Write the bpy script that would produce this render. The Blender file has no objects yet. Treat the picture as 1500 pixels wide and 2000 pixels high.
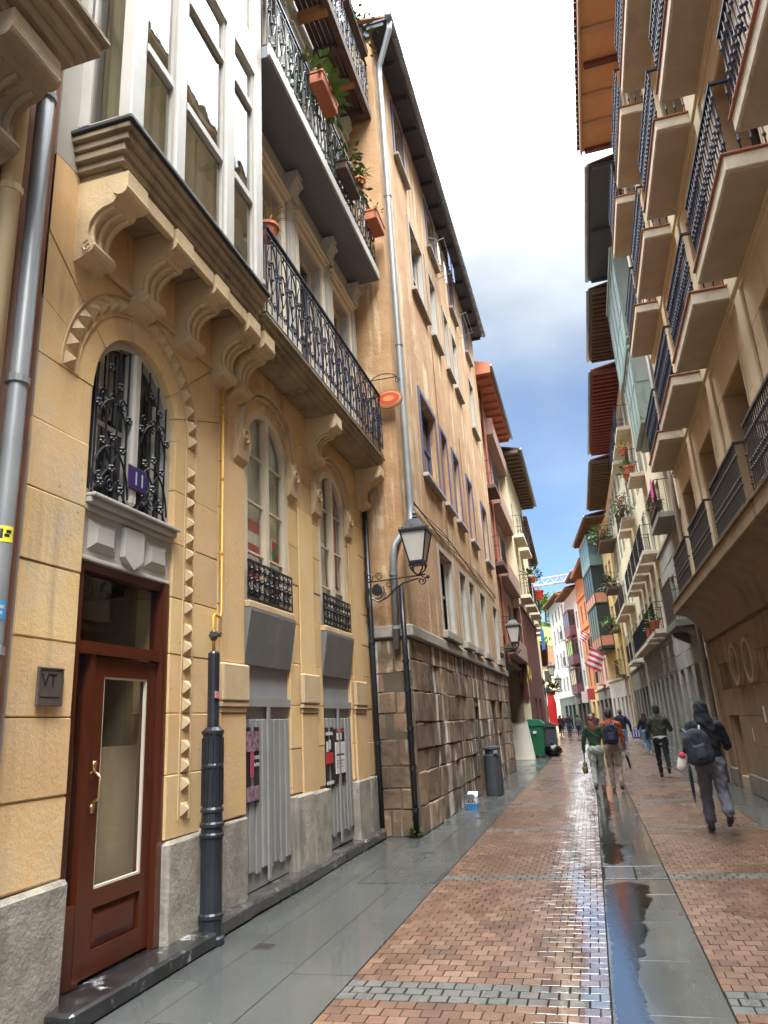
import bpy, bmesh, math, random
import numpy as np
from mathutils import Vector, Matrix
random.seed(11)
R = math.radians
scene = bpy.context.scene
COL = scene.collection

# ------------------------------------------------------------------ camera
# the street runs along +Y, X is to the right, Z up; metres
FPX, VPZ, VPY, PC = 1395.75, (475.0, -3650.0), (1155.0, 1395.0), (750.0, 1000.0)
ay = Vector((VPY[0]-PC[0], VPY[1]-PC[1], FPX)).normalized()      # street axis in lens axes (x right, y down, z ahead)
az = Vector((VPZ[0]-PC[0], VPZ[1]-PC[1], FPX)); az = (az - ay*az.dot(ay)).normalized()
ax = ay.cross(az)
cam_d = bpy.data.cameras.new('camera'); cam = bpy.data.objects.new('camera', cam_d); COL.objects.link(cam)
cam_d.sensor_fit = 'HORIZONTAL'; cam_d.sensor_width = 36.0; cam_d.lens = 36.0*FPX/1500.0
cam_d.clip_start = 0.05; cam_d.clip_end = 3000
M3 = Matrix(((ax[0], -ax[1], -ax[2]), (ay[0], -ay[1], -ay[2]), (az[0], -az[1], -az[2])))
cam.matrix_world = Matrix.Translation((0, 0, 1.65)) @ M3.to_4x4()
scene.camera = cam

# ------------------------------------------------------------------ sky, sun, exposure
SUN_EL, SUN_AZ = R(58), R(150)       # azimuth clockwise from +Y: behind the viewer, to the right
world = bpy.data.worlds.new('World'); scene.world = world; world.use_nodes = True
wn = world.node_tree.nodes; wl = world.node_tree.links; wn.clear()
wo = wn.new('ShaderNodeOutputWorld'); wb = wn.new('ShaderNodeBackground'); wb.inputs[1].default_value = 0.13
sky = wn.new('ShaderNodeTexSky'); sky.sky_type = 'NISHITA'; sky.sun_disc = False
sky.sun_elevation = SUN_EL; sky.sun_rotation = SUN_AZ; sky.air_density = 1.0; sky.dust_density = 0.6; sky.ozone_density = 1.6
tc = wn.new('ShaderNodeTexCoord'); mp = wn.new('ShaderNodeMapping'); mp.inputs['Scale'].default_value = (1, 1, 1.5)
mp.inputs['Location'].default_value = (0.35, 0.1, 0.25)
nz = wn.new('ShaderNodeTexNoise'); nz.inputs['Scale'].default_value = 1.5; nz.inputs['Detail'].default_value = 7; nz.inputs['Roughness'].default_value = 0.52
sep = wn.new('ShaderNodeSeparateXYZ'); wl.new(tc.outputs['Generated'], sep.inputs[0])
wl.new(tc.outputs['Generated'], mp.inputs[0]); wl.new(mp.outputs[0], nz.inputs['Vector'])
hi = wn.new('ShaderNodeMapRange'); hi.inputs[1].default_value = 0.30; hi.inputs[2].default_value = 0.72
hi.inputs[3].default_value = -0.17; hi.inputs[4].default_value = 0.42   # broken cloud low down closes to a bright overcast overhead
wl.new(sep.outputs['Z'], hi.inputs[0])
ad = wn.new('ShaderNodeMath'); ad.operation = 'ADD'; wl.new(nz.outputs['Fac'], ad.inputs[0]); wl.new(hi.outputs[0], ad.inputs[1])
cr = wn.new('ShaderNodeMapRange'); cr.interpolation_type = 'SMOOTHSTEP'
cr.inputs[3].default_value = 0.10; cr.inputs[1].default_value = 0.36; cr.inputs[2].default_value = 0.92; wl.new(ad.outputs[0], cr.inputs[0])
bl = wn.new('ShaderNodeMix'); bl.data_type = 'RGBA'; bl.blend_type = 'MULTIPLY'; bl.inputs[0].default_value = 1
bl.inputs[7].default_value = (.13, .172, .208, 1); wl.new(sky.outputs[0], bl.inputs[6])
lum = wn.new('ShaderNodeMapRange'); lum.inputs[1].default_value = 0.56; lum.inputs[2].default_value = 1.0; lum.interpolation_type = 'SMOOTHSTEP'
lum.inputs[3].default_value = 1.12; lum.inputs[4].default_value = 24.0; wl.new(sep.outputs['Z'], lum.inputs[0])   # cloud is brightest overhead
cc = wn.new('ShaderNodeMix'); cc.data_type = 'RGBA'; cc.blend_type = 'MULTIPLY'; cc.inputs[0].default_value = 1; cc.inputs[6].default_value = (.90, .98, 1.03, 1)
n2 = wn.new('ShaderNodeTexNoise'); n2.inputs['Scale'].default_value = 4.5; n2.inputs['Detail'].default_value = 6; wl.new(mp.outputs[0], n2.inputs['Vector'])
sh = wn.new('ShaderNodeMapRange'); sh.inputs[1].default_value = .3; sh.inputs[2].default_value = .7; sh.inputs[3].default_value = .78; sh.inputs[4].default_value = 1.15; wl.new(n2.outputs['Fac'], sh.inputs[0])
lm = wn.new('ShaderNodeMath'); lm.operation = 'MULTIPLY'; wl.new(lum.outputs[0], lm.inputs[0]); wl.new(sh.outputs[0], lm.inputs[1]); wl.new(lm.outputs[0], cc.inputs[7])
mx = wn.new('ShaderNodeMix'); mx.data_type = 'RGBA'; wl.new(cc.outputs[2], mx.inputs[7])
wl.new(cr.outputs[0], mx.inputs[0]); wl.new(bl.outputs[2], mx.inputs[6])
wl.new(mx.outputs[2], wb.inputs[0]); wl.new(wb.outputs[0], wo.inputs[0])

sun_d = bpy.data.lights.new('sun', 'SUN'); sun = bpy.data.objects.new('sun', sun_d); COL.objects.link(sun)
sun_d.energy = 1.15; sun_d.angle = R(30); sun_d.color = (1.0, 0.95, 0.87)
sd = Vector((math.sin(SUN_AZ)*math.cos(SUN_EL), math.cos(SUN_AZ)*math.cos(SUN_EL), math.sin(SUN_EL)))
sun.rotation_euler = sd.to_track_quat('Z', 'Y').to_euler(); sun.location = (0, 0, 40)

vs = scene.view_settings
vs.view_transform = 'Standard'; vs.look = 'None'; vs.gamma = 1; vs.use_curve_mapping = False
vs.exposure = 2.95
scene.render.engine = 'CYCLES'
cy = scene.cycles
cy.use_denoising = True; cy.max_bounces = 8; cy.diffuse_bounces = 6; cy.glossy_bounces = 4
cy.transmission_bounces = 4; cy.transparent_max_bounces = 8; cy.caustics_reflective = False; cy.caustics_refractive = False

# ------------------------------------------------------------------ materials
MATS = {}
def mat(name, base, rough=.75, c2=None, nscale=1.2, namt=.6, var=.0, bump=.0, bscale=30., streak=None, samt=.5,
        metallic=0., coat=0., spec=.5, fine=.0, wet=None, c3=None, c3scale=.5, emit=None, stretch=(1, 1, 1), heavy=False, film=None, pits=None):
    """principled material: tones c2/c3 mixed in by noise, per-piece value variation, rain streaks running down, relief"""
    if name in MATS: return MATS[name]
    m = bpy.data.materials.new(name); m.use_nodes = True
    n = m.node_tree.nodes; l = m.node_tree.links
    b = n['Principled BSDF']
    b.inputs['Roughness'].default_value = rough; b.inputs['Metallic'].default_value = metallic
    b.inputs['Specular IOR Level'].default_value = spec
    if coat: b.inputs['Coat Weight'].default_value = coat; b.inputs['Coat Roughness'].default_value = .08
    geo = n.new('ShaderNodeNewGeometry'); pos = geo.outputs['Position']
    def mapped(s):
        q = n.new('ShaderNodeMapping'); q.inputs['Scale'].default_value = s; l.new(pos, q.inputs[0]); return q.outputs[0]
    def noise(s, vec, det=5, rg=.6):
        q = n.new('ShaderNodeTexNoise'); q.inputs['Scale'].default_value = s; q.inputs['Detail'].default_value = det
        q.inputs['Roughness'].default_value = rg; l.new(vec, q.inputs['Vector']); return q.outputs['Fac']
    def ramp(fac, a, bb):
        q = n.new('ShaderNodeMapRange'); q.interpolation_type = 'SMOOTHSTEP'; q.inputs[1].default_value = a; q.inputs[2].default_value = bb
        l.new(fac, q.inputs[0]); return q.outputs[0]
    def mul(a, k):
        q = n.new('ShaderNodeMath'); q.operation = 'MULTIPLY'
        l.new(a, q.inputs[0])
        if isinstance(k, (int, float)): q.inputs[1].default_value = k
        else: l.new(k, q.inputs[1])
        return q.outputs[0]
    def mixc(fac, a, bcol, bt='MIX'):
        q = n.new('ShaderNodeMix'); q.data_type = 'RGBA'; q.blend_type = bt
        if isinstance(fac, (int, float)): q.inputs[0].default_value = fac
        else: l.new(fac, q.inputs[0])
        if isinstance(a, tuple): q.inputs[6].default_value = (*a, 1)
        else: l.new(a, q.inputs[6])
        if isinstance(bcol, tuple): q.inputs[7].default_value = (*bcol, 1)
        else: l.new(bcol, q.inputs[7])
        return q.outputs[2]
    col = tuple(base)
    st = mapped(stretch) if stretch != (1, 1, 1) else pos
    if c2: col = mixc(mul(ramp(noise(nscale, st), .35, .68), namt), col, tuple(c2))
    if c3: col = mixc(ramp(noise(c3scale, mapped((1.3, 1, .9)), 6, .7), .55, .72), col, tuple(c3))
    if streak:
        s1 = ramp(noise(1, mapped((3.4, 3.4, .16)), 5, .7), .50 if heavy else .48, .62 if heavy else .72)
        s2 = ramp(noise(.8, pos, 3), .40 if heavy else .35, .56 if heavy else .65)
        col = mixc(mul(mul(s1, s2), samt), col, tuple(streak))
    if pits:    # scattered chips and drill holes
        vo = n.new('ShaderNodeTexVoronoi'); vo.inputs['Scale'].default_value = pits[0]; l.new(pos, vo.inputs['Vector'])
        q = n.new('ShaderNodeMapRange'); q.inputs[1].default_value = pits[1]*.6; q.inputs[2].default_value = pits[1]; q.inputs[3].default_value = .75; q.inputs[4].default_value = 0; l.new(vo.outputs['Distance'], q.inputs[0])
        col = mixc(q.outputs[0], col, (.10, .06, .035))
    if fine:
        f = noise(90, pos, 3)
        q = n.new('ShaderNodeMapRange'); q.inputs[3].default_value = 1-fine; q.inputs[4].default_value = 1+fine; l.new(f, q.inputs[0])
        h = n.new('ShaderNodeHueSaturation'); l.new(q.outputs[0], h.inputs['Value'])
        if isinstance(col, tuple): h.inputs['Color'].default_value = (*col, 1)
        else: l.new(col, h.inputs['Color'])
        col = h.outputs[0]
    if var:
        oi = n.new('ShaderNodeObjectInfo')
        q = n.new('ShaderNodeMapRange'); q.inputs[3].default_value = 1-var; q.inputs[4].default_value = 1+var; l.new(oi.outputs['Random'], q.inputs[0])
        h = n.new('ShaderNodeHueSaturation'); l.new(q.outputs[0], h.inputs['Value'])
        w = n.new('ShaderNodeMath'); w.operation = 'MULTIPLY_ADD'; w.inputs[1].default_value = .012; w.inputs[2].default_value = .494
        fr = n.new('ShaderNodeMath'); fr.operation = 'FRACT'; k = mul(oi.outputs['Random'], 17.3); l.new(k, fr.inputs[0]); l.new(fr.outputs[0], w.inputs[0])
        l.new(w.outputs[0], h.inputs['Hue'])
        if isinstance(col, tuple): h.inputs['Color'].default_value = (*col, 1)
        else: l.new(col, h.inputs['Color'])
        col = h.outputs[0]
    if isinstance(col, tuple): b.inputs['Base Color'].default_value = (*col, 1)
    else: l.new(col, b.inputs['Base Color'])
    if wet:     # rain film: (roughness when dry-ish, roughness in the wet, patch scale)
        a = ramp(noise(wet[2], mapped((1.6, .5, 1)), 5, .62), .38, .62)
        q = n.new('ShaderNodeMapRange'); q.inputs[3].default_value = wet[0]; q.inputs[4].default_value = wet[1]; l.new(a, q.inputs[0])
        l.new(q.outputs[0], b.inputs['Roughness'])
        b.inputs['Coat Weight'].default_value = wet[3] if len(wet) > 3 else .4
        b.inputs['Coat IOR'].default_value = 1.33
        l.new(mul(q.outputs[0], .45), b.inputs['Coat Roughness'])
    if film:    # the rain film thickens towards the drain: x range over which it builds up, ragged by noise
        sx_ = n.new('ShaderNodeSeparateXYZ'); l.new(pos, sx_.inputs[0])
        w1 = n.new('ShaderNodeMath'); w1.operation = 'MULTIPLY_ADD'; l.new(noise(2.2, mapped((1, .6, 1)), 4, .6), w1.inputs[0]); w1.inputs[1].default_value = .9; w1.inputs[2].default_value = -.45
        w2 = n.new('ShaderNodeMath'); w2.operation = 'ADD'; l.new(sx_.outputs['X'], w2.inputs[0]); l.new(w1.outputs[0], w2.inputs[1])
        up_ = ramp(w2.outputs[0], film[0], film[1]); lt = n.new('ShaderNodeMath'); lt.operation = 'LESS_THAN'; lt.inputs[1].default_value = .3; l.new(sx_.outputs['X'], lt.inputs[0])
        fm = mul(up_, lt.outputs[0])
        q = n.new('ShaderNodeMapRange'); q.inputs[3].default_value = .3; q.inputs[4].default_value = 1.; l.new(fm, q.inputs[0]); l.new(q.outputs[0], b.inputs['Coat Weight'])
        q = n.new('ShaderNodeMapRange'); q.inputs[3].default_value = .16; q.inputs[4].default_value = .05; l.new(fm, q.inputs[0]); l.new(q.outputs[0], b.inputs['Coat Roughness'])
        q = n.new('ShaderNodeMapRange'); q.inputs[3].default_value = 1.35; q.inputs[4].default_value = 4.0; l.new(fm, q.inputs[0]); l.new(q.outputs[0], b.inputs['Coat IOR'])
    if bump:
        bp = n.new('ShaderNodeBump'); bp.inputs['Strength'].default_value = min(1, bump); bp.inputs['Distance'].default_value = .02
        l.new(noise(bscale, st, 6, .65), bp.inputs['Height']); l.new(bp.outputs[0], b.inputs['Normal'])
    if emit:
        b.inputs['Emission Color'].default_value = (*emit[:3], 1); b.inputs['Emission Strength'].default_value = emit[3]
    MATS[name] = m
    return m

def glass_mat(name, tint, refl=1.5, body=.75):
    m = bpy.data.materials.new(name); m.use_nodes = True; n = m.node_tree.nodes; l = m.node_tree.links; n.clear()
    o = n.new('ShaderNodeOutputMaterial'); mxs = n.new('ShaderNodeMixShader'); t = n.new('ShaderNodeBsdfTransparent'); g = n.new('ShaderNodeBsdfGlossy')
    t.inputs[0].default_value = (tint[0]*body, tint[1]*body, tint[2]*body, 1); g.inputs['Roughness'].default_value = .015
    f = n.new('ShaderNodeFresnel'); f.inputs[0].default_value = refl
    geo = n.new('ShaderNodeNewGeometry'); ns = n.new('ShaderNodeTexNoise'); ns.inputs['Scale'].default_value = 1.7
    bp = n.new('ShaderNodeBump'); bp.inputs['Strength'].default_value = .12; bp.inputs['Distance'].default_value = .03
    l.new(geo.outputs['Position'], ns.inputs['Vector']); l.new(ns.outputs['Fac'], bp.inputs['Height'])
    l.new(bp.outputs[0], g.inputs['Normal'])
    inv = n.new('ShaderNodeMath'); inv.operation = 'SUBTRACT'; inv.inputs[0].default_value = 1; l.new(geo.outputs['Backfacing'], inv.inputs[1])
    mu = n.new('ShaderNodeMath'); mu.operation = 'MULTIPLY'; l.new(f.outputs[0], mu.inputs[0]); l.new(inv.outputs[0], mu.inputs[1])
    l.new(mu.outputs[0], mxs.inputs[0]); l.new(t.outputs[0], mxs.inputs[1]); l.new(g.outputs[0], mxs.inputs[2]); l.new(mxs.outputs[0], o.inputs[0])
    MATS[name] = m; return m

SAND = mat('sandstone', (.65, .435, .205), .85, c2=(.69, .50, .28), nscale=2.2, var=.11, bump=.28, bscale=30, streak=(.27, .19, .115), samt=.75, fine=.15, c3=(.56, .45, .31), c3scale=.9, pits=(6.5, .07))
SANDC = mat('carved_sandstone', (.58, .435, .255), .85, c2=(.46, .34, .205), nscale=3, bump=.3, bscale=40, streak=(.10, .07, .05), samt=.5, fine=.1)
SANDG = mat('greyed_sandstone', (.36, .28, .18), .85, c2=(.14, .11, .085), nscale=2, bump=.3, bscale=30, streak=(.045, .035, .03), samt=.9, fine=.1)
MORTAR = mat('mortar', (.40, .275, .16), .95)
GRAN = mat('plinth_granite', (.35, .315, .26), .85, c2=(.20, .175, .145), nscale=3.0, namt=.9, var=.08, bump=.7, bscale=15, streak=(.07, .06, .05), samt=.8, fine=.2, c3=(.48, .46, .42), c3scale=1.8)
STEP = mat('step_stone', (.075, .07, .065), .35, c2=(.025, .025, .024), nscale=5, var=.12, bump=.35, bscale=18, c3=(.24, .23, .22), c3scale=3, wet=(.4, .15, 1.5, .5))
MARB = mat('black_marble', (.014, .014, .015), .2, c2=(.05, .05, .05), nscale=4, c3=(.55, .55, .55), c3scale=3.4, bump=.15, bscale=12, coat=.4)
STUC = mat('orange_plaster', (.43, .26, .13), .9, c2=(.33, .18, .085), nscale=1.5, namt=.8, streak=(.60, .47, .31), samt=.95, bump=.8, bscale=9, fine=.14, c3=(.50, .37, .22), c3scale=.8, heavy=True)
RUB = mat('old_ashlar', (.23, .15, .09), .85, c2=(.06, .043, .031), nscale=1.3, namt=.95, var=.22, bump=1., bscale=7, streak=(.70, .64, .55), samt=1., fine=.25, c3=(.46, .335, .215), c3scale=1.0, heavy=True)
RUBM = mat('rubble_mortar', (.11, .085, .06), .95, c2=(.06, .05, .035), nscale=4, bump=.5)
MOSS = mat('moss', (.07, .085, .012), .95, bump=.8, bscale=60)
WHITE = mat('white_paint', (.46, .445, .41), .45, c2=(.39, .365, .33), nscale=3, streak=(.5, .45, .38), samt=.3)
CREAMP = mat('cream_paint', (.66, .57, .43), .5, c2=(.58, .49, .36), nscale=3)
GREYW = mat('grey_wall_paint', (.44, .42, .38), .7, c2=(.38, .36, .32), nscale=2, streak=(.3, .28, .24), samt=.3)
SLATE = mat('slate_blue_paint', (.155, .17, .20), .6, c2=(.13, .145, .17), nscale=1.5)
SHUT = mat('grey_shutter_paint', (.235, .235, .232), .5, c2=(.29, .285, .275), nscale=2, var=.06, streak=(.5, .48, .45), samt=.35, fine=.05)
MAHO = mat('varnished_mahogany', (.082, .02, .008), .28, c2=(.07, .013, .006), nscale=6, stretch=(8, 8, .5), namt=.8, coat=.5)
IRON = mat('black_iron', (.012, .013, .018), .38, c2=(.02, .022, .032), nscale=8)
IRONB = mat('blue_black_iron', (.016, .018, .036), .55, spec=.25)
IRONG = mat('grey_iron', (.06, .055, .05), .5, c2=(.09, .06, .04), nscale=9)
ZINC = mat('zinc_pipe', (.21, .225, .24), .42, c2=(.29, .30, .30), nscale=2.5, metallic=.2)
ZINCD = mat('dark_pipe_paint', (.016, .019, .026), .35, c2=(.03, .034, .042), nscale=4, var=.05)
CREAMPIPE = mat('cream_pipe_paint', (.62, .50, .30), .5, c2=(.55, .43, .25), nscale=1.5)
GASY = mat('yellow_gas_pipe', (.62, .33, .03), .4)
COPPER = mat('terracotta_tile', (.36, .14, .075), .8, c2=(.26, .11, .065), nscale=4, var=.15)
TERRA = mat('terracotta_pot', (.42, .12, .05), .7, c2=(.34, .10, .045), nscale=7)
GLASS = glass_mat('window_glass', (.95, .97, .95), 1.5, .95)
DGLASS = mat('dark_glass', (.016, .02, .024), .04, spec=.9)
BLACKH = mat('dark_room', (.02, .018, .016), .9)
LOBBY = mat('lobby_wall', (.42, .34, .24), .6)
CURT = mat('curtain_cloth', (.72, .66, .53), .9)
WOOD = mat('old_balcony_wood', (.105, .06, .045), .8, c2=(.05, .035, .03), nscale=6, stretch=(6, .6, 6))
WOODO = mat('orange_brown_wood', (.36, .15, .055), .7, c2=(.28, .11, .045), nscale=5)
RED = mat('red_paint', (.42, .022, .018), .5)
LEAF = mat('leaf_green', (.06, .13, .02), .55, c2=(.10, .17, .035), nscale=9, var=.2)
LEAFY = mat('leaf_lime', (.20, .28, .04), .55, c2=(.12, .2, .03), nscale=9, var=.2)
FLOWR = mat('red_flower', (.5, .02, .03), .6)
FLOWM = mat('pink_flower', (.5, .02, .2), .6)

# ------------------------------------------------------------------ mesh helpers
class Fr:
    """wall frame: u along the wall (away from the viewer), n out of the wall into the street, z up"""
    def __init__(s, ox, oy, side, yaw=0.):
        s.o = (ox, oy); c, k = math.cos(yaw), math.sin(yaw)
        s.d = (-k, c); s.nn = (c, k) if side == 'L' else (-c, -k); s.flip = side == 'L'
    def __call__(s, p):
        u, n, z = p
        return (s.o[0]+s.d[0]*u+s.nn[0]*n, s.o[1]+s.d[1]*u+s.nn[1]*n, z)
class WFr:
    flip = False
    def __call__(s, p): return tuple(p)
W = WFr()
WL = {}                              # world location of every object built here
def reg(o, loc, parent):
    COL.objects.link(o)
    if parent is not None:
        o.parent = parent; pl = WL[parent.name]; o.location = (loc[0]-pl[0], loc[1]-pl[1], loc[2]-pl[2])
    else: o.location = loc
    WL[o.name] = tuple(loc)
def tag(o, label=None, cat=None, group=None, kind=None):
    if label: o['label'] = label
    if cat: o['category'] = cat
    if group: o['group'] = group
    if kind: o['kind'] = kind
    return o
def thing(name, loc, label, cat, group=None):
    o = bpy.data.objects.new(name, None); o.empty_display_size = .2; reg(o, loc, None); return tag(o, label, cat, group)

class MB:
    def __init__(s, fr=W): s.v = []; s.f = []; s.mi = []; s.fr = fr; s.cur = 0
    def add(s, vs, fs):
        k = len(s.v); s.v += [s.fr(p) for p in vs]
        for f in fs:
            s.f.append([k+i for i in (reversed(f) if s.fr.flip else f)]); s.mi.append(s.cur)
        return s
    def box(s, a0, a1, b0, b1, c0, c1):
        return s.add([(a0,b0,c0),(a1,b0,c0),(a1,b1,c0),(a0,b1,c0),(a0,b0,c1),(a1,b0,c1),(a1,b1,c1),(a0,b1,c1)],
              [(0,3,2,1),(4,5,6,7),(0,1,5,4),(1,2,6,5),(2,3,7,6),(3,0,4,7)])
    def cbox(s, a0, a1, b0, b1, c0, c1, ch=.006, jit=0.):
        A, B, Cc = (a0, a1), (b0, b1), (c0, c1); vs = []; idx = {}
        ch = min(ch, abs(a1-a0)*.3, abs(b1-b0)*.3, abs(c1-c0)*.3)
        for i in (0, 1):
            for j in (0, 1):
                for k in (0, 1):
                    for w in range(3):
                        q = [A[i], B[j], Cc[k]]; sg = [1-2*i, 1-2*j, 1-2*k]
                        for t in range(3):
                            if t != w: q[t] += sg[t]*ch
                        if jit: q = [x+random.uniform(-jit, jit) for x in q]
                        idx[i, j, k, w] = len(vs); vs.append(tuple(q))
        g = lambda *k: idx[k]; fs = []
        for w in range(3):
            o1, o2 = (w+1) % 3, (w+2) % 3
            for e in (0, 1):
                qs = []
                for (p, q) in ((0, 0), (1, 0), (1, 1), (0, 1)):
                    t = [0, 0, 0]; t[w] = e; t[o1] = p; t[o2] = q; qs.append(g(*t, w))
                fs.append(tuple(qs if e else reversed(qs)))
        for w in range(3):           # 12 edges
            o1, o2 = (w+1) % 3, (w+2) % 3
            for p in (0, 1):
                for q in (0, 1):
                    t0 = [0, 0, 0]; t0[o1] = p; t0[o2] = q; t1 = list(t0); t1[w] = 1
                    f = [g(*t0, o1), g(*t1, o1), g(*t1, o2), g(*t0, o2)]
                    fs.append(tuple(f if p == q else reversed(f)) if True else None)
        for i in (0, 1):
            for j in (0, 1):
                for k in (0, 1):
                    f = [g(i, j, k, 0), g(i, j, k, 1), g(i, j, k, 2)]
                    fs.append(tuple(f if (i+j+k) % 2 else reversed(f)))
        return s.add(vs, fs)
    def prism(s, poly, b0, b1, axis='n'):
        """poly of 2D points extruded: axis n -> poly in (u,z); axis u -> poly in (n,z); axis z -> poly in (u,n)"""
        n = len(poly)
        def P(p, t): return (p[0], t, p[1]) if axis == 'n' else ((t, p[0], p[1]) if axis == 'u' else (p[0], p[1], t))
        ar = sum(poly[i][0]*poly[(i+1) % n][1]-poly[(i+1) % n][0]*poly[i][1] for i in range(n))
        if (ar < 0) != (axis == 'n'): poly = poly[::-1]
        if axis == 'n': pass
        vs = [P(p, b0) for p in poly]+[P(p, b1) for p in poly]
        fs = [tuple(reversed(range(n))), tuple(range(n, 2*n))]+[(i, (i+1) % n, n+(i+1) % n, n+i) for i in range(n)]
        return s.add(vs, fs)
    def tube(s, pts, r, seg=6, cap=True, r1=None):
        pts = [Vector(p) for p in pts]; n = len(pts); vs = []; fs = []
        t0 = (pts[1]-pts[0]).normalized(); up = Vector((0, 0, 1)) if abs(t0.z) < .9 else Vector((1, 0, 0))
        a = t0.cross(up).normalized()
        for i, p in enumerate(pts):
            t = (pts[min(i+1, n-1)]-pts[max(i-1, 0)]).normalized()
            a = (a-t*a.dot(t)); a = a.normalized() if a.length > 1e-6 else t.orthogonal().normalized()
            b = t.cross(a); rr = r if r1 is None else r+(r1-r)*i/(n-1)
            if isinstance(r, (list, tuple)): rr = r[i]
            vs += [tuple(p+(a*math.cos(q)+b*math.sin(q))*rr) for q in [2*math.pi*j/seg for j in range(seg)]]
        for i in range(n-1):
            for j in range(seg):
                fs.append((i*seg+j, i*seg+(j+1) % seg, (i+1)*seg+(j+1) % seg, (i+1)*seg+j))
        if cap: fs += [tuple(reversed(range(seg))), tuple(range((n-1)*seg, n*seg))]
        return s.add(vs, fs)
    def lathe(s, prof, c=(0, 0), seg=12, a0=0.):
        vs = []; fs = []; n = len(prof)
        for r, z in prof: vs += [(c[0]+r*math.cos(a0+2*math.pi*j/seg), c[1]+r*math.sin(a0+2*math.pi*j/seg), z) for j in range(seg)]
        for i in range(n-1):
            for j in range(seg): fs.append((i*seg+j, i*seg+(j+1) % seg, (i+1)*seg+(j+1) % seg, (i+1)*seg+j))
        fs += [tuple(reversed(range(seg))), tuple(range((n-1)*seg, n*seg))]
        return s.add(vs, fs)
    def quad(s, a, b, c, d): return s.add([a, b, c, d], [(0, 1, 2, 3)])
    def ball(s, c, r, seg=8, rings=5, sx=1, sy=1, sz=1):
        vs = [(c[0], c[1], c[2]-r*sz)]; fs = []
        for i in range(1, rings):
            t = math.pi*i/rings
            vs += [(c[0]+r*sx*math.sin(t)*math.cos(2*math.pi*j/seg), c[1]+r*sy*math.sin(t)*math.sin(2*math.pi*j/seg), c[2]-r*sz*math.cos(t)) for j in range(seg)]
        vs.append((c[0], c[1], c[2]+r*sz)); k = len(vs)-1
        for j in range(seg): fs.append((0, 1+(j+1) % seg, 1+j)); fs.append((k, 1+(rings-2)*seg+j, 1+(rings-2)*seg+(j+1) % seg))
        for i in range(rings-2):
            for j in range(seg): fs.append((1+i*seg+j, 1+i*seg+(j+1) % seg, 1+(i+1)*seg+(j+1) % seg, 1+(i+1)*seg+j))
        return s.add(vs, fs)
    def mesh(s, name, org, mats, smooth=False):
        me = bpy.data.meshes.new(name)
        me.from_pydata([(x-org[0], y-org[1], z-org[2]) for x, y, z in s.v], [], s.f)
        for m in (mats if isinstance(mats, (list, tuple)) else [mats]): me.materials.append(m)
        if any(s.mi): me.polygons.foreach_set('material_index', s.mi)
        if smooth: me.polygons.foreach_set('use_smooth', [True]*len(me.polygons))
        me.update(); return me
    def build(s, name, mats, parent=None, smooth=False, label=None, cat=None, group=None, kind=None):
        xs = [p[0] for p in s.v]; ys = [p[1] for p in s.v]; zs = [p[2] for p in s.v]
        org = ((min(xs)+max(xs))/2, (min(ys)+max(ys))/2, min(zs))
        o = bpy.data.objects.new(name, s.mesh(name, org, mats, smooth)); reg(o, org, parent)
        return tag(o, label, cat, group, kind)
def put(mesh, name, loc, parent=None, rotz=0., scale=None, **kw):
    o = bpy.data.objects.new(name, mesh); reg(o, loc, parent); o.rotation_euler = (0, 0, rotz)
    if scale: o.scale = scale
    return tag(o, **kw)
def smooth_by_angle(o, deg=35):
    me = o.data; me.polygons.foreach_set('use_smooth', [True]*len(me.polygons))
    try: me.set_sharp_from_angle(angle=R(deg))
    except Exception: pass
    return o
def arc(c, r, a0, a1, n, ry=None):
    ry = r if ry is None else ry
    return [(c[0]+r*math.cos(R(a0+(a1-a0)*i/n)), c[1]+ry*math.sin(R(a0+(a1-a0)*i/n))) for i in range(n+1)]
def spiral(c, r0, r1, a0, turns, n=14):
    return [(c[0]+(r0+(r1-r0)*i/n)*math.cos(R(a0)+2*math.pi*turns*i/n), c[1]+(r0+(r1-r0)*i/n)*math.sin(R(a0)+2*math.pi*turns*i/n)) for i in range(n+1)]
def text_mesh(s, size, org, fr, m, name, parent=None, depth=.004, shear=0., **kw):
    """flat lettering: u runs to the reader's right on the wall, origin at lower left, normal along n"""
    cu = bpy.data.curves.new('t', 'FONT'); cu.body = s; cu.size = size; cu.extrude = depth/2; cu.resolution_u = 2
    o = bpy.data.objects.new('t', cu); COL.objects.link(o)
    dg = bpy.context.evaluated_depsgraph_get(); me0 = o.evaluated_get(dg).to_mesh()
    b = MB(fr); vs = [(org[0]+v.co.x+shear*v.co.y, org[1]+v.co.z, org[2]+v.co.y) for v in me0.vertices]
    b.add(vs, [tuple(p.vertices) for p in me0.polygons])
    bpy.data.objects.remove(o)
    return b.build(name, m, parent, **kw)

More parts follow.
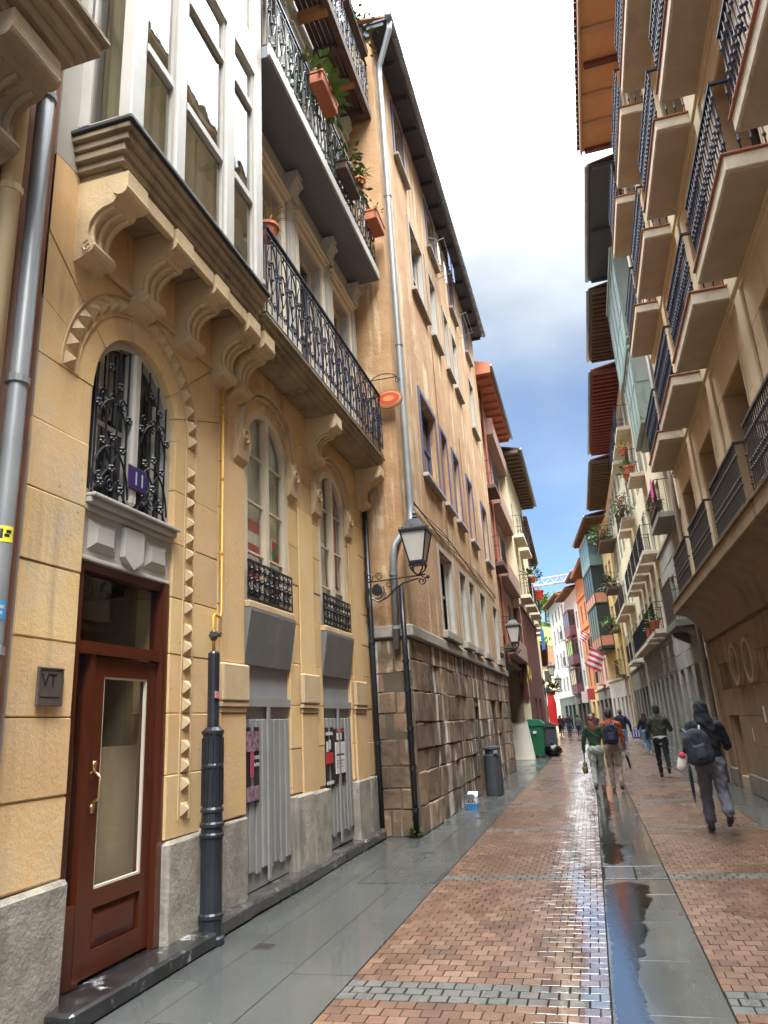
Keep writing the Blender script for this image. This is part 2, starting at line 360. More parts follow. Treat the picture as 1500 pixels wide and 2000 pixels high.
# ------------------------------------------------------------------ wall builders
def facade(mb, u0, u1, z0, z1, ops, d=.3, n=0., reveal=True):
    """front face with rectangular holes (a,b,z,z) and their reveals"""
    us = sorted({u0, u1, *[x for o in ops for x in o[:2]]}); zs = sorted({z0, z1, *[x for o in ops for x in o[2:4]]})
    us = [u for u in us if u0 <= u <= u1]; zs = [z for z in zs if z0 <= z <= z1]
    for i in range(len(us)-1):
        for j in range(len(zs)-1):
            cu, cz = (us[i]+us[i+1])/2, (zs[j]+zs[j+1])/2
            if any(o[0] < cu < o[1] and o[2] < cz < o[3] for o in ops): continue
            mb.quad((us[i], n, zs[j]), (us[i], n, zs[j+1]), (us[i+1], n, zs[j+1]), (us[i+1], n, zs[j]))
    if reveal:
        for a, b, c, e in [o[:4] for o in ops]:
            mb.quad((a, n, c), (a, n-d, c), (a, n-d, e), (a, n, e)); mb.quad((b, n, c), (b, n, e), (b, n-d, e), (b, n-d, c))
            mb.quad((a, n, e), (a, n-d, e), (b, n-d, e), (b, n, e)); mb.quad((a, n, c), (b, n, c), (b, n-d, c), (a, n-d, c))
    return mb
def shell(mb, u0, u1, z1, depth, z0=0.):
    """side walls, back and top behind a front face"""
    mb.quad((u0, 0, z0), (u0, 0, z1), (u0, -depth, z1), (u0, -depth, z0)); mb.quad((u1, 0, z0), (u1, -depth, z0), (u1, -depth, z1), (u1, 0, z1))
    mb.quad((u0, -depth, z0), (u0, -depth, z1), (u1, -depth, z1), (u1, -depth, z0)); mb.quad((u0, 0, z1), (u1, 0, z1), (u1, -depth, z1), (u0, -depth, z1))
    return mb
def ashlar(parent, fr, u0, u1, z0, z1, hc, bw, m, n0=-.35, n1=0., joint=.0045, name='stone_block', ch=.007, jit=.0025, vary=.0):
    rows = max(1, round((z1-z0)/hc)); h = (z1-z0)/rows; out = []
    for r in range(rows):
        n = max(1, round((u1-u0)/bw)); cuts = [u0+(u1-u0)*i/n for i in range(n+1)]
        if n > 1 and r % 2: cuts = [u0]+[u0+(u1-u0)*(i+.5)/n for i in range(n)]+[u1]
        if vary: cuts = [cuts[0]]+[c+random.uniform(-vary, vary)*bw for c in cuts[1:-1]]+[cuts[-1]]
        for i in range(len(cuts)-1):
            b = MB(fr); e = random.uniform(-.004, .004)
            b.cbox(cuts[i]+joint/2, cuts[i+1]-joint/2, n0, n1+e, z0+r*h+joint/2, z0+(r+1)*h-joint/2, ch, jit)
            out.append(b.build(name, m, parent))
    return out
def arch_blocks(parent, fr, cu, zs, a, rise, u0, u1, ztop, nsec, m, n0=-.35, n1=0., joint=.5, name='arch_stone'):
    def outer(t):
        c, s = math.cos(t), math.sin(t); k = []
        if c > 1e-9: k.append((u1-cu)/c)
        if c < -1e-9: k.append((u0-cu)/c)
        if s > 1e-9: k.append((ztop-zs)/s)
        k = min(k); return (cu+c*k, zs+s*k)
    cr = [math.atan2(ztop-zs, u1-cu), math.atan2(ztop-zs, u0-cu)]
    for i in range(nsec):
        t0, t1 = math.pi*i/nsec+(.004 if i else 0), math.pi*(i+1)/nsec-(.004 if i < nsec-1 else 0)
        ts = [t0+(t1-t0)*k/6 for k in range(7)]
        inn = []
        for t in ts:        # point of the ellipse in direction t
            q = 1/math.sqrt((math.cos(t)/a)**2+(math.sin(t)/rise)**2); inn.append((cu+q*math.cos(t), zs+q*math.sin(t)))
        out = [outer(t0)]+[outer(c) for c in cr if t0+.01 < c < t1-.01]+[outer(t1)]
        MB(fr).prism(out+inn[::-1], n0, n1+random.uniform(-.004, .004)).build(name, m, parent)
def window(parent, fr, u0, u1, z0, z1, n, m, cols=2, rows=1, fw=.06, fd=.07, glass=None, arched=None, name='window', back=None):
    """casement: frame and glazing bars in one mesh, every pane a sub-part"""
    b = MB(fr)
    b.box(u0, u0+fw, n, n+fd, z0, z1).box(u1-fw, u1, n, n+fd, z0, z1).box(u0+fw, u1-fw, n, n+fd, z0, z0+fw).box(u0+fw, u1-fw, n, n+fd, z1-fw, z1)
    iu0, iu1, iz0, iz1 = u0+fw, u1-fw, z0+fw, z1-fw; cw = (iu1-iu0)/cols; rh = (iz1-iz0)/rows; bw = fw*.35
    for i in range(1, cols): b.box(iu0+cw*i-bw, iu0+cw*i+bw, n+.003, n+fd-.008, iz0, iz1)
    for j in range(1, rows):
        for i in range(cols): b.box(iu0+cw*i+(bw if i else 0), iu0+cw*(i+1)-(bw if i < cols-1 else 0), n+.006, n+fd-.012, iz0+rh*j-bw, iz0+rh*j+bw)
    o = b.build(name, m, parent)
    for i in range(cols):
        for j in range(rows):
            MB(fr).box(iu0+cw*i, iu0+cw*(i+1), n+.02, n+.026, iz0+rh*j, iz0+rh*(j+1)).build('pane', glass or DGLASS, o)
    if back: MB(fr).box(u0, u1, n-.30, n-.29, z0, z1).build('blind', back, o)
    return o

# ------------------------------------------------------------------ ground and paving
GROUND = mat('ground_asphalt', (.09, .085, .08), .5, c2=(.06, .058, .055), nscale=2, wet=(.45, .2, .8))
BRICK = mat('wet_brick', (.215, .082, .046), .4, c2=(.155, .056, .033), nscale=1.3, var=.0, bump=.25, bscale=60, fine=.12, wet=(.42, .17, .55, .25), c3=(.27, .115, .07), c3scale=1.6)
SETT = mat('grey_sett', (.145, .14, .128), .4, c2=(.085, .082, .076), nscale=2.5, bump=.25, bscale=60, fine=.15, wet=(.45, .2, .8, .25), film=(-.85, -.40))
JOINT = mat('wet_joint', (.022, .018, .015), .95, spec=.1)
SLAB = mat('wet_granite_slab', (.085, .089, .086), .3, c2=(.058, .060, .059), nscale=1.0, var=.05, bump=.15, bscale=120, fine=.32, wet=(.34, .12, .6, .35), c3=(.115, .115, .105), c3scale=.7)
CHAN = mat('channel_granite', (.085, .087, .078), .25, c2=(.055, .056, .05), nscale=1.4, var=.05, bump=.06, bscale=90, fine=.25, wet=(.30, .10, 1.1, .7))
FARB = mat('far_wet_paving', (.17, .085, .055), .3, c2=(.12, .065, .045), nscale=1.5, wet=(.36, .14, .35, .4))

MB().quad((-1500, -1500, -.03), (1500, -1500, -.03), (1500, 1500, -.03), (-1500, 1500, -.03)).build('ground', GROUND, kind='structure')
XB0, XC0, XC1, XB1 = -1.82, -.11, .55, 2.12
paving = MB()
paving.quad((XB0, .5, -.0055), (XC0, .5, -.0055), (XC0, 45, -.0055), (XB0, 45, -.0055))
paving.quad((XC1, .5, -.0055), (XB1, .5, -.0055), (XB1, 45, -.0055), (XC1, 45, -.0055))
brick_paving = paving.build('brick_paving', JOINT, kind='structure')
farp = MB().quad((-4.6, 45, -.004), (4.6, 45, -.004), (1.5, 120, -.004), (-9, 120, -.004)).build('far_paving', FARB, kind='structure')
# bricks: running bond across the street, grey sett bands every 3.45 m
BL, BW, BH = .1222, .118, .07
def brick_top(mb, x0, x1, y0, y1, mi):
    j = .0042 if mi < 3 else random.uniform(.004, .009); dz = random.uniform(-.0015, .002); c = .0006
    x0 += j; x1 -= j; y0 += j; y1 -= j; t = dz; tl = [random.uniform(-.0007, .0007) for _ in range(4)]
    mb.cur = mi
    mb.add([(x0, y0, -.02), (x1, y0, -.02), (x1, y1, -.02), (x0, y1, -.02), (x0, y0, t-c), (x1, y0, t-c), (x1, y1, t-c), (x0, y1, t-c),
            (x0+c, y0+c, t+tl[0]), (x1-c, y0+c, t+tl[1]), (x1-c, y1-c, t+tl[2]), (x0+c, y1-c, t+tl[3])],
           [(0, 1, 5, 4), (1, 2, 6, 5), (2, 3, 7, 6), (3, 0, 4, 7), (4, 5, 9, 8), (5, 6, 10, 9), (6, 7, 11, 10), (7, 4, 8, 11), (8, 9, 10, 11)])
singles = []; restb = MB(); y = 1.2; r = 0
BRV = [mat('wet_brick_%s' % k, c, .4, c2=tuple(x*.55 for x in c), nscale=2.3, bump=.3, bscale=60, fine=.12, wet=(.40, .15, .55, .3), c3=tuple(min(1, x*1.25) for x in c), c3scale=1.6, film=(-.85, -.40))
       for k, c in (('rust', (.190, .104, .066)), ('brown', (.145, .083, .056)), ('salmon', (.235, .138, .090)))]
while y < 45:
    band = ((y-1.50) % 3.45) < .30
    h = BW if not band else .118
    for (xa, xb) in ((XB0, XC0), (XC1, XB1)):
        x = xa-(BL/2 if r % 2 else 0)
        while x < xb-.01:
            x0, x1 = max(x, xa), min(x+BL, xb); x += BL
            if x1-x0 < .03: continue
            mi = 3 if band else random.choice((0, 0, 1, 2))
            if (4.45 < y < 6.1 and xa == XB0 and len(singles) < 240) or (4.45 < y < 6.1 and xa == XC1 and x1 < 1.15 and len(singles) < 298):
                singles.append((x0, x1, y, y+h, mi))
            else: brick_top(restb, x0, x1, y, y+h, mi)
    y += h; r += 1
for x0, x1, y0, y1, mi in singles:
    b = MB(); brick_top(b, x0, x1, y0, y1, mi); b.mi = [0]*len(b.mi); b.build('sett' if mi == 3 else 'brick', SETT if mi == 3 else BRV[mi], brick_paving)
restb.build('brick_field', BRV+[SETT], brick_paving, kind='stuff')

# central drain channel of granite slabs
channel = MB().quad((XC0, .5, -.0085), (XC1, .5, -.0085), (XC1, 45, -.0085), (XC0, 45, -.0085)).build('drain_channel', JOINT, kind='structure')
y = 1.0
while y < 44:
    L = .98
    if not (8.2 < y+L/2 < 9.4): 
        MB().cbox(XC0+.006, XC1-.006, y+.003, y+L-.003, -.05, -.006+random.uniform(-.0006, .0006), .0008).build('channel_slab', CHAN, channel)
    y += L
y0g = 7.86 + .0
for (a, b_) in ((7.86, 8.52), (9.22, 9.82)): MB().cbox(XC0+.006, XC1-.006, a+.003, b_-.003, -.05, -.006, .004).build('channel_slab', CHAN, channel)
gr = thing('drain_grate', (.22, 8.87, -.01), 'square metal drain cover set in the granite channel between the brick strips', 'drain cover')
gb = MB().box(XC0+.01, XC1-.01, 8.525, 9.215, -.05, -.012); gb.build('frame', IRONG, gr)
for k in range(2):
    MB().cbox(XC0+.03+k*.32, XC0+.33+k*.32, 8.56, 9.18, -.03, -.004, .003).build('cover_plate', STEP if k else SLAB, gr)

# left pavement
PAVL = MB().quad((-3.5, .2, -.014), (XB0, .2, -.014), (XB0, 45, -.014), (-3.5, 45, -.014)).build('pavement', JOINT, kind='structure')
for r_, (xa, xb) in enumerate(((-3.42, -2.86), (-2.86, -2.30), (-2.30, XB0))):
    y = .6+[0, .42, .2][r_]
    while y < 44:
        L = 1.15
        MB().cbox(xa+.0035, xb-.0035, y+.0035, y+L-.0035, -.05, .004+random.uniform(-.001, .001), .001).build('paving_slab', SLAB, PAVL)
        y += L
# right pavement, a low kerb above the bricks
PAVR = MB().quad((XB1, .2, -.014), (3.5, .2, -.014), (3.5, 45, -.014), (XB1, 45, -.014)).build('pavement', JOINT, kind='structure')
for r_, (xa, xb) in enumerate(((XB1, 2.56), (2.56, 3.0), (3.0, 3.46))):
    y = .5+.4*r_
    while y < 44:
        L = .95
        MB().cbox(xa+.002, xb-.002, y+.002, y+L-.002, -.05, .006+random.uniform(-.001, .001), .001).build('paving_slab', SLAB, PAVR)
        y += L
# little service lids in the left pavement
for (x, y, lab) in ((-2.78, 6.0, 'small dark drain lid in the pavement beside the ribbed black pipe'), (-2.33, 10.15, 'small dark valve lid in the pavement in front of the second grey garage door'),
                    (-2.12, 13.55, 'small dark valve lid in the pavement near the printed carton'), (-2.16, 14.35, 'dark slot lid in the pavement just before the printed carton')):
    t = thing('valve_lid', (x, y, .006), lab, 'drain lid', 'lids in the left pavement')
    MB().cbox(x-.09, x+.09, y-.09, y+.09, -.01, .008, .002).build('frame', IRONG, t)
    for k in range(4): MB().box(x-.07+k*.038, x-.045+k*.038, y-.07, y+.07, .0085, .0105).build('bar', IRON, t)
t = thing('inspection_cover', (-2.25, 8.9, .005), 'large rectangular slab cover with a dark outline in the left pavement', 'cover')
MB().cbox(-2.72, -1.86, 8.35, 9.15, -.02, .0065, .002).build('cover_slab', SLAB, t)
eb = MB(); eb.box(-2.735, -2.722, 8.335, 9.165, -.02, .0072); eb.box(-1.858, -1.845, 8.335, 9.165, -.02, .0072); eb.box(-2.722, -1.858, 8.335, 8.348, -.02, .0072); eb.box(-2.722, -1.858, 9.152, 9.165, -.02, .0072)
eb.build('cover_frame', IRON, t)
# rain water standing in the channel and over its left edge
WATER = bpy.data.materials.new('rain_water'); WATER.use_nodes = True
n_ = WATER.node_tree.nodes; l_ = WATER.node_tree.links; n_.clear()
o_ = n_.new('ShaderNodeOutputMaterial'); ms_ = n_.new('ShaderNodeMixShader'); tr_ = n_.new('ShaderNodeBsdfTransparent'); gl_ = n_.new('ShaderNodeBsdfGlossy'); fr_ = n_.new('ShaderNodeFresnel')
gl_.inputs['Roughness'].default_value = .02; fr_.inputs[0].default_value = 7.0; tr_.inputs[0].default_value = (.92, .93, .93, 1)
ge_ = n_.new('ShaderNodeNewGeometry'); nt_ = n_.new('ShaderNodeTexNoise'); nt_.inputs['Scale'].default_value = 34; nt_.inputs['Detail'].default_value = 3
mp_ = n_.new('ShaderNodeMapping'); mp_.inputs['Scale'].default_value = (.8, 1.6, 1); l_.new(ge_.outputs['Position'], mp_.inputs[0]); l_.new(mp_.outputs[0], nt_.inputs['Vector'])
bp_ = n_.new('ShaderNodeBump'); bp_.inputs['Strength'].default_value = .08; bp_.inputs['Distance'].default_value = .01; l_.new(nt_.outputs['Fac'], bp_.inputs['Height'])
l_.new(bp_.outputs[0], gl_.inputs['Normal']); l_.new(fr_.outputs[0], ms_.inputs[0]); l_.new(tr_.outputs[0], ms_.inputs[1]); l_.new(gl_.outputs[0], ms_.inputs[2]); l_.new(ms_.outputs[0], o_.inputs[0])
def puddle(xl, xr, y0, y1, z, seed, dy=.03):
    rr = random.Random(seed); pl = []; pr_ = []; n = int((y1-y0)/dy); wl_ = wr_ = 0.
    for i in range(n+1):
        wl_ = wl_*.8+rr.uniform(-.012, .012); wr_ = wr_*.8+rr.uniform(-.022, .022); yy = y0+(y1-y0)*i/n; e = min(1, i/6, (n-i)/6)
        m_ = (xl(yy)+xr(yy))/2
        pl.append((m_+(xl(yy)+wl_-m_)*e, yy, z)); pr_.append((m_+(xr(yy)+wr_-m_)*e, yy, z))
    b = MB()
    for i in range(n): b.quad(pl[i], pr_[i], pr_[i+1], pl[i+1])
    return b.build('puddle', WATER, kind='structure')
puddle(lambda y: -.09, lambda y: .22+.12*math.sin(y*.9), 3.2, 8.45, -.0025, 3)
puddle(lambda y: -.09, lambda y: .10+.06*math.sin(y*1.3+1), 9.3, 30, -.0025, 4)

# ------------------------------------------------------------------ left: the ochre stone house, number 11
F1 = Fr(-3.42, 0, 'L')
B1 = thing('stone_house', (-3.42, 7.6, 0), 'ochre sandstone house with number 11 door, white glazed bay and long iron balconies', 'building')
U0, U1 = 3.72, 11.6
ARC = [(4.92, 4.33, .60, .66), (7.56, 4.93, .62, .52), (9.90, 4.93, .60, .52)]        # centre, spring, half width, rise
core = MB(F1)
facade(core, U0, U1, 0, 6.05, [(4.32, 5.52, 0, 5.05), (6.94, 8.18, 0, 5.5), (9.30, 10.50, 0, 5.5)], n=-.02, reveal=False)
core.box(U0, 4.28, -.45, -.03, 0, 6.05); core.box(5.56, 6.90, -.45, -.03, 0, 6.05); core.box(8.22, 9.26, -.45, -.03, 0, 6.05); core.box(10.54, U1, -.45, -.03, 0, 6.05)
core.box(4.28, 5.56, -.45, -.36, 5.05, 6.05); core.box(6.9, 8.22, -.45, -.36, 5.5, 6.05); core.box(9.26, 10.54, -.45, -.36, 5.5, 6.05)
core.build('mortar_bed', MORTAR, B1)
PL = .84
# plinth stones
for (a, b_, n1, h) in ((U0, 4.34, .05, .82), (5.52, 6.05, .045, .86), (6.05, 6.95, .04, .88), (8.17, 8.72, .06, .95), (8.72, 9.31, .058, .93), (10.49, 11.1, .06, .92), (11.1, 11.58, .057, .92)):
    MB(F1).cbox(a, b_, -.3, n1, 0.0, h, .022, .008).build('plinth_stone', GRAN, B1)
# piers of squared blocks
ashlar(B1, F1, U0, 4.32, .83, 4.33, .5, 1, SAND, ch=.008, jit=.005)
ashlar(B1, F1, 5.52, 6.35, .87, 4.33, .5, 1, SAND); ashlar(B1, F1, 6.35, 6.94, .89, 4.93, .5, 1, SAND)
ashlar(B1, F1, 8.18, 9.30, .96, 4.93, .5, 1.2, SAND); ashlar(B1, F1, 10.50, 11.58, .93, 4.93, .5, 1.2, SAND)
arch_blocks(B1, F1, 4.92, 4.33, .60, .66, U0, 6.35, 6.04, 9, SAND)
arch_blocks(B1, F1, 7.56, 4.93, .62, .52, 6.35, 8.73, 6.04, 7, SAND)
arch_blocks(B1, F1, 9.90, 4.93, .60, .52, 8.73, 11.58, 6.04, 7, SAND)
ashlar(B1, F1, 5.52+.83, 6.352, 4.93, 4.931, .5, 1, SAND) if False else None
# pilaster strips with capped imposts between the garage doors
for k, uc in enumerate((6.66, 8.74, 10.86)):
    w = .27
    MB(F1).cbox(uc-w, uc+w, .002, .03, .9, 1.86, .01).build('pilaster_block', SAND, B1)
    MB(F1).cbox(uc-w-.02, uc+w+.02, .003, .065, 1.97, 2.34, .02).build('impost_block', SANDC, B1)
    b = MB(F1); b.cbox(uc-w-.02, uc+w+.02, .003, .055, 1.92, 1.965, .006); b.cbox(uc-w, uc+w, .003, .04, 1.865, 1.915, .006); b.build('impost_moulding', SANDC, B1)
    MB(F1).cbox(uc-w+.02, uc+w-.02, .003, .022, 2.35, 4.5, .008).build('pilaster_shaft', SAND, B1)
# imposts of the arched windows: bulging brackets with a rosette
for cu, a in ((7.56, .62), (9.90, .60)):
    for s_ in (-1, 1):
        b = MB(F1); uu = cu+s_*(a+.12)
        b.prism([(.0, 4.55), (.05, 4.60), (.085, 4.85), (.06, 5.02), (.04, 5.05), (0, 5.05)], uu-.14, uu+.14, 'u')
        smooth_by_angle(b.build('impost_bracket', SANDC, B1))
        b = MB(F1); c = (uu-s_*.0, 4.86)
        ring = [(c[0]+q[0], .085, c[1]+q[1]) for q in arc((0, 0), .075, 0, 360, 14)]
        b.tube(ring, .018, 6); b.box(c[0]-.02, c[0]+.02, .06, .105, c[1]-.02, c[1]+.02); b.build('rosette', SANDC, B1)
    lab = MB(F1)
    for rr, th, nn in ((.06, .05, .05), (.135, .045, .075)):
        p0 = arc((cu, 4.98), a+rr, 0, 180, 20, .52+rr); p1 = arc((cu, 4.98), a+rr+th, 0, 180, 20, .52+rr+th)
        for i in range(20): lab.prism([p0[i], p1[i], p1[i+1], p0[i+1]], .003, nn)
    lab.build('label_moulding', SANDC, B1)
# carved strip: pyramids in shallow frames running up the door jamb and round the arch
st = MB(F1); stud = MB(F1)
for (a, b_) in ((5.70, 5.712), (5.878, 5.89)): st.box(a, b_, .001, .012, 1.0, 4.33)
for rr in (.20, .375):
    p0 = arc((4.92, 4.33), .60+rr, 0, 180, 28, .66+rr); p1 = arc((4.92, 4.33), .612+rr, 0, 180, 28, .672+rr)
    for i in range(28): st.prism([p0[i], p1[i], p1[i+1], p0[i+1]], .004, .016)
st.build('strip_fillet', SANDC, B1)
def pyramid(c, w, h, rot=0.):
    b = MB(F1); q = []
    for (du, dz) in ((-w, -w), (w, -w), (w, w), (-w, w)):
        q.append((c[0]+du*math.cos(rot)-dz*math.sin(rot), .001, c[1]+du*math.sin(rot)+dz*math.cos(rot)))
    q.append((c[0], h, c[1])); b.add(q, [(0, 4, 1), (1, 4, 2), (2, 4, 3), (3, 4, 0), (0, 1, 2, 3)]); b.build('pyramid_stud', SANDC, B1)
z = 1.08; k = 0
while z < 4.28:
    pyramid((5.795, z), .058, .055)
    z += .15 if k % 3 else .20; k += 1
for i in range(19):
    t = math.pi*(i+.5)/19; pyramid((4.92+(.60+.29)*math.cos(t), 4.33+(.66+.29)*math.sin(t)), .062, .06, t)

# door recess: white panelled entablature, mahogany frame and glazed door
ND = -.07
en = MB(F1)
en.box(4.33, 5.515, ND-.05, -.03, 2.97, 3.33); en.cbox(4.325, 5.52, ND-.05, .0, 3.33, 3.375, .006); en.cbox(4.325, 5.525, ND-.05, .04, 3.377, 3.425, .008); en.cbox(4.325, 5.53, ND-.05, .075, 3.427, 3.455, .006)
en.cbox(4.325, 5.515, ND-.05, -.015, 2.955, 2.985, .005)
entab = en.build('door_entablature', WHITE, B1)
for (a, b_) in ((4.40, 4.74), (5.12, 5.46)):
    b = MB(F1); b.add([(a, -.028, 3.04), (b_, -.028, 3.04), (b_, -.028, 3.28), (a, -.028, 3.28), (a+.07, .008, 3.10), (b_-.07, .008, 3.10), (b_-.07, .008, 3.22), (a+.07, .008, 3.22)], [(0, 1, 5, 4), (1, 2, 6, 5), (2, 3, 7, 6), (3, 0, 4, 7), (4, 5, 6, 7)]); b.build('raised_panel', WHITE, entab)
MB(F1).prism([(4.80, 3.30), (4.80, 3.06), (4.93, 2.97), (5.06, 3.06), (5.06, 3.30)], -.028, .02).build('shield', WHITE, entab)
df = MB(F1)
df.box(4.36, 4.42, ND-.08, ND+.02, .13, 2.95); df.box(5.44, 5.53, ND-.08, ND+.05, .13, 2.95); df.box(4.42, 5.44, ND-.08, ND+.02, 2.89, 2.95); df.box(4.42, 5.44, ND-.08, ND+.03, 2.28, 2.37); df.box(4.56, 4.62, ND-.08, ND+.015, .13, 2.28)
df.box(4.42, 4.56, ND-.08, ND+.01, .13, .62)
df.build('door_frame', MAHO, B1)
MB(F1).box(4.42, 5.44, ND-.04, ND-.034, 2.37, 2.89).build('transom_pane', GLASS, B1)
MB(F1).box(4.42, 4.56, ND-.04, ND-.034, .62, 2.28).build('side_pane', GLASS, B1)
dl = MB(F1); D0, D1 = 4.63, 5.435
dl.box(D0, D0+.12, ND-.07, ND, .15, 2.27); dl.box(D1-.12, D1, ND-.07, ND, .15, 2.27); dl.box(D0+.12, D1-.12, ND-.07, ND, 2.13, 2.27); dl.box(D0+.12, D1-.12, ND-.07, ND, .15, .30); dl.box(D0+.12, D1-.12, ND-.07, ND, .56, .68)
dl.box(D0+.12, D1-.12, ND-.06, ND-.03, .30, .56)
door = dl.build('door', MAHO, B1)
b = MB(F1); b.add([(D0+.12, ND-.029, .30), (D1-.12, ND-.029, .30), (D1-.12, ND-.029, .56), (D0+.12, ND-.029, .56), (D0+.19, ND-.008, .36), (D1-.19, ND-.008, .36), (D1-.19, ND-.008, .50), (D0+.19, ND-.008, .50)], [(0, 1, 5, 4), (1, 2, 6, 5), (2, 3, 7, 6), (3, 0, 4, 7), (4, 5, 6, 7)]); b.build('raised_panel', MAHO, door)
MB(F1).box(D0+.12, D1-.12, ND-.04, ND-.034, .68, 2.13).build('pane', glass_mat('door_glass', (.95, .95, .93), 1.5, 1.), door)
BEAD = mat('pale_bead', (.6, .55, .46), .5)
b = MB(F1); b.box(D0+.12, D0+.135, ND-.03, ND-.006, .68, 2.13); b.box(D1-.135, D1-.12, ND-.03, ND-.006, .68, 2.13); b.box(D0+.135, D1-.135, ND-.03, ND-.006, .68, .695); b.box(D0+.135, D1-.135, ND-.03, ND-.006, 2.115, 2.13)
b.box(4.42, 4.445, ND-.03, ND-.004, .62, 2.28); b.build('glazing_bead', BEAD, door)
b = MB(F1); hz = [(D0+.06, ND+.0, 1.25), (D0+.06, ND+.05, 1.28), (D0+.06, ND+.055, 1.42), (D0+.06, ND+.0, 1.46)]; b.tube(hz, .011, 8); b.box(D0+.04, D0+.08, ND+.001, ND+.006, 1.18, 1.24); b.box(D0+.04, D0+.08, ND+.001, ND+.006, 1.47, 1.53)
b.build('handle', mat('brass', (.62, .42, .2), .3, metallic=.9), door, smooth=True)
lob = MB(F1)
lob.quad((4.3, -3.2, 0.12), (5.6, -3.2, .12), (5.6, -3.2, 5.3), (4.3, -3.2, 5.3)); lob.quad((4.25, -.4, .12), (4.25, -3.2, .12), (4.25, -3.2, 5.3), (4.25, -.4, 5.3)); lob.quad((5.6, -.4, .12), (5.6, -.4, 5.3), (5.6, -3.2, 5.3), (5.6, -3.2, .12)); lob.quad((4.25, -.2, .12), (5.6, -.2, .12), (5.6, -3.2, .12), (4.25, -3.2, .12)); lob.quad((4.25, -.4, 5.3), (4.25, -3.2, 5.3), (5.6, -3.2, 5.3), (5.6, -.4, 5.3))
lob.build('lobby_walls', LOBBY, B1)
for (a_, c_, q_) in ((4.40, 5.06, -.24), (5.075, 5.50, -.26)): MB(F1).cbox(a_, c_, q_, q_+.02, .15, 1.62, .004).build('inner_panel', mat('beige_panel', (.5, .41, .29), .5, c2=(.44, .35, .25), nscale=1.5), B1)
lb2 = MB(F1); lb2.box(4.3, 5.5, -1.4, -1.2, 1.55, 2.32); lb2.box(4.3, 5.55, -1.4, -.5, 2.9, 3.0); lb2.box(5.0, 5.04, -1.15, -1.10, .12, 1.6)
lb2.build('lobby_beam', BLACKH, B1)
# arched fanlight over the door: white frame, mullion, glass and wrought-iron grille
fl = MB(F1); NA = -.15
p0 = arc((4.92, 4.33), .53, 0, 180, 24, .59); p1 = arc((4.92, 4.33), .60, 0, 180, 24, .66)
for i in range(24): fl.prism([p0[i], p1[i], p1[i+1], p0[i+1]], NA, NA+.09)
fl.box(4.32, 4.39, NA, NA+.09, 3.46, 4.33); fl.box(5.45, 5.52, NA, NA+.09, 3.46, 4.33); fl.box(4.39, 5.45, NA, NA+.09, 3.46, 3.52)
fl.cbox(4.87, 4.97, NA+.01, NA+.14, 3.52, 4.91, .02); fl.box(4.50, 4.53, NA+.01, NA+.05, 3.52, 4.6); fl.box(4.53, 4.87, NA+.01, NA+.04, 4.12, 4.16); fl.box(5.3, 5.33, NA+.01, NA+.05, 3.52, 4.6)
fan = fl.build('arched_window', WHITE, B1)
b = MB(F1); b.prism(arc((4.92, 4.33), .54, 0, 180, 24, .60)+[(4.38, 3.5), (5.46, 3.5)], NA+.025, NA+.031); b.build('pane', DGLASS, fan)
g = MB(F1); NG = NA+.105; rI = .009
for uc in (4.63, 5.21):
    for du in (-.20, -.07, .07, .20):
        uu = uc+du; zt = 4.33+.57*math.sqrt(max(.02, 1-((uu-4.92)/.56)**2)); g.tube([(uu, NG, 3.47), (uu, NG, zt)], rI, 6)
    for zc, sg in ((3.62, 1), (4.35, -1)):
        for du in (-.13, 0, .13):
            g.tube([(q[0], NG+.008, q[1]) for q in spiral((uc+du, zc), .07, .015, 90*sg, 1.6*sg, 16)], .008, 5)
    for s_ in (-1, 1):
        g.tube([(q[0], NG+.012, q[1]) for q in arc((uc, 3.52), .24, 90-85*s_, 90, 10, .42)], .009, 5)
        g.tube([(uc+s_*.22, NG+.012, 3.50), (uc-s_*.12, NG+.012, 3.95)], .009, 5)
        g.tube([(q[0], NG+.01, q[1]) for q in arc((uc, 4.0), .2, 90+70*s_, 90, 8, .35)], .008, 5)
    for (du, dz) in ((-.13, 3.95), (.13, 3.95), (0, 4.02), (-.2, 4.25), (.2, 4.25), (-.06, 4.62), (.07, 4.5), (-.13, 3.6), (.13, 3.6), (0, 3.75)):
        for q in range(5):
            an = 2*math.pi*q/5; g.ball((uc+du+.024*math.cos(an), NG+.02, dz+.024*math.sin(an)), .016, 6, 4)
g.build('window_grille', IRON, B1)

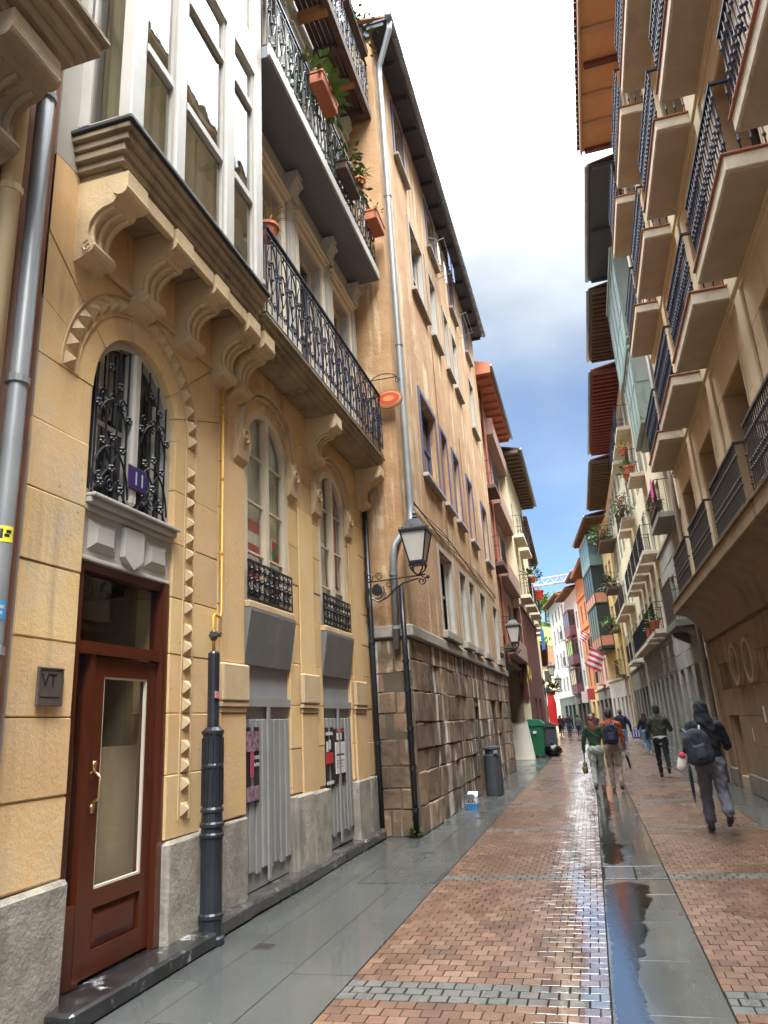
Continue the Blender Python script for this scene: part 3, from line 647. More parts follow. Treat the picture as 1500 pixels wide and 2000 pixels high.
# garage doors, sloping fascia boxes, arched windows with balconettes
for gi, (a, b_, cu, aw) in enumerate(((6.94, 8.18, 7.56, .62), (9.30, 10.50, 9.90, .60))):
    NG2 = -.05
    gd = MB(F1); gd.box(a, b_, NG2-.04, NG2, .16, 2.02); gar = gd.build('garage_door', SHUT, B1)
    nb = 8; w_ = (b_-a)/nb
    for i in range(nb):
        MB(F1).cbox(a+w_*i+.018, a+w_*(i+1)-.018, NG2+.001, NG2+.028, .30+.03*(i % 2), 1.80, .01).build('door_board', SHUT, gar)
    b = MB(F1); b.box(a, b_, NG2+.001, NG2+.045, 1.93, 2.02); b.box((a+b_)/2-.03, (a+b_)/2+.03, NG2+.029, NG2+.05, .2, 1.93); b.build('door_rail', SHUT, gar)
    MB(F1).box(a, b_, NG2-.04, NG2+.005, 2.02, 2.36).build('fascia_panel', mat('grey_fascia', (.27, .275, .285), .5, c2=(.23, .235, .245), nscale=1.5), B1)
    MB(F1).prism([(NG2, 2.36), (.0, 2.36), (.085, 2.92), (.085, 2.95), (NG2, 2.95)], a, b_, 'u').build('sign_box', mat('grey_sign_box', (.17, .17, .168), .55, c2=(.22, .22, .215), nscale=2.5, c3=(.24, .24, .235), c3scale=1.4), B1)
    MB(F1).cbox(a, b_+.02, -.3, .07, 2.955, 3.03, .01).build('window_sill', SANDC, B1)
    wn_ = MB(F1); n0 = -.085
    p0 = arc((cu, 4.93), aw-.10, 0, 180, 20, .42); p1 = arc((cu, 4.93), aw, 0, 180, 20, .52)
    for i in range(20): wn_.prism([p0[i], p1[i], p1[i+1], p0[i+1]], n0, n0+.08)
    wn_.box(cu-aw, cu-aw+.10, n0, n0+.08, 3.03, 4.93); wn_.box(cu+aw-.10, cu+aw, n0, n0+.08, 3.03, 4.93); wn_.box(cu-aw+.1, cu+aw-.1, n0, n0+.08, 3.03, 3.1)
    wn_.box(cu-.045, cu+.045, n0, n0+.09, 3.1, 5.35)
    for zz in (3.62, 4.22, 4.80):
        for s_ in (-1, 1): wn_.box(min(cu+s_*.045, cu+s_*(aw-.1)), max(cu+s_*.045, cu+s_*(aw-.1)), n0+.01, n0+.05, zz-.012, zz+.012)
    wo_ = wn_.build('arched_window', CREAMP, B1)
    b = MB(F1); b.prism(arc((cu, 4.93), aw-.09, 0, 180, 20, .43)+[(cu-aw+.09, 3.08), (cu+aw-.09, 3.08)], n0+.02, n0+.026); b.build('pane', GLASS, wo_)
    # cloth behind the glass
    def cloth(name, u_0, u_1, z_0, z_1, m_, nn=-.36, amp=.012):
        c_ = MB(F1); nn_ = 18
        for i in range(nn_):
            a_, bb = u_0+(u_1-u_0)*i/nn_, u_0+(u_1-u_0)*(i+1)/nn_
            f_ = lambda q: nn+amp*math.sin((q-u_0)*52)
            c_.quad((a_, f_(a_), z_0), (bb, f_(bb), z_0), (bb, f_(bb), z_1), (a_, f_(a_), z_1))
        return c_.build(name, m_, wo_, smooth=True)
    if gi == 0:
        cloth('curtain', cu-aw, cu, 4.0, 5.5, mat('white_blind', (.70, .66, .57), .9), -.12, .004); cloth('curtain', cu, cu+aw, 3.9, 5.5, CURT, -.12, .006)
        stripe = [mat('flag_white', (.72, .66, .6), .9), mat('flag_red', (.5, .035, .04), .9)]
        for i in range(6): cloth('flag_stripe', cu-aw, cu-.02, 3.2+i*.14, 3.34+i*.14, stripe[i % 2], -.10, .006)
        fg = cloth('flag', cu+.06, cu+aw-.06, 3.28, 3.93, mat('flag_red', (.5, .035, .04), .9), -.108, .003)
        cc = MB(F1); gx = mat('flag_green', (.05, .22, .06), .9)
        def diag(mm, p_, q_, w__, nn):
            d_ = Vector((q_[0]-p_[0], q_[1]-p_[1])).normalized(); x_ = Vector((-d_.y, d_.x))*w__
            MB(F1).prism([(p_[0]-x_.x, p_[1]-x_.y), (q_[0]-x_.x, q_[1]-x_.y), (q_[0]+x_.x, q_[1]+x_.y), (p_[0]+x_.x, p_[1]+x_.y)], nn, nn+.002).build('flag_cross', mm, wo_)
        m0, m1 = (cu+.06, 3.28), (cu+aw-.06, 3.93)
        diag(gx, (m0[0]+.03, m0[1]+.04), (m1[0]-.03, m1[1]-.04), .035, -.103); diag(gx, (m0[0]+.03, m1[1]-.04), (m1[0]-.03, m0[1]+.04), .035, -.1)
        wm = stripe[0]; diag(wm, ((m0[0]+m1[0])/2, m0[1]), ((m0[0]+m1[0])/2, m1[1]), .03, -.097); diag(wm, (m0[0], 3.605), (m1[0], 3.605), .035, -.094)
    else:
        cloth('curtain', cu-aw, cu, 3.1, 5.5, CURT, -.12, .006)
        for i in range(6): cloth('flag_stripe', cu+.02+i*.09, cu+.11+i*.09, 3.75, 5.4, mat('flag_white', (1, 1, 1)) if i % 2 else mat('flag_red', (1, 0, 0)), -.10, .006)
        ps = MB(F1).box(cu+.08, cu+.48, -.092, -.090, 3.12, 3.7).build('poster', mat('poster_cream', (.6, .52, .36), .9), wo_)
        b = MB(F1); b.prism([(cu+.20, 3.5), (cu+.24, 3.56), (cu+.28, 3.53), (cu+.32, 3.56), (cu+.36, 3.5), (cu+.28, 3.38)], -.0895, -.088); b.box(cu+.27, cu+.29, -.0895, -.088, 3.26, 3.38); b.build('print_mark', IRON, ps)
        text_mesh('TXIKI', .11, (cu+.10, -.336, 3.15), F1, IRON, 'lettering', ps, .001) if False else None
    bc = MB(F1); nb_ = .045
    bc.box(a+.01, b_-.01, nb_-.012, nb_+.012, 3.46, 3.485); bc.box(a+.01, b_-.01, nb_-.01, nb_+.01, 3.05, 3.07)
    k = 9; w_ = (b_-a-.02)/k
    for i in range(k+1): bc.tube([(a+.01+w_*i, nb_, 3.06), (a+.01+w_*i, nb_, 3.47)], .008, 5)
    for i in range(k):
        c = a+.01+w_*(i+.5)
        for zz, sg in ((3.15, 1), (3.27, -1), (3.39, 1)):
            bc.tube([(q[0], nb_, q[1]) for q in spiral((c, zz), .055, .012, 90*sg, 1.4*sg, 12)], .008, 5); bc.ball((c, nb_+.01, zz), .02, 6, 4)
    bc.build('balconette', IRON, B1)
# kerb-like threshold stones
y = 5.98
while y < 11.5:
    L = random.uniform(.75, 1.05); e = min(y+L, 11.52)
    MB(F1).cbox(y+.004, e-.004, -.3, .16+random.uniform(-.012, .012), 0., .145+random.uniform(-.008, .008), .03, .008).build('threshold_stone', STEP, B1); y = e
MB(F1).cbox(4.2, 5.97, -.3, .24, 0., .125, .02, .006).build('door_step', MARB, B1)

# corbels under bay and balcony
def corbel_poly(d=.46, h=.70, zt=5.97):
    p = [(0, zt), (d, zt), (d, zt-.17), (d-.03, zt-.21), (d-.10, zt-.22), (d-.12, zt-.26)]
    p += [(d-.14-.20*math.sin(t*math.pi/2), zt-.27-.20*(1-math.cos(t*math.pi/2))) for t in (0, .25, .5, .75, 1)]
    p += [(d-.33, zt-.55), (d-.33+.02, zt-.60), (d-.34, zt-.68), (d-.40, zt-.71), (0, zt-.73)]
    return p
def corbel(fr, uc, w, par, m=SANDC, d=.46, zt=5.97):
    b = MB(fr); p = corbel_poly(d, .7, zt)
    b.prism(p, uc-w/2, uc+w/2, 'u')
    for k in range(3):      # ribs on the curved face
        u_ = uc-w/2+w*(k+.5)/3
        b.tube([(u_, q[0]+.006, q[1]-.006) for q in p[6:12]], .022, 6)
    b.tube([(uc-w/2-.005, d-.33, zt-.62), (uc+w/2+.005, d-.33, zt-.62)], .06, 10); b.tube([(uc-w/2-.01, d-.06, zt-.15), (uc+w/2+.01, d-.06, zt-.15)], .065, 10)
    for s_ in (-1, 1):
        b.tube([(uc+s_*w/2, d-.33+q[0], zt-.62+q[1]) for q in spiral((0, 0), .055, .01, 90, 1.3, 10)], .012, 5)
    return smooth_by_angle(b.build('corbel', m, par))
for uc in (4.12, 4.85, 5.56, 6.28): corbel(F1, uc, .27, B1)
for uc in (6.66, 9.05, 11.35): corbel(F1, uc, .27, B1)
MB(F1).cbox(U0+.3, 6.42, .003, .05, 5.38, 5.44, .01).build('string_course', SANDC, B1)
# cornice slab of the bay
cn = MB(F1)
for (a, n1, z0, z1) in ((.10, .38, 5.98, 6.045), (.055, .43, 6.045, 6.12), (.02, .46, 6.12, 6.20), (.0, .50, 6.20, 6.28), (-.03, .53, 6.28, 6.34)):
    cn.cbox(3.90+a, 6.46-a*.3, -.1, n1, z0+.0015, z1, .008)
cn.build('bay_cornice', SANDG, B1)
MB(F1).cbox(3.85, 6.49, -.1, .56, 6.342, 6.385, .008).build('bay_flashing', mat('lead_flashing', (.035, .037, .04), .5), B1)
for k in range(3): MB(F1).cbox(4.28+.715*k, 4.69+.715*k, .38, .44, 5.83, 5.975, .01).build('soffit_moulding', SANDC, B1)
# glazed white bay
bay = MB(F1); NB = .49; Zb, Zt = 6.385, 13.0
for (a, b_) in ((3.93, 4.10), (4.60, 4.75), (5.55, 5.73), (6.26, 6.44)): bay.cbox(a, b_, NB-.12, NB, Zb, Zt, .01)
fl_z = [Zb, 9.75, Zt]
for z0 in fl_z: bay.box(3.935, 6.435, NB-.11, NB-.004, z0, z0+.10)
bay.box(3.935, 6.435, NB-.10, NB-.006, 9.35, 9.75)
bay.box(3.93, 4.02, 0, NB-.12, Zb, Zb+.1); bay.box(3.93, 4.0, 0.0, .1, Zb, Zt); bay.box(3.93, 4.0, .10, NB-.12, 7.9, 7.98); bay.box(3.93, 4.0, .10, NB-.12, 9.3, 9.8)
bay.box(6.37, 6.44, 0, NB-.12, Zb, Zt)
byo = bay.build('glazed_bay', WHITE, B1)
BGL = glass_mat('bay_glass', (.8, .8, .75), 2.1, .9)
for (a, b_, rails) in ((4.10, 4.60, (7.42, 8.78)), (4.75, 5.55, (7.42, 8.76)), (5.73, 6.26, (7.46, 8.8))):
    for z0, z1 in ((Zb+.1, 9.35), (9.85, Zt)):
        b = MB(F1); b.box(a, a+.045, NB-.09, NB-.03, z0, z1); b.box(b_-.045, b_, NB-.09, NB-.03, z0, z1); b.box(a+.045, b_-.045, NB-.09, NB-.03, z0, z0+.06); b.box(a+.045, b_-.045, NB-.09, NB-.03, z1-.05, z1)
        for rz in rails:
            rz = rz if z0 < 9 else rz+3.45
            if rz < z1: b.cbox(a+.045, b_-.045, NB-.09, NB-.015, rz-.05, rz+.045, .01)
        so = b.build('sash', WHITE, byo)
        zz = [z0+.06]+[rz+(0 if z0 < 9 else 3.45) for rz in rails if rz+(0 if z0 < 9 else 3.45) < z1]+[z1-.05]
        for q in range(len(zz)-1): MB(F1).box(a+.045, b_-.045, NB-.066, NB-.060, zz[q]+.045, zz[q+1]-.045).build('bay_pane', BGL, byo)
MB(F1).box(3.95, 3.956, .10, NB-.12, Zb+.1, 7.9).build('bay_pane', BGL, byo); MB(F1).box(3.95, 3.956, .10, NB-.12, 7.98, 9.3).build('bay_pane', BGL, byo)
b = MB(F1)
for i in range(40):
    a_, c_ = 4.02+2.36*i/40, 4.02+2.36*(i+1)/40; f_ = lambda q: .12+.02*math.sin(q*30)
    b.quad((a_, f_(a_), Zb+.1), (c_, f_(c_), Zb+.1), (c_, f_(c_), Zt), (a_, f_(a_), Zt))
b.build('bay_curtain', CURT, byo, smooth=True)
b = MB(F1); b.box(3.94, 6.43, -.3, NB-.1, 9.4, 9.7); b.box(3.94, 6.43, -.3, NB-.1, Zt, Zt+.1); b.build('bay_floor', WHITE, byo)
# upper wall behind the balconies: grey painted, French windows with moulded surrounds, pilasters with scroll capitals
up = MB(F1); WN = [(7.05, 8.05), (8.72, 9.72), (10.28, 11.18)]
ops = [(a, b_, z0, z1) for a, b_ in WN for z0, z1 in ((6.25, 9.0), (10.12, 12.8), (14.2, 16.8))]
facade(up, U0, U1, 6.05, 18.2, ops, .22); shell(up, U0, U1, 18.2, 8, 0.)
up.build('upper_wall', GREYW, B1)
for a, b_, z0, z1 in ops:
    window(B1, F1, a, b_, z0, z1, -.21, CREAMP, 2, 2, .09, glass=DGLASS)
    b = MB(F1); b.cbox(a-.14, a-.004, .001, .05, z0, z1+.12, .008); b.cbox(b_+.004, b_+.14, .001, .05, z0, z1+.12, .008); b.cbox(a-.0, b_, .001, .05, z1+.003, z1+.12, .008); b.cbox(a-.16, b_+.16, .002, .09, z1+.15, z1+.21, .01); b.cbox(a-.20, b_+.20, .002, .13, z1+.212, z1+.26, .01)
    b.cbox(a+.1, b_-.1, .001, .03, z1+.30, z1+.52, .01)
    b.build('window_surround', CREAMP if z0 < 9 else WHITE, B1)
for uc in (6.72, 8.39, 10.0, 11.40):
    for z0, z1 in ((6.25, 9.75), (10.1, 13.7), (14.2, 17.6)):
        b = MB(F1); b.cbox(uc-.13, uc+.13, .002, .06, z0, z1-.42, .01); b.cbox(uc-.10, uc+.10, .06, .075, z0+.9, z1-.6, .006); b.build('pilaster', GREYW, B1)
        b = MB(F1); b.cbox(uc-.15, uc+.15, .002, .14, z1-.42, z1-.30, .02); b.prism([(0.002, z1-.30), (.12, z1-.30), (.17, z1-.2), (.20, z1-.08), (.15, z1-.02), (.22, z1), (.002, z1)], uc-.12, uc+.12, 'u')
        b.tube([(uc-.14, .17, z1-.12), (uc+.14, .17, z1-.12)], .05, 8); b.tube([(uc-.12, .10, z1-.34), (uc+.12, .10, z1-.34)], .05, 8); smooth_by_angle(b.build('scroll_capital', GREYW, B1))
# balconies
def rail_panel(w, h):
    b = MB(F1); r = .0085
    b.tube([(0, 0, 0), (0, 0, h)], .011, 6); b.tube([(w/2, 0, .05), (w/2, 0, h)], r, 5); b.tube([(w/4, 0, .05), (w/4, 0, h-.12)], .007, 5); b.tube([(w*.75, 0, .05), (w*.75, 0, h-.12)], .007, 5)
    for c in (0, w/2):
        b.tube([(q[0], .006, q[1]) for q in arc((c+w/4, h*.52), w/4-.01, 0, 180, 10, h*.34)], r, 5)
        b.tube([(q[0], .006, q[1]) for q in arc((c+w/4, h*.12), w/4-.02, 0, 180, 10, h*.55)], r, 5)
        for s_ in (-1, 1):
            b.tube([(q[0], .01, q[1]) for q in spiral((c+w/4+s_*w*.11, h*.16), .06, .012, 90, 1.5*s_, 14)], .007, 5)
            b.tube([(q[0], .01, q[1]) for q in spiral((c+w/4+s_*w*.12, h*.60), .05, .012, -90, 1.4*s_, 12)], .007, 5)
            b.tube([(c+w/4, .012, h*.28), (c+w/4+s_*w*.10, .012, h*.38), (c+w/4+s_*w*.16, .012, h*.52)], .0075, 5)
            b.ball((c+w/4+s_*w*.16, .014, h*.53), .02, 6, 4)
        b.tube([(q[0], .006, q[1]) for q in spiral((c+w/4, h*.88), .055, .02, 0, 1, 12)], .007, 5); b.ball((c+w/4, .01, h*.45), .022, 6, 4)
    return b
def iron_balcony(z, h, u0, u1, nf, slab_fn, mrail=IRONB):
    sl = slab_fn()
    b = MB(F1)
    for zz, t in ((z+.04, .012), (z+h, .022)):
        b.box(u0, u1, nf-t, nf+t, zz-.012, zz+.012)
        for ue in (u0, u1): b.box(ue-t, ue+t, 0, nf-t, zz-.0115, zz+.0115)
    b.box(u0, u1, nf-.008, nf+.008, z+h*.92, z+h*.935)
    b.build('handrail', mrail, sl)
    n = 8; w = (u1-u0)/n; me = None
    src = rail_panel(w, h-.05); fr_o = F1((0, 0, 0)); me = src.mesh('railing_panel', fr_o, mrail)
    for i in range(n): put(me, 'railing_panel', F1((u0+w*i, nf, z+.04)), sl)
    for ue in (u0, u1):
        b = MB(F1)
        for q in range(4): b.tube([(ue, nf*(q+.5)/4, z+.04), (ue, nf*(q+.5)/4, z+h)], .009, 5)
        for q in range(3): b.tube([(ue, nf*(q+1)/4+x_[0], z+x_[1]) for x_ in spiral((0, h*.5), .08, .02, 90, 1.5, 14)], .008, 5)
        b.build('side_railing', mrail, sl)
    return sl
def slab1():
    b = MB(F1)
    for (a, n1, z0, z1) in ((.1, .37, 5.975, 6.03), (.05, .42, 6.03, 6.085), (.02, .46, 6.085, 6.14), (0, .50, 6.14, 6.18)): b.cbox(6.50+a*.2, 11.5-a, -.1, n1, z0+.0015, z1, .008)
    b.cbox(6.8, 8.9, .03, .30, 5.955, 5.976, .004); b.cbox(9.2, 11.2, .03, .30, 5.955, 5.976, .004)
    return b.build('balcony_slab', SANDG, B1)
def slab2():
    b = MB(F1); b.cbox(6.46, 11.5, -.1, .56, 9.82, 10.02, .008); o = b.build('balcony_slab', SLATE, B1)
    MB(F1).cbox(6.45, 11.51, .561, .60, 9.84, 10.03, .008).build('slab_edge', WHITE, o); return o
iron_balcony(6.18, 1.2, 6.56, 11.48, .47, slab1)
iron_balcony(10.03, 1.25, 6.50, 11.48, .54, slab2, IRON)
def slab3():
    b = MB(F1); b.cbox(6.46, 11.6, .5, .62, 13.78, 14.0, .006)
    for k in range(5): b.cbox(6.46, 11.6, .02+.096*k, .108+.096*k, 13.93, 13.98, .004)
    o = b.build('balcony_slab', WOOD, B1)
    for k in range(7): MB(F1).cbox(6.7+k*.78, 6.82+k*.78, 0, .55, 13.72, 13.925, .01).build('joist', WOODO if k % 2 else WOOD, o)
    return o
iron_balcony(14.0, 1.2, 6.5, 11.58, .58, slab3, IRON)

# ------------------------------------------------------------------ left: corner of the next house (nearest), with its balcony
F0 = Fr(-3.42, 0, 'L')
B0 = thing('pink_house', (-3.5, 1.2, 0), 'pinkish house with a blackened stone balcony slab on a carved bracket beside the cream pipe', 'building')
PINK = mat('pink_plaster', (.44, .25, .19), .9, c2=(.36, .2, .15), nscale=1.4, streak=(.2, .12, .1), samt=.4, bump=.2)
b = MB(F0); facade(b, -3, 3.70, 0, 18, [(1.2, 2.3, 6.6, 9.2), (-1.4, -.3, 6.6, 9.2)], .25, n=-.03); shell(b, -3, 3.70, 18, 8); b.build('wall', PINK, B0)
for a, c_ in ((1.2, 2.3), (-1.4, -.3)): window(B0, F0, a, c_, 6.6, 9.2, -.27, WHITE, 2, 2)
b = MB(F0)
for (a, n1, z0, z1) in ((.22, .48, 6.05, 6.13), (.16, .56, 6.13, 6.22), (.10, .62, 6.22, 6.30), (.04, .68, 6.30, 6.42), (0, .72, 6.42, 6.47)): b.cbox(-2.4, 3.36-a, -.2, n1, z0+.0015, z1, .01)
sl0 = b.build('balcony_slab', SANDG, B0)
for uc in (2.88, .4, -2.0):
    c = corbel(F0, uc, .42, B0, SANDG, .55, 6.05)
b = MB(F0); b.tube([(-2.4, .62, 7.55), (3.28, .62, 7.55)], .025, 6)
for i in range(40): b.tube([(-2.3+i*.143, .62, 6.47), (-2.3+i*.143, .62, 7.55)], .009, 5)
b.build('railing', IRON, sl0)

# ------------------------------------------------------------------ pipes on the left
def pipe_thing(name, pts, r, m, label, cat='drainpipe', collars=(), seg=12, mc=None, extra=None):
    t = thing(name, (pts[-1][0], pts[-1][1], min(p[2] for p in pts)), label, cat)
    MB().tube(pts, r, seg).build('pipe', m, t, smooth=True)
    for c in collars:
        MB().lathe([(r*.9, c[2]-.03), (r+.014, c[2]-.025), (r+.014, c[2]+.025), (r*.9, c[2]+.03)], c[:2], seg).build('collar', mc or m, t)
    return t
pipe_thing('drainpipe', [(-3.33, 3.47, 16), (-3.33, 3.47, 2.25), (-3.33, 3.47, .02)], .062, ZINC, 'grey zinc drainpipe with stickers beside the left pier of the number 11 door', collars=[(-3.33, 3.47, 3.95), (-3.33, 3.47, 2.2), (-3.33, 3.47, 6.3)])
pipe_thing('drainpipe', [(-3.36, 3.27, 16), (-3.36, 3.27, .02)], .068, CREAMPIPE, 'cream painted drainpipe under the blackened balcony bracket', collars=[(-3.36, 3.27, 5.3), (-3.36, 3.27, 2.4)])
STK = {'yellow_sticker': ((.75, .7, .05), 2.85, .10, .05), 'blue_sticker': ((.04, .25, .55), 2.38, .11, .055)}
for k, (c, z, h, w) in STK.items():
    t = thing(k, (-3.27, 3.45, z), '%s sticker on the grey zinc drainpipe' % ('yellow and black' if 'yell' in k else 'round blue and white'), 'sticker')
    b = MB(); rr = .0635
    def sarc(mb, a0, a1, z0, z1, rr):
        for i in range(6):
            t0, t1 = R(a0+(a1-a0)*i/6), R(a0+(a1-a0)*(i+1)/6)
            mb.quad((-3.33+rr*math.cos(t0), 3.47+rr*math.sin(t0), z0), (-3.33+rr*math.cos(t1), 3.47+rr*math.sin(t1), z0), (-3.33+rr*math.cos(t1), 3.47+rr*math.sin(t1), z1), (-3.33+rr*math.cos(t0), 3.47+rr*math.sin(t0), z1))
    sarc(b, -75, 15, z, z+h, rr); b.build('backing', mat(k+'_print', c, .5), t)
    b = MB(); sarc(b, -60, -45, z+.02, z+h-.02, rr+.001); sarc(b, -38, -10, z+.03, z+.05, rr+.001); sarc(b, -30, 0, z+h-.045, z+h-.025, rr+.001); b.build('print_mark', IRON if 'yell' in k else WHITE, t)
# slim conduit at the far end of the house
pipe_thing('drainpipe', [(-3.36, 11.52, 5.3), (-3.34, 11.52, .15)], .045, ZINCD, 'slim dark drainpipe in the corner between the sandstone house and the orange house', collars=[(-3.35, 11.52, 3.0), (-3.34, 11.52, 1.4)])
# ribbed cast-iron pipe guard and gas riser
t = thing('pipe_guard', (-3.27, 6.02, 0), 'black ribbed cast iron pipe guard standing on the pavement beside the red door', 'pipe guard')
C_ = (-3.27, 6.02)
MB().lathe([(.105, .0), (.115, .02), (.115, .06), (.095, .075), (.092, .20), (.105, .21), (.105, .235), (.092, .25), (.092, .82), (.105, .83), (.105, .85), (.092, .865), (.092, .90), (.106, .91), (.106, .935), (.092, .95), (.088, 1.02), (.100, 1.03), (.100, 1.05), (.086, 1.07), (.086, 1.38), (.096, 1.39), (.096, 1.41), (.086, 1.425), (.086, 1.66), (.10, 1.68), (.10, 1.70), (.06, 1.73)], C_, 16).build('guard_tube', ZINCD, t)
for k in range(12):
    a = 2*math.pi*k/12; MB().box(C_[0]+.088*math.cos(a)-.006, C_[0]+.088*math.cos(a)+.006, C_[1]+.088*math.sin(a)-.006, C_[1]+.088*math.sin(a)+.006, 1.08, 1.64).build('rib', ZINCD, t)
MB().lathe([(.052, 1.7), (.052, 2.38), (.04, 2.40)], C_, 14).build('upper_tube', ZINCD, t, smooth=False)
MB().box(C_[0]+.04, C_[0]+.055, C_[1]-.05, C_[1]+.02, 1.98, 2.04).build('warning_label', mat('faded_red_label', (.5, .2, .2), .6), t)
t = thing('gas_pipe', (-3.36, 6.3, 2.4), 'thin yellow gas pipe running up the sandstone wall beside the arch', 'gas pipe')
MB().tube([(-3.38, 6.36, 5.9), (-3.38, 6.36, 2.82), (-3.36, 6.30, 2.76), (-3.31, 6.10, 2.76), (-3.29, 6.04, 2.72), (-3.28, 6.03, 2.38)], .014, 8).build('pipe', GASY, t, smooth=True)
b = MB(); b.lathe([(.02, 2.5), (.035, 2.52), (.035, 2.58), (.02, 2.60)], (-3.28, 6.03), 10); b.box(-3.25, -3.2, 6.02, 6.04, 2.55, 2.57); b.box(-3.31, -3.22, 5.99, 6.07, 2.535, 2.555); b.build('valve', IRONG, t)
for z in (3.4, 4.2, 5.0): MB().lathe([(.018, z), (.022, z+.005), (.022, z+.03), (.018, z+.035)], (-3.38, 6.36), 8).build('clip', GASY, t)

# ------------------------------------------------------------------ signs and posters on the left wall
BRONZE = mat('bronze_plaque', (.16, .13, .115), .4, c2=(.12, .1, .09), nscale=12, metallic=.5)
t = thing('wall_plaque', (-3.4, 4.06, 1.9), 'bronze wall plaque with the letters VT on the pier left of the red door', 'plaque')
b = MB(F1).cbox(3.945, 4.185, .012, .026, 1.90, 2.15, .004); b.build('plate', BRONZE, t)
b = MB(F1)
for q in ((3.95, 4.18, 1.905, 1.913), (3.95, 4.18, 2.137, 2.145)): b.box(q[0], q[1], .0265, .032, q[2], q[3])
for q in ((3.95, 3.958), (4.172, 4.18)): b.box(q[0], q[1], .0265, .0318, 1.913, 2.137)
b.build('rim', BRONZE, t)
text_mesh('VT', .12, (3.975, .027, 2.025), F1, IRON, 'letters', t, .003)
b = MB(F1); b.box(3.98, 4.15, .0266, .028, 1.955, 1.96); b.build('engraved_line', IRON, t)
t = thing('house_number', (-3.4, 4.92, 3.5), 'dark blue enamel house number 11 fixed to the white mullion', 'house number')
b = MB(F1).cbox(4.83, 5.07, -.002, .008, 3.66, 3.85, .004); b.build('plate', mat('blue_enamel', (.018, .016, .13), .25, coat=.5), t)
MB(F1).cbox(4.82, 5.08, -.008, -.001, 3.65, 3.86, .003).build('rust_edge', mat('rusty_edge', (.12, .05, .03), .8), t)
text_mesh('11', .17, (4.875, .010, 3.695), F1, WHITE, 'digits', t, .002)
PBLK = mat('poster_black', (.02, .018, .022), .5); PPNK = mat('poster_pink', (.36, .06, .1), .6); PWHT = mat('poster_white', (.6, .58, .56), .6); PRED = mat('poster_red', (.45, .03, .03), .6); PMAG = mat('poster_mauve', (.35, .2, .26), .6, c2=(.05, .03, .05), nscale=22, namt=1.)
NP = -.017
def poster(u0, u1, z0, z1, label, items, base=PBLK):
    t = thing('poster', F1((u0, NP, z0)), label, 'poster')
    b = MB(F1)
    nn = 6
    for i in range(nn):
        a, c_ = u0+(u1-u0)*i/nn, u0+(u1-u0)*(i+1)/nn; f = lambda q: NP+.006*math.sin((q-u0)/(u1-u0)*9)
        b.box(a, c_, f((a+c_)/2)-.002, f((a+c_)/2), z0, z1)
    b.build('sheet', base, t)
    for it in items:
        if it[0] == 'r': MB(F1).box(u0+it[1], u0+it[2], NP+.008, NP+.010+.001*len(it), z0+it[3], z0+it[4]).build('printed_block', it[5], t)
        else: text_mesh(it[1], it[2], (u0+it[3], NP+.012, z0+it[4]), F1, it[5], 'print', t, .002)
poster(6.96, 7.32, .98, 1.72, 'pink and black concert poster pasted on the first grey garage door', [('r', .03, .33, .5, .70, PMAG), ('t', 'NSBO', .11, .04, .58, PPNK), ('r', .14, .21, .25, .5, PPNK), ('r', .04, .32, .02, .16, PMAG), ('r', .02, .09, .2, .40, PBLK), ('t', 'TXOS', .05, .22, .42, PWHT), ('t', 'AZAR', .05, .22, .35, PWHT)])
poster(9.32, 9.68, .92, 1.68, 'black poster with white bars and a red block on the second grey garage door', [('r', .06, .12, .45, .58, PWHT), ('r', .16, .22, .48, .6, PWHT), ('r', .03, .3, .30, .44, PRED), ('r', .05, .3, .66, .70, PWHT), ('r', .04, .3, .04, .08, PWHT)])
poster(9.70, 10.14, .94, 1.66, 'black and white HITZALDI talk poster on the second grey garage door', [('r', .02, .42, .13, .54, PWHT), ('t', 'HITZALDI', .088, .03, .42, PBLK), ('r', .05, .36, .36, .385, PRED), ('r', .05, .38, .29, .30, PBLK), ('r', .05, .30, .25, .26, PBLK), ('r', .05, .34, .21, .22, PBLK), ('r', .10, .16, .57, .66, PWHT), ('r', .24, .30, .57, .66, PWHT), ('r', .08, .4, .67, .70, PRED)])

# ------------------------------------------------------------------ shared street-house pieces
def rail(fr, parent, u0, u1, n1, z, h, m, step=.12, r=.008, sides=True, seg=4, name='railing'):
    b = MB(fr); b.box(u0, u1, n1-.015, n1+.015, z+h-.02, z+h); b.box(u0, u1, n1-.01, n1+.01, z+.05, z+.07)
    k = max(2, int((u1-u0)/step))
    for i in range(k+1): b.tube([(u0+(u1-u0)*i/k, n1, z), (u0+(u1-u0)*i/k, n1, z+h)], r, seg, False)
    if sides:
        for ue in (u0, u1):
            b.box(ue-.012, ue+.012, 0, n1-.015, z+h-.0195, z+h-.0005)
            for q in range(3): b.tube([(ue, n1*(q+.5)/3, z), (ue, n1*(q+.5)/3, z+h)], r, seg, False)
    return b.build(name, m, parent)
def balcony(fr, parent, u0, u1, n1, z, th, mslab, mrail, h=1.0, step=.12, console=False, floor=None):
    b = MB(fr); b.cbox(u0, u1, -.05, n1, z-th, z, .01)
    if console:
        for uc in (u0+.2, u1-.2): b.prism([(0, z-th), (n1*.8, z-th), (n1*.75, z-th-.1), (.1, z-th-.3), (0, z-th-.32)], uc-.08, uc+.08, 'u')
    o = b.build('balcony', mslab, parent); rail(fr, o, u0+.03, u1-.03, n1-.04, z, h, mrail, step); return o
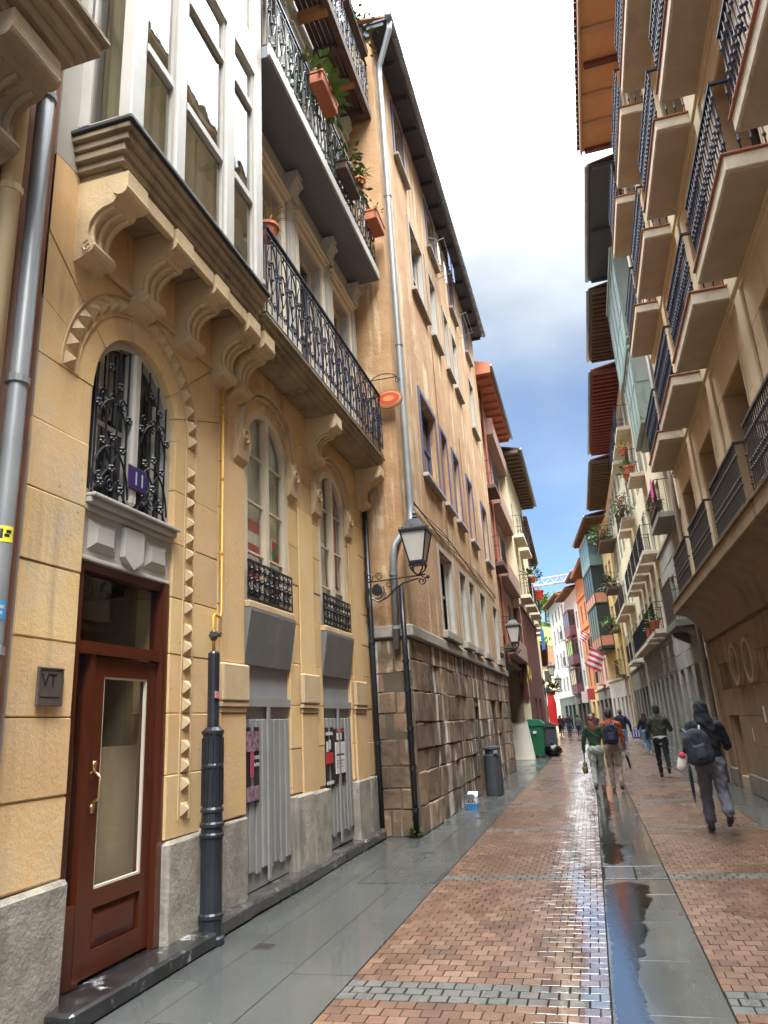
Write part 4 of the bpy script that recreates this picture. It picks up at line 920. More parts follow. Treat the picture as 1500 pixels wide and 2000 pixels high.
def eave(fr, parent, u0, u1, n1, z, m, mr, step=.6, th=.05, tile=None, rise=.25, gutter=None, raft=.09):
    b = MB(fr); b.box(u0, u1, -.4, n1, z+.1, z+.1+th)
    o = b.build('eave', m, parent)
    k = int((u1-u0)/step)
    for i in range(k+1):
        uu = u0+.05+(u1-u0-.1)*i/max(1, k); MB(fr).cbox(uu-raft/2, uu+raft/2, -.05, n1-.06, z-.02, z+.098, .008).build('rafter', mr, o)
    b = MB(fr); b.add([(u0, n1+.05, z+.16), (u1, n1+.05, z+.16), (u1, -5, z+.16+rise*5), (u0, -5, z+.16+rise*5), (u0, n1+.05, z+.22), (u1, n1+.05, z+.22), (u1, -5, z+.24+rise*5), (u0, -5, z+.24+rise*5)],
        [(0, 1, 2, 3), (4, 7, 6, 5), (0, 4, 5, 1), (1, 5, 6, 2), (2, 6, 7, 3), (3, 7, 4, 0)]); b.build('roof', tile or COPPER, parent)
    if gutter:
        b = MB(fr); b.tube([(u0, n1+.08, z+.13), (u1, n1+.08, z+.13)], .07, 8); b.build('gutter', gutter, parent, smooth=True)
    return o
def leaves(mb, c, r, n, size, m=None, droop=0., rnd=random):
    for _ in range(n):
        t = rnd.uniform(0, 2*math.pi); p = rnd.uniform(-.3, 1.); d = Vector((math.cos(t)*math.sqrt(1-p*p*.9), math.sin(t)*math.sqrt(1-p*p*.9), p))
        q = Vector(c)+d*r*rnd.uniform(.3, 1.); w = d.cross(Vector((0, 0, 1))); w = w.normalized() if w.length > .01 else Vector((1, 0, 0))
        s = size*rnd.uniform(.6, 1.3); a = d*s+Vector((0, 0, -droop*s))+Vector((rnd.uniform(-.3, .3), rnd.uniform(-.3, .3), rnd.uniform(-.3, .3)))*s
        w = (w+Vector((rnd.uniform(-.5, .5), rnd.uniform(-.5, .5), rnd.uniform(-.5, .5)))).normalized()*s*.28
        mb.add([tuple(q), tuple(q+a*.5+w), tuple(q+a), tuple(q+a*.5-w)], [(0, 1, 2, 3)])
def blades(mb, c, n, L, w, rnd=random, arch=1.):
    for _ in range(n):
        t = rnd.uniform(0, 2*math.pi); sp = rnd.uniform(.3, 1.); d = Vector((math.cos(t), math.sin(t), 0)); s = Vector((-d.y, d.x, 0))*w; l_ = L*rnd.uniform(.7, 1.15); pts = []
        for k in range(6):
            f = k/5; pts.append(Vector(c)+d*(l_*sp*f)+Vector((0, 0, l_*(1.1*f-arch*f*f*sp))))
        vs = []; 
        for k, p in enumerate(pts): ww = s*(1-.9*(k/5)**2); vs += [tuple(p-ww), tuple(p+ww)]
        mb.add(vs, [(2*k, 2*k+1, 2*k+3, 2*k+2) for k in range(5)])
def pot(x, y, z, r, h, label, plant='leaf', mleaf=None, mpot=None, n=40, size=.12, group=None, spread=.2, flower=None, seed=1):
    rnd = random.Random(seed); t = thing('potted_plant', (x, y, z), label, 'potted plant', group)
    MB().lathe([(r*.7, z), (r*.95, z+h*.8), (r*1.08, z+h*.8), (r*1.08, z+h), (r*.9, z+h), (r*.85, z+h*.9)], (x, y), 12).build('pot', mpot or TERRA, t)
    b = MB()
    if plant == 'blade': blades(b, (x, y, z+h*.9), n, spread, .009, rnd)
    else: leaves(b, (x, y, z+h), spread, n, size, rnd=rnd)
    b.build('foliage', mleaf or LEAF, t)
    if flower:
        b = MB()
        for _ in range(14):
            t_ = rnd.uniform(0, 6.28); q = rnd.uniform(.2, 1)*spread; b.ball((x+q*math.cos(t_), y+q*math.sin(t_), z+h+rnd.uniform(.05, .8)*spread), size*.28, 6, 4)
        b.build('flowers', flower, t)
    return t
def trough(x0, x1, y0, y1, z, h, label, m, mleaf=LEAF, n=60, size=.12, spread=.2, flower=None, group=None, seed=2, blade=False):
    rnd = random.Random(seed); t = thing('planter_box', ((x0+x1)/2, (y0+y1)/2, z), label, 'planter', group)
    b = MB(); b.cbox(x0, x1, y0, y1, z, z+h*.8, .012); b.cbox(x0-.012, x1+.012, y0-.012, y1+.012, z+h*.8, z+h, .006); b.build('box', m, t)
    b = MB()
    for k in range(4):
        c = (rnd.uniform(x0, x1), y0+(y1-y0)*(k+.5)/4, z+h)
        if blade: blades(b, c, n//4, spread, .012, rnd)
        else: leaves(b, c, spread, n//4, size, droop=.3, rnd=rnd)
    b.build('foliage', mleaf, t)
    if flower:
        b = MB()
        for _ in range(26): b.ball((rnd.uniform(x0-.06, x1+.06), rnd.uniform(y0, y1), z+h+rnd.uniform(.0, spread)), size*.32, 6, 4)
        b.build('flowers', flower, t)
    return t

# ------------------------------------------------------------------ left: orange plaster house on an old stone base
F2 = Fr(-2.72, 11.6, 'L', -.006); L2 = 13.9
B2 = thing('orange_house', (-2.72, 18.5, 0), 'weathered orange plaster house with blue window frames above an old stone base', 'building')
ROWS2 = [(3.47, 5.2, [(3.05, 4.5), (5.5, 6.4), (6.95, 7.75), (8.85, 9.85), (11.6, 12.6)]), (6.65, 8.55, [(2.3, 3.9), (4.55, 5.3), (6.15, 7.0), (8.4, 9.3), (11.3, 12.4)]),
         (11.3, 13.2, [(2.6, 3.95), (4.75, 5.6), (6.7, 7.4), (8.0, 8.9), (11.2, 12.2)]), (14.3, 15.75, [(1.7, 2.6), (5.2, 6.2), (8.4, 9.3), (11.4, 12.3)])]
ops2 = [(a, b_, z0, z1) for z0, z1, ws in ROWS2 for a, b_ in ws]
SB = 3.05
b = MB(F2); facade(b, 0, L2, SB, 16.4, ops2, .22); shell(b, 0, L2, 16.4, 8, 0); b.build('plaster_wall', STUC, B2)
GOPS = [(6.3, 7.0, 0, 2.0), (9.3, 10.2, .9, 2.25), (10.9, 11.7, 0, 2.25)]
b = MB(F2); facade(b, 0, L2, 0, SB, GOPS, .35, n=-.03, reveal=True); b.build('base_core', RUBM, B2)
BLUEW = mat('blue_window_paint', (.075, .08, .165), .45, c2=(.11, .115, .2), nscale=4); STONEG = mat('grey_window_stone', (.33, .30, .26), .8, c2=(.25, .22, .19), nscale=4, bump=.25)
for ri, (z0, z1, ws) in enumerate(ROWS2):
    for k, (a, b_) in enumerate(ws):
        fm = (WHITE, BLUEW, WHITE, BLUEW)[ri]
        b = MB(F2); t_ = .11; sm = (STONEG, BLUEW, STONEG, BLUEW)[ri]
        b.box(a-t_, a-.002, .001, .03, z0-.02, z1+t_); b.box(b_+.002, b_+t_, .001, .03, z0-.02, z1+t_); b.box(a-.002, b_+.002, .001, .03, z1+.002, z1+t_)
        b.build('window_surround', sm, B2)
        MB(F2).cbox(a-.16, b_+.16, -.2, .12, z0-.16 if ri == 0 else z0-.09, z0-.003, .01).build('window_sill', STONEG if ri != 1 else mat('pale_sill', (.36, .33, .33), .7), B2)
        wo = window(B2, F2, a, b_, z0, z1, -.2, fm, 2, 2, .07, glass=DGLASS)
        if ri == 0 and k < 3: MB(F2).box(b_-.30, b_-.002, -.12, -.09, z0+.01, z1-.01).build('shutter_leaf', WHITE, wo)
        if ri in (0, 2):
            MB(F2).box(b_-.028, b_-.003, -.11, -.005, z0+.01, z1-.02).build('shutter', WHITE, wo)
# old ashlar base: irregular courses, big quoins at the corner
z = .0; row = 0
while z < SB-.08:
    h = min(random.choice((.34, .42, .50)), SB-.02-z); u = 0.; 
    if SB-.02-(z+h) < .16: h = SB-.02-z
    while u < L2-.05:
        w = random.uniform(.45, 1.15) if u else (.55 if row % 2 else .85); e = min(u+w, L2)
        segs = [(u, e)]
        for (a, b_, c, d) in GOPS:
            if z+h*.5 > c and z+h*.5 < d:
                ns = []
                for (p, q) in segs:
                    if q <= a or p >= b_: ns.append((p, q))
                    else:
                        if p < a: ns.append((p, a))
                        if q > b_: ns.append((b_, q))
                segs = ns
        for (p, q) in segs:
            if q-p < .06: continue
            MB(F2).cbox(p+.007, q-.007, -.20, random.uniform(-.008, .014), z+.004, z+h-.004, .018, .015).build('base_stone', RUB, B2)
        u = e
    z += h; row += 1
# the end wall that looks back along the street: base stones and coping band
FE = Fr(-2.72, 11.6, 'L', math.pi/2*1.0)   # u runs to -X, n to -Y
class EndFr:
    flip = False
    def __call__(s, p): return (-3.44+p[0], 11.6-p[1], p[2])
FEND = EndFr(); FEND.flip = False
z = 0.; row = 0
MB(FEND).quad((0, .002, 0), (.72, .002, 0), (.72, .002, SB), (0, .002, SB)).build('end_core', RUBM, B2)
while z < SB-.08:
    h = min(random.choice((.30, .34, .40)), SB-.02-z)
    if SB-.02-(z+h) < .16: h = SB-.02-z
    cut = .42 if row % 2 else .24
    for (p, q) in ((.0, cut), (cut, .70)):
        MB(FEND).cbox(p+.006, q-.006, -.1, random.uniform(.004, .016), z+.003, z+h-.003, .016, .009).build('base_stone', RUB, B2)
    z += h; row += 1
b = MB(F2); b.cbox(-.04, L2, -.05, .07, SB, SB+.20, .02); b.build('coping_band', STONEG, B2)
MB(FEND).cbox(-.0, .755, -.02, .06, SB+.003, SB+.205, .02).build('coping_band', STONEG, B2)
b = MB()
for _ in range(16): leaves(b, (-2.84+random.uniform(-.10, .14), 11.50, random.uniform(0, .12)), .05, 12, .045)
b.build('moss_tuft', MOSS, B2, kind='stuff')
dk = mat('dark_eave_boards', (.055, .055, .075), .7, c2=(.04, .04, .05), nscale=3)
eave(F2, B2, -.12, L2, .40, 16.1, dk, dk, .95, tile=COPPER, gutter=None, raft=.06)
b = MB(F2); k = 26
for i in range(k): b.tube([(-.2+(L2+.2)*i/k, .47, 16.24), (-.2+(L2+.2)*(i+1)/k-.01, .47, 16.24)], .085 if i % 2 else .082, 8)
b.build('gutter', ZINC, B2, smooth=True)
b = MB(F2); b.add([(-.12, .5, 16.3), (-.12, -4, 16.3), (-.12, -4, 17.4)], [(0, 1, 2), (2, 1, 0)]) if False else None
MB(FEND).cbox(-1.5, .72, .0, .05, 15.95, 16.12, .01).build('verge_board', BLUEW, B2)
# timber drying rack and washing under the eave
t = thing('drying_rack', F2((6.0, .3, 14.3)), 'folding wire drying rack with washing hung under the orange house eave', 'drying rack')
b = MB(F2)
for q in (0.08, .28, .48): b.tube([(5.0, q, 14.35), (6.6, q, 14.35)], .008, 5)
for u_ in (5.0, 6.6): b.tube([(u_, 0, 14.2), (u_, .5, 14.35)], .01, 5); b.tube([(u_, 0, 14.5), (u_, .3, 14.35)], .008, 5)
b.build('frame', ZINC, t)
for i, (u_, q, m_) in enumerate(((5.1, .28, mat('white_washing', (.62, .62, .66), .9)), (5.6, .48, mat('blue_washing', (.16, .2, .38), .9)), (6.0, .28, mat('white_washing', (1, 1, 1))), (6.2, .48, mat('blue_washing', (0, 0, 1))))):
    b = MB(F2)
    for s_ in range(6): a, c = u_+.05*s_, u_+.05*(s_+1); b.quad((a, q+.01*math.sin(s_*1.7), 14.35), (c, q+.01*math.sin((s_+1)*1.7), 14.35), (c, q+.03*math.sin((s_+1)*1.7), 13.75+.1*(i % 2)), (a, q+.03*math.sin(s_*1.7), 13.75+.1*(i % 2)))
    b.build('washing', m_, t, smooth=True)
t = thing('drying_rack', F2((9.5, .3, 14.3)), 'empty wire drying rack under the far part of the orange house eave', 'drying rack')
b = MB(F2)
for q in (0.08, .2, .32, .44): b.tube([(8.9, q, 14.35), (10.2, q, 14.35)], .008, 5)
for u_ in (8.9, 10.2): b.tube([(u_, 0, 14.2), (u_, .46, 14.35)], .01, 5)
b.build('frame', ZINC, t)
# downspout: gutter elbow, long drop, jog round the corner
ptz = [F2((-.05, .47, 16.2)), F2((-.05, .44, 15.95)), F2((.22, .12, 15.4)), F2((.22, .10, 15.1)), F2((.30, .10, 5.4)), F2((.26, .10, 5.1)), (-2.86, 11.50, 4.60), (-2.90, 11.50, 4.35), (-2.92, 11.50, 2.85)]
pipe_thing('downspout', ptz, .06, ZINC, 'long grey zinc downspout running down the corner of the orange house', collars=[F2((.25, .10, 12.0)), F2((.28, .10, 8.6)), (-2.91, 11.50, 4.1), (-2.92, 11.5, 3.2)])
pipe_thing('drainpipe', [(-2.79, 11.51, 3.9), (-2.79, 11.51, 2.7), (-2.79, 11.51, .01)], .045, IRON, 'black cast iron pipe at the foot of the orange house corner', collars=[(-2.79, 11.51, z) for z in (2.65, 2.2, 1.6, 1.0, .4)])
# cables looped along the wall
t = thing('wall_cable', F2((6, .03, 6)), 'bundle of dark cables sagging along the orange plaster wall', 'cable')
for k in range(4):
    pts = [F2((.1+u_*1.0, .03+.006*k, 5.55+.03*k+.05*math.sin(u_*1.3+k)+.004*u_)) for u_ in np.linspace(.2, 12.5, 40)]
    MB().tube(pts, .010, 5).build('strand', IRONG, t)
for (a, z0, z1) in ((4.35, 5.6, 13.5), (7.6, 5.6, 9.5)): MB(F2).tube([(a, .02, z0), (a+.03, .02, (z0+z1)/2), (a, .02, z1)], .009, 5).build('strand', mat('rusty_cable', (.2, .09, .05), .8), t)

# ------------------------------------------------------------------ wall lanterns
LGL = mat('frosted_lantern_glass', (.62, .60, .55), .35, spec=.5)
GILT = mat('gilt_crest', (.42, .34, .12), .4, metallic=.6)
def lantern(x, y, z, wx, wz, label, group, full=True, s=1.):
    """lantern standing on the end of a scrolled bracket; wx = wall face, bracket along X"""
    t = thing('street_lamp', (wx, y, wz-.3), label, 'street lamp', group)
    d = 1 if x > wx else -1
    body = MB(); r0, r1 = .115*s, .215*s; z0, z1 = z+.02, z+.50*s
    for i in range(4):
        a0, a1 = R(45+90*i), R(135+90*i); q = math.sqrt(2)
        p = lambda r, a, zz: (x+r*q*math.cos(a), y+r*q*math.sin(a), zz)
        body.tube([p(r0, a0, z0), p(r1, a0, z1)], .016*s, 5)
        MB().add([p(r0*.98, a0, z0), p(r0*.98, a1, z0), p(r1*.98, a1, z1), p(r1*.98, a0, z1)], [(0, 1, 2, 3)]).build('lantern_pane', LGL, t)
    body.lathe([(r1*1.5, z1), (r1*1.56, z1+.015), (r1*1.56, z1+.055*s), (r1*1.3, z1+.06*s)], (x, y), 4, R(45))
    body.lathe([(r1*1.34, z1+.055*s), (r1*1.2, z1+.12*s), (r1*.72, z1+.22*s), (r1*.62, z1+.25*s), (r1*.25, z1+.27*s)], (x, y), 4, R(45))
    body.lathe([(.03*s, z1+.26*s), (.05*s, z1+.29*s), (.025*s, z1+.31*s), (.018*s, z1+.33*s), (.035*s, z1+.36*s), (.01, z1+.40*s)], (x, y), 8)
    body.lathe([(r0*1.3, z-.03), (r0*1.6, z-.01), (r0*1.6, z+.03), (r0*1.25, z+.045)], (x, y), 4, R(45))
    body.build('lantern_frame', IRON, t)
    b = MB()
    for i in range(4):
        for k in range(7):
            f = (k+.5)/7*2-1; rr = r1*1.1
            px, py = ((x+f*rr, y-rr), (x+rr, y+f*rr), (x+f*rr, y+rr), (x-rr, y+f*rr))[i]
            b.ball((px, py, z1+(.085 if k != 3 else .12)*s), .016*s, 5, 4)
    b.build('crest', GILT, t)
    b = MB()
    for k in range(4):
        a = R(45+90*k); b.tube([(x+.15*s*math.cos(a), y+.15*s*math.sin(a), z-.03), (x+.14*s*math.cos(a), y+.14*s*math.sin(a), z-.10*s), (x+.06*s*math.cos(a), y+.06*s*math.sin(a), z-.17*s), (x, y, z-.20*s)], .013*s, 5); b.ball((x+.165*s*math.cos(a), y+.165*s*math.sin(a), z-.04), .022*s, 6, 4)
    zb = z-.21*s; L = abs(x-wx)
    b.tube([(wx, y, zb-.02), (x+d*.12, y, zb+.01)], .013, 6)
    P = lambda q: [(wx+d*p[0], y, zb+p[1]) for p in q]
    b.tube(P([(.05, -.12), (.10, -.30), (.22, -.36), (.36, -.31), (.52, -.17), (.66, -.09), (L, -.04)]), .014, 6)
    b.tube(P(spiral((.20, -.17), .16, .05, 200, 1.3, 20)), .011, 6); b.tube(P(spiral((L+.05, -.09), .075, .02, 90, -1.4, 14)), .012, 6)
    b.tube(P(spiral((.42, -.09), .07, .02, 0, 1.4, 14)), .009, 5); b.tube(P(spiral((.08, .06), .07, .02, 270, 1.3, 12)), .009, 5); b.tube(P(spiral((.24, .06), .07, .02, 180, -1.4, 12)), .009, 5); b.tube(P(spiral((.30, -.26), .06, .02, 100, -1.4, 12)), .009, 5)
    b.lathe([(.02, zb-.06), (.04, zb-.03), (.02, zb)], (x+d*.15, y), 6)
    b.build('bracket', IRON, t)
    b = MB(); b.tube([(wx+d*.20, y-.02, zb-.17), (wx+d*.20, y+.02, zb-.17)], .09, 14); b.build('medallion', IRON, t)
    MB().box(min(wx, wx+d*.035), max(wx, wx+d*.035), y-.03, y+.03, zb-.45, zb+.18).build('wall_plate', IRON, t)
lantern(-2.44, 11.33, 4.20, -3.36, 4.2, 'black wall lantern with gilt crest on a scrolled bracket beside the sandstone house', 'wall lanterns on the left')
lantern(-2.12, 24.2, 4.05, -2.80, 4.2, 'black wall lantern at the far end of the old stone base', 'wall lanterns on the left')
lantern(-2.1, 47.8, 4.15, -3.0, 4.2, 'far black wall lantern past the dark red wall', 'wall lanterns on the left')
lantern(-1.95, 53, 3.6, -2.95, 4.2, 'farthest small wall lantern over the red awning', 'wall lanterns on the left')
# oval sign on an iron hook
t = thing('hanging_sign', (-2.98, 11.45, 7.3), 'small oval red shop sign on a curled iron hook past the lower balcony', 'sign')
x_, z_ = -2.78, 7.30
b = MB(); b.tube([(-3.4, 11.45, 7.72), (-2.6, 11.45, 7.72)], .01, 5); b.tube([(q[0], 11.45, q[1]) for q in spiral((-2.6, 7.66), .06, .02, 90, -1.3, 12)], .008, 5); b.tube([(q[0], 11.45, q[1]) for q in arc((-2.85, 7.62), .28, 20, 160, 10, .2)], .008, 5); b.build('hook', IRON, t)
def oval(mb, rx, rz, y0, y1): mb.prism(arc((x_, z_), rx, 0, 360, 24, rz)[:-1], y0, y1)
for (rx, rz, dy, m_, nm) in ((.26, .175, .02, WOODO, 'rim'), (.225, .14, .026, mat('sign_yellow', (.6, .35, .06), .5), 'gold_ring'), (.205, .12, .030, mat('sign_red', (.5, .05, .025), .5), 'face'), (.11, .055, .034, mat('sign_orange', (.65, .22, .06), .5), 'emblem')):
    b = MB(); pts = arc((x_, z_), rx, 0, 360, 24, rz)[:-1]; n = len(pts)
    b.add([(p[0], 11.45-dy, p[1]) for p in pts]+[(p[0], 11.45+dy, p[1]) for p in pts], [tuple(range(n)), tuple(reversed(range(n, 2*n)))]+[(i, n+i, n+(i+1) % n, (i+1) % n) for i in range(n)]); b.build(nm, m_, t)

# ------------------------------------------------------------------ plants on the left balconies
pot(-2.80, 10.35, 11.02, .11, .17, 'spider plant in a round orange pot hung on the middle balcony railing', 'blade', LEAFY, mat('orange_pot', (.5, .11, .03), .6), 46, spread=.34, seed=3)
trough(-2.88, -2.66, 8.05, 8.75, 11.05, .22, 'terracotta trough with big leaved plant on the middle balcony railing', TERRA, LEAF, 150, .17, .34, seed=4)
trough(-2.88, -2.64, 10.85, 11.42, 10.72, .22, 'terracotta trough at the far end of the middle balcony', TERRA, LEAFY, 60, .07, .16, seed=5)
trough(-2.90, -2.70, 9.2, 10.0, 10.45, .18, 'dark trough of trailing leaves on the middle balcony railing', WOOD, LEAF, 260, .11, .36, seed=6)
trough(-2.92, -2.72, 10.0, 11.3, 15.1, .16, 'hanging green trailing plants along the top wooden balcony', WOOD, LEAF, 220, .10, .34, seed=7)
pot(-3.05, 6.85, 7.42, .13, .2, 'spiky plant in a terracotta pot hung at the start of the lower balcony', 'blade', mat('dry_leaf', (.25, .2, .06), .7), None, 26, spread=.42, seed=8)

# ------------------------------------------------------------------ right: tan house with tiers of balconies
G1 = Fr(2.78, 0, 'R'); R1E = 18.35
TAN = mat('tan_cladding', (.60, .485, .32), .8, c2=(.53, .41, .26), nscale=1.2, var=.07, streak=(.28, .19, .11), samt=.4, bump=.12, bscale=40, fine=.06)
TAND = mat('brown_base_stone', (.235, .155, .088), .75, c2=(.15, .095, .055), nscale=1.6, var=.1, streak=(.07, .042, .028), samt=.85, bump=.3, bscale=18, fine=.12, c3=(.27, .2, .13), c3scale=1.2)
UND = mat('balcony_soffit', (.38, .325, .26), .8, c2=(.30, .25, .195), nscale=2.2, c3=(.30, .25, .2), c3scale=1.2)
EDGE = mat('balcony_edge_render', (.62, .55, .44), .8, c2=(.44, .38, .30), nscale=4, streak=(.2, .16, .12), samt=.5)
RH = thing('balcony_house', (2.8, 9, 0), 'tall tan house with four tiers of baluster balconies and orange timber eave', 'building')
BC = [18.0-1.13-2.8*k for k in range(8)]
LV = [(4.06, 6.55), (7.53, 9.95), (10.72, 13.1), (13.75, 16.1)]
opsr = [(c-.72, c+.72, z0, z1) for c in BC for z0, z1 in LV]
b = MB(G1); facade(b, -3.2, R1E, 3.9, 17.3, opsr, .45, n=-.012); shell(b, -3.2, R1E, 17.3, 7, 0); b.build('wall', MORTAR, RH)
FRB = mat('dark_brown_frame', (.07, .045, .03), .5)
for k, c in enumerate(BC):
    for li, (z0, z1) in enumerate(LV):
        if k > 5: continue
        window(RH, G1, c-.70, c+.70, z0, z1, -.44, FRB, 2, 1, .08, glass=DGLASS)
        b = MB(G1); b.box(c-.74, c-.721, -.43, .02, z0, z1+.02); b.box(c+.721, c+.74, -.43, .02, z0, z1+.02); b.box(c-.721, c+.721, -.43, .02, z1+.001, z1+.02); b.build('window_lining', TAN, RH)
    lo = c-1.40 if k < 7 else -3.2
    for (p, q) in ((c+.745, min(c+1.40, R1E)), (c-1.40, c-.745)):
        if k == 0 and p > c: q = R1E
        if q-p < .1: continue
        for li, (z0, z1) in enumerate(LV):
            if k > 5: continue
            ashlar(RH, G1, p, q, z0-.02, z1+.02, .62, 2., TAN, -.1, 0, .005, 'cladding_panel', .004, .001)
b = MB(G1)
for li, (z0, z1) in enumerate(LV):
    zt = LV[li+1][0]-.25 if li < 3 else 17.25
    for k, c in enumerate(BC[:6]): MB(G1).cbox(c-1.395, c+1.395 if k else R1E, -.1, .0, z1+.025, zt, .004).build('spandrel_panel', TAN, RH)
# string mouldings under every floor and slim pilaster strips
for li in (1, 2, 3):
    z0 = LV[li][0]-.25
    b = MB(G1); b.cbox(-3.2, R1E, -.05, .07, z0+.002, z0+.24, .015); b.cbox(-3.2, R1E, -.05, .035, z0-.08, z0, .01); b.build('string_course', TAN, RH)
for k in range(7):
    u_ = BC[k]-1.4
    for z0, z1 in ((4.06, 7.2), (7.55, 10.38), (10.75, 13.4), (13.78, 17.2)): MB(G1).cbox(u_-.17, u_+.17, .001, .05, z0, z1, .01).build('pilaster_strip', TAN, RH)
# balusters
bal = MB(); rr = .011
bal.lathe([(.010, 0), (.010, .14), (.022, .16), (.022, .18), (.010, .20), (.010, .40), (.020, .415), (.024, .43), (.012, .45), (.012, .50), (.024, .52), (.020, .535), (.010, .55), (.010, .80), (.022, .82), (.022, .84), (.010, .86), (.010, 1.0)], (0, 0), 6)
BALM = bal.mesh('baluster', (0, 0, 0), IRONB); BALM.polygons.foreach_set('use_smooth', [True]*len(BALM.polygons))
BALG = bal.mesh('baluster', (0, 0, 0), mat('worn_iron', (.035, .03, .028), .45, c2=(.06, .05, .042), nscale=9))
NP1 = .57
for li in (1, 2, 3):
    zb = LV[li][0]-.22
    for k in range(6):
        c = BC[k]; a, e = c-1.13, c+1.13
        if li == 3 and k > 4: continue
        b = MB(G1); b.cbox(a, e, 0, NP1, zb, zb+.19, .012); b.cbox(a+.16, e-.16, .12, NP1-.16, zb-.02, zb+.001, .008); o = b.build('balcony', [EDGE], RH)
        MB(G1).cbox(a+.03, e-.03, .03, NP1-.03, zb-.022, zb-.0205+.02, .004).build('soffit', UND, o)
        MB(G1).cbox(a-.025, e+.025, 0, NP1+.03, zb+.191, zb+.222, .008).build('tile_edge', COPPER, o)
        zt = zb+.222; b = MB(G1); b.box(a+.03, e-.03, NP1-.075, NP1-.03, zt+1.0, zt+1.035); b.box(a+.03, a+.07, 0, NP1-.075, zt+1.0005, zt+1.0345); b.box(e-.07, e-.03, 0, NP1-.075, zt+1.0005, zt+1.0345); b.build('handrail', IRONB, o)
        n = 20
        for i in range(n+1): put(BALM, 'baluster', G1((a+.05+(e-a-.1)*i/n, NP1-.052, zt)), o)
        for ue in (a+.05, e-.05):
            for q in (.10, .23, .36): put(BALM, 'baluster', G1((ue, q, zt)), o)
# first floor gallery slab on a coved cornice
b = MB(G1); b.cbox(-3.2, R1E, -.1, .57, 3.80, 4.02, .015); b.cbox(-3.2, R1E, -.1, .60, 4.022, 4.055, .01)
slab = b.build('gallery_slab', TAND, RH)
pr = [(0, 3.10), (.02, 3.10)]+[(.02+.50*(1-math.cos(t*math.pi/2)), 3.12+.66*math.sin(t*math.pi/2)) for t in (.15, .3, .45, .6, .75, .9, 1.)]+[(.52, 3.799), (0, 3.799)]
b = MB(G1); b.prism(pr, -3.2, R1E-.05, 'u'); smooth_by_angle(b.build('coved_cornice', TAND, RH))
for k in range(6):
    c = BC[k]; a, e = c-1.15, c+1.02; zt = 4.056
    b = MB(G1); b.box(a, e, .40, .445, zt+1.02, zt+1.055); b.box(a, a+.04, .05, .40, zt+1.0205, zt+1.0545); b.box(e-.04, e, .05, .40, zt+1.0205, zt+1.0545); o = b.build('railing', IRON, RH)
    n = 24
    for i in range(n+1): put(BALG, 'baluster', G1((a+.02+(e-a-.04)*i/n, .422, zt+.005)), o, scale=(1, 1, 1.02))
    for ue in (a+.02, e-.02):
        for q in (.16, .29): put(BALG, 'baluster', G1((ue, q, zt+.005)), o, scale=(1, 1, 1.02))
# ground floor: brown stone blocks, round niches, square windows
GO = [(16.5, 17.5, 1.95, 2.75), (12.1, 13.1, 1.95, 2.75), (9.2, 10.2, 0.1, 2.7), (5.2, 7.0, .1, 2.7), (16.4, 17.4, .25, 1.65)]
b = MB(G1); facade(b, -3.2, R1E, 0, 3.9, GO, .3, n=-.095); b.build('base_core', MORTAR, RH)
z = .38; row = 0
MBp = [(-3.2, R1E)]
while z < 3.09:
    h = min(.54, 3.1-z); u = -3.2+(0 if row % 2 else .45); cuts = [-3.2]
    while u < R1E-.3: cuts.append(u) if u > -3.2 else None; u += 1.15
    cuts.append(R1E)
    for i in range(len(cuts)-1):
        segs = [(cuts[i], cuts[i+1])]
        for (a, b_, c, d) in GO:
            if c < z+h/2 < d:
                ns = []
                for (p, q) in segs:
                    if q <= a or p >= b_: ns.append((p, q))
                    else:
                        if p < a: ns.append((p, a))
                        if q > b_: ns.append((b_, q))
                segs = ns
        for (p, q) in segs:
            if q-p > .05: MB(G1).cbox(p+.003, q-.003, -.2, -.07+random.uniform(-.003, .003), z+.003, z+h-.003, .006, .002).build('base_block', TAND, RH)
    z += h; row += 1
b = MB(G1); b.cbox(-3.2, 16.3, -.15, -.03, 0, .375, .02); b.cbox(17.45, R1E, -.15, -.03, 0, .375, .02); b.build('plinth', mat('brown_plinth', (.2, .165, .125), .7, c2=(.13, .1, .08), nscale=3, bump=.3), RH)
for (a, b_, c, d) in GO: MB(G1).box(a, b_, -.38, -.36, c, d).build('dark_pane', DGLASS if c > 1 else mat('brown_shop_door', (.085, .05, .032), .5, c2=(.05, .03, .02), nscale=4), RH)
for (u_, z_) in ((15.35, 2.42), (14.1, 2.42)):
    b = MB(G1); o_, i_ = arc((u_, z_), .40, 0, 360, 32), arc((u_, z_), .32, 0, 360, 32)
    for i in range(32): b.prism([i_[i], o_[i], o_[i+1], i_[i+1]], -.073, .015)
    b.build('niche_ring', mat('pale_niche_stone', (.42, .33, .22), .75, c2=(.24, .17, .1), nscale=4), RH)
    MB(G1).prism(arc((u_, z_), .315, 0, 360, 32)[:-1], -.08, -.062).build('niche_disc', TAND, RH)
for (u_, z0, z1, w) in ((13.9, 1.35, 1.62, .12), (15.2, 1.0, 1.25, .05)): MB(G1).box(u_, u_+w, -.069, -.062, z0, z1).build('paper_notice', PWHT, RH)
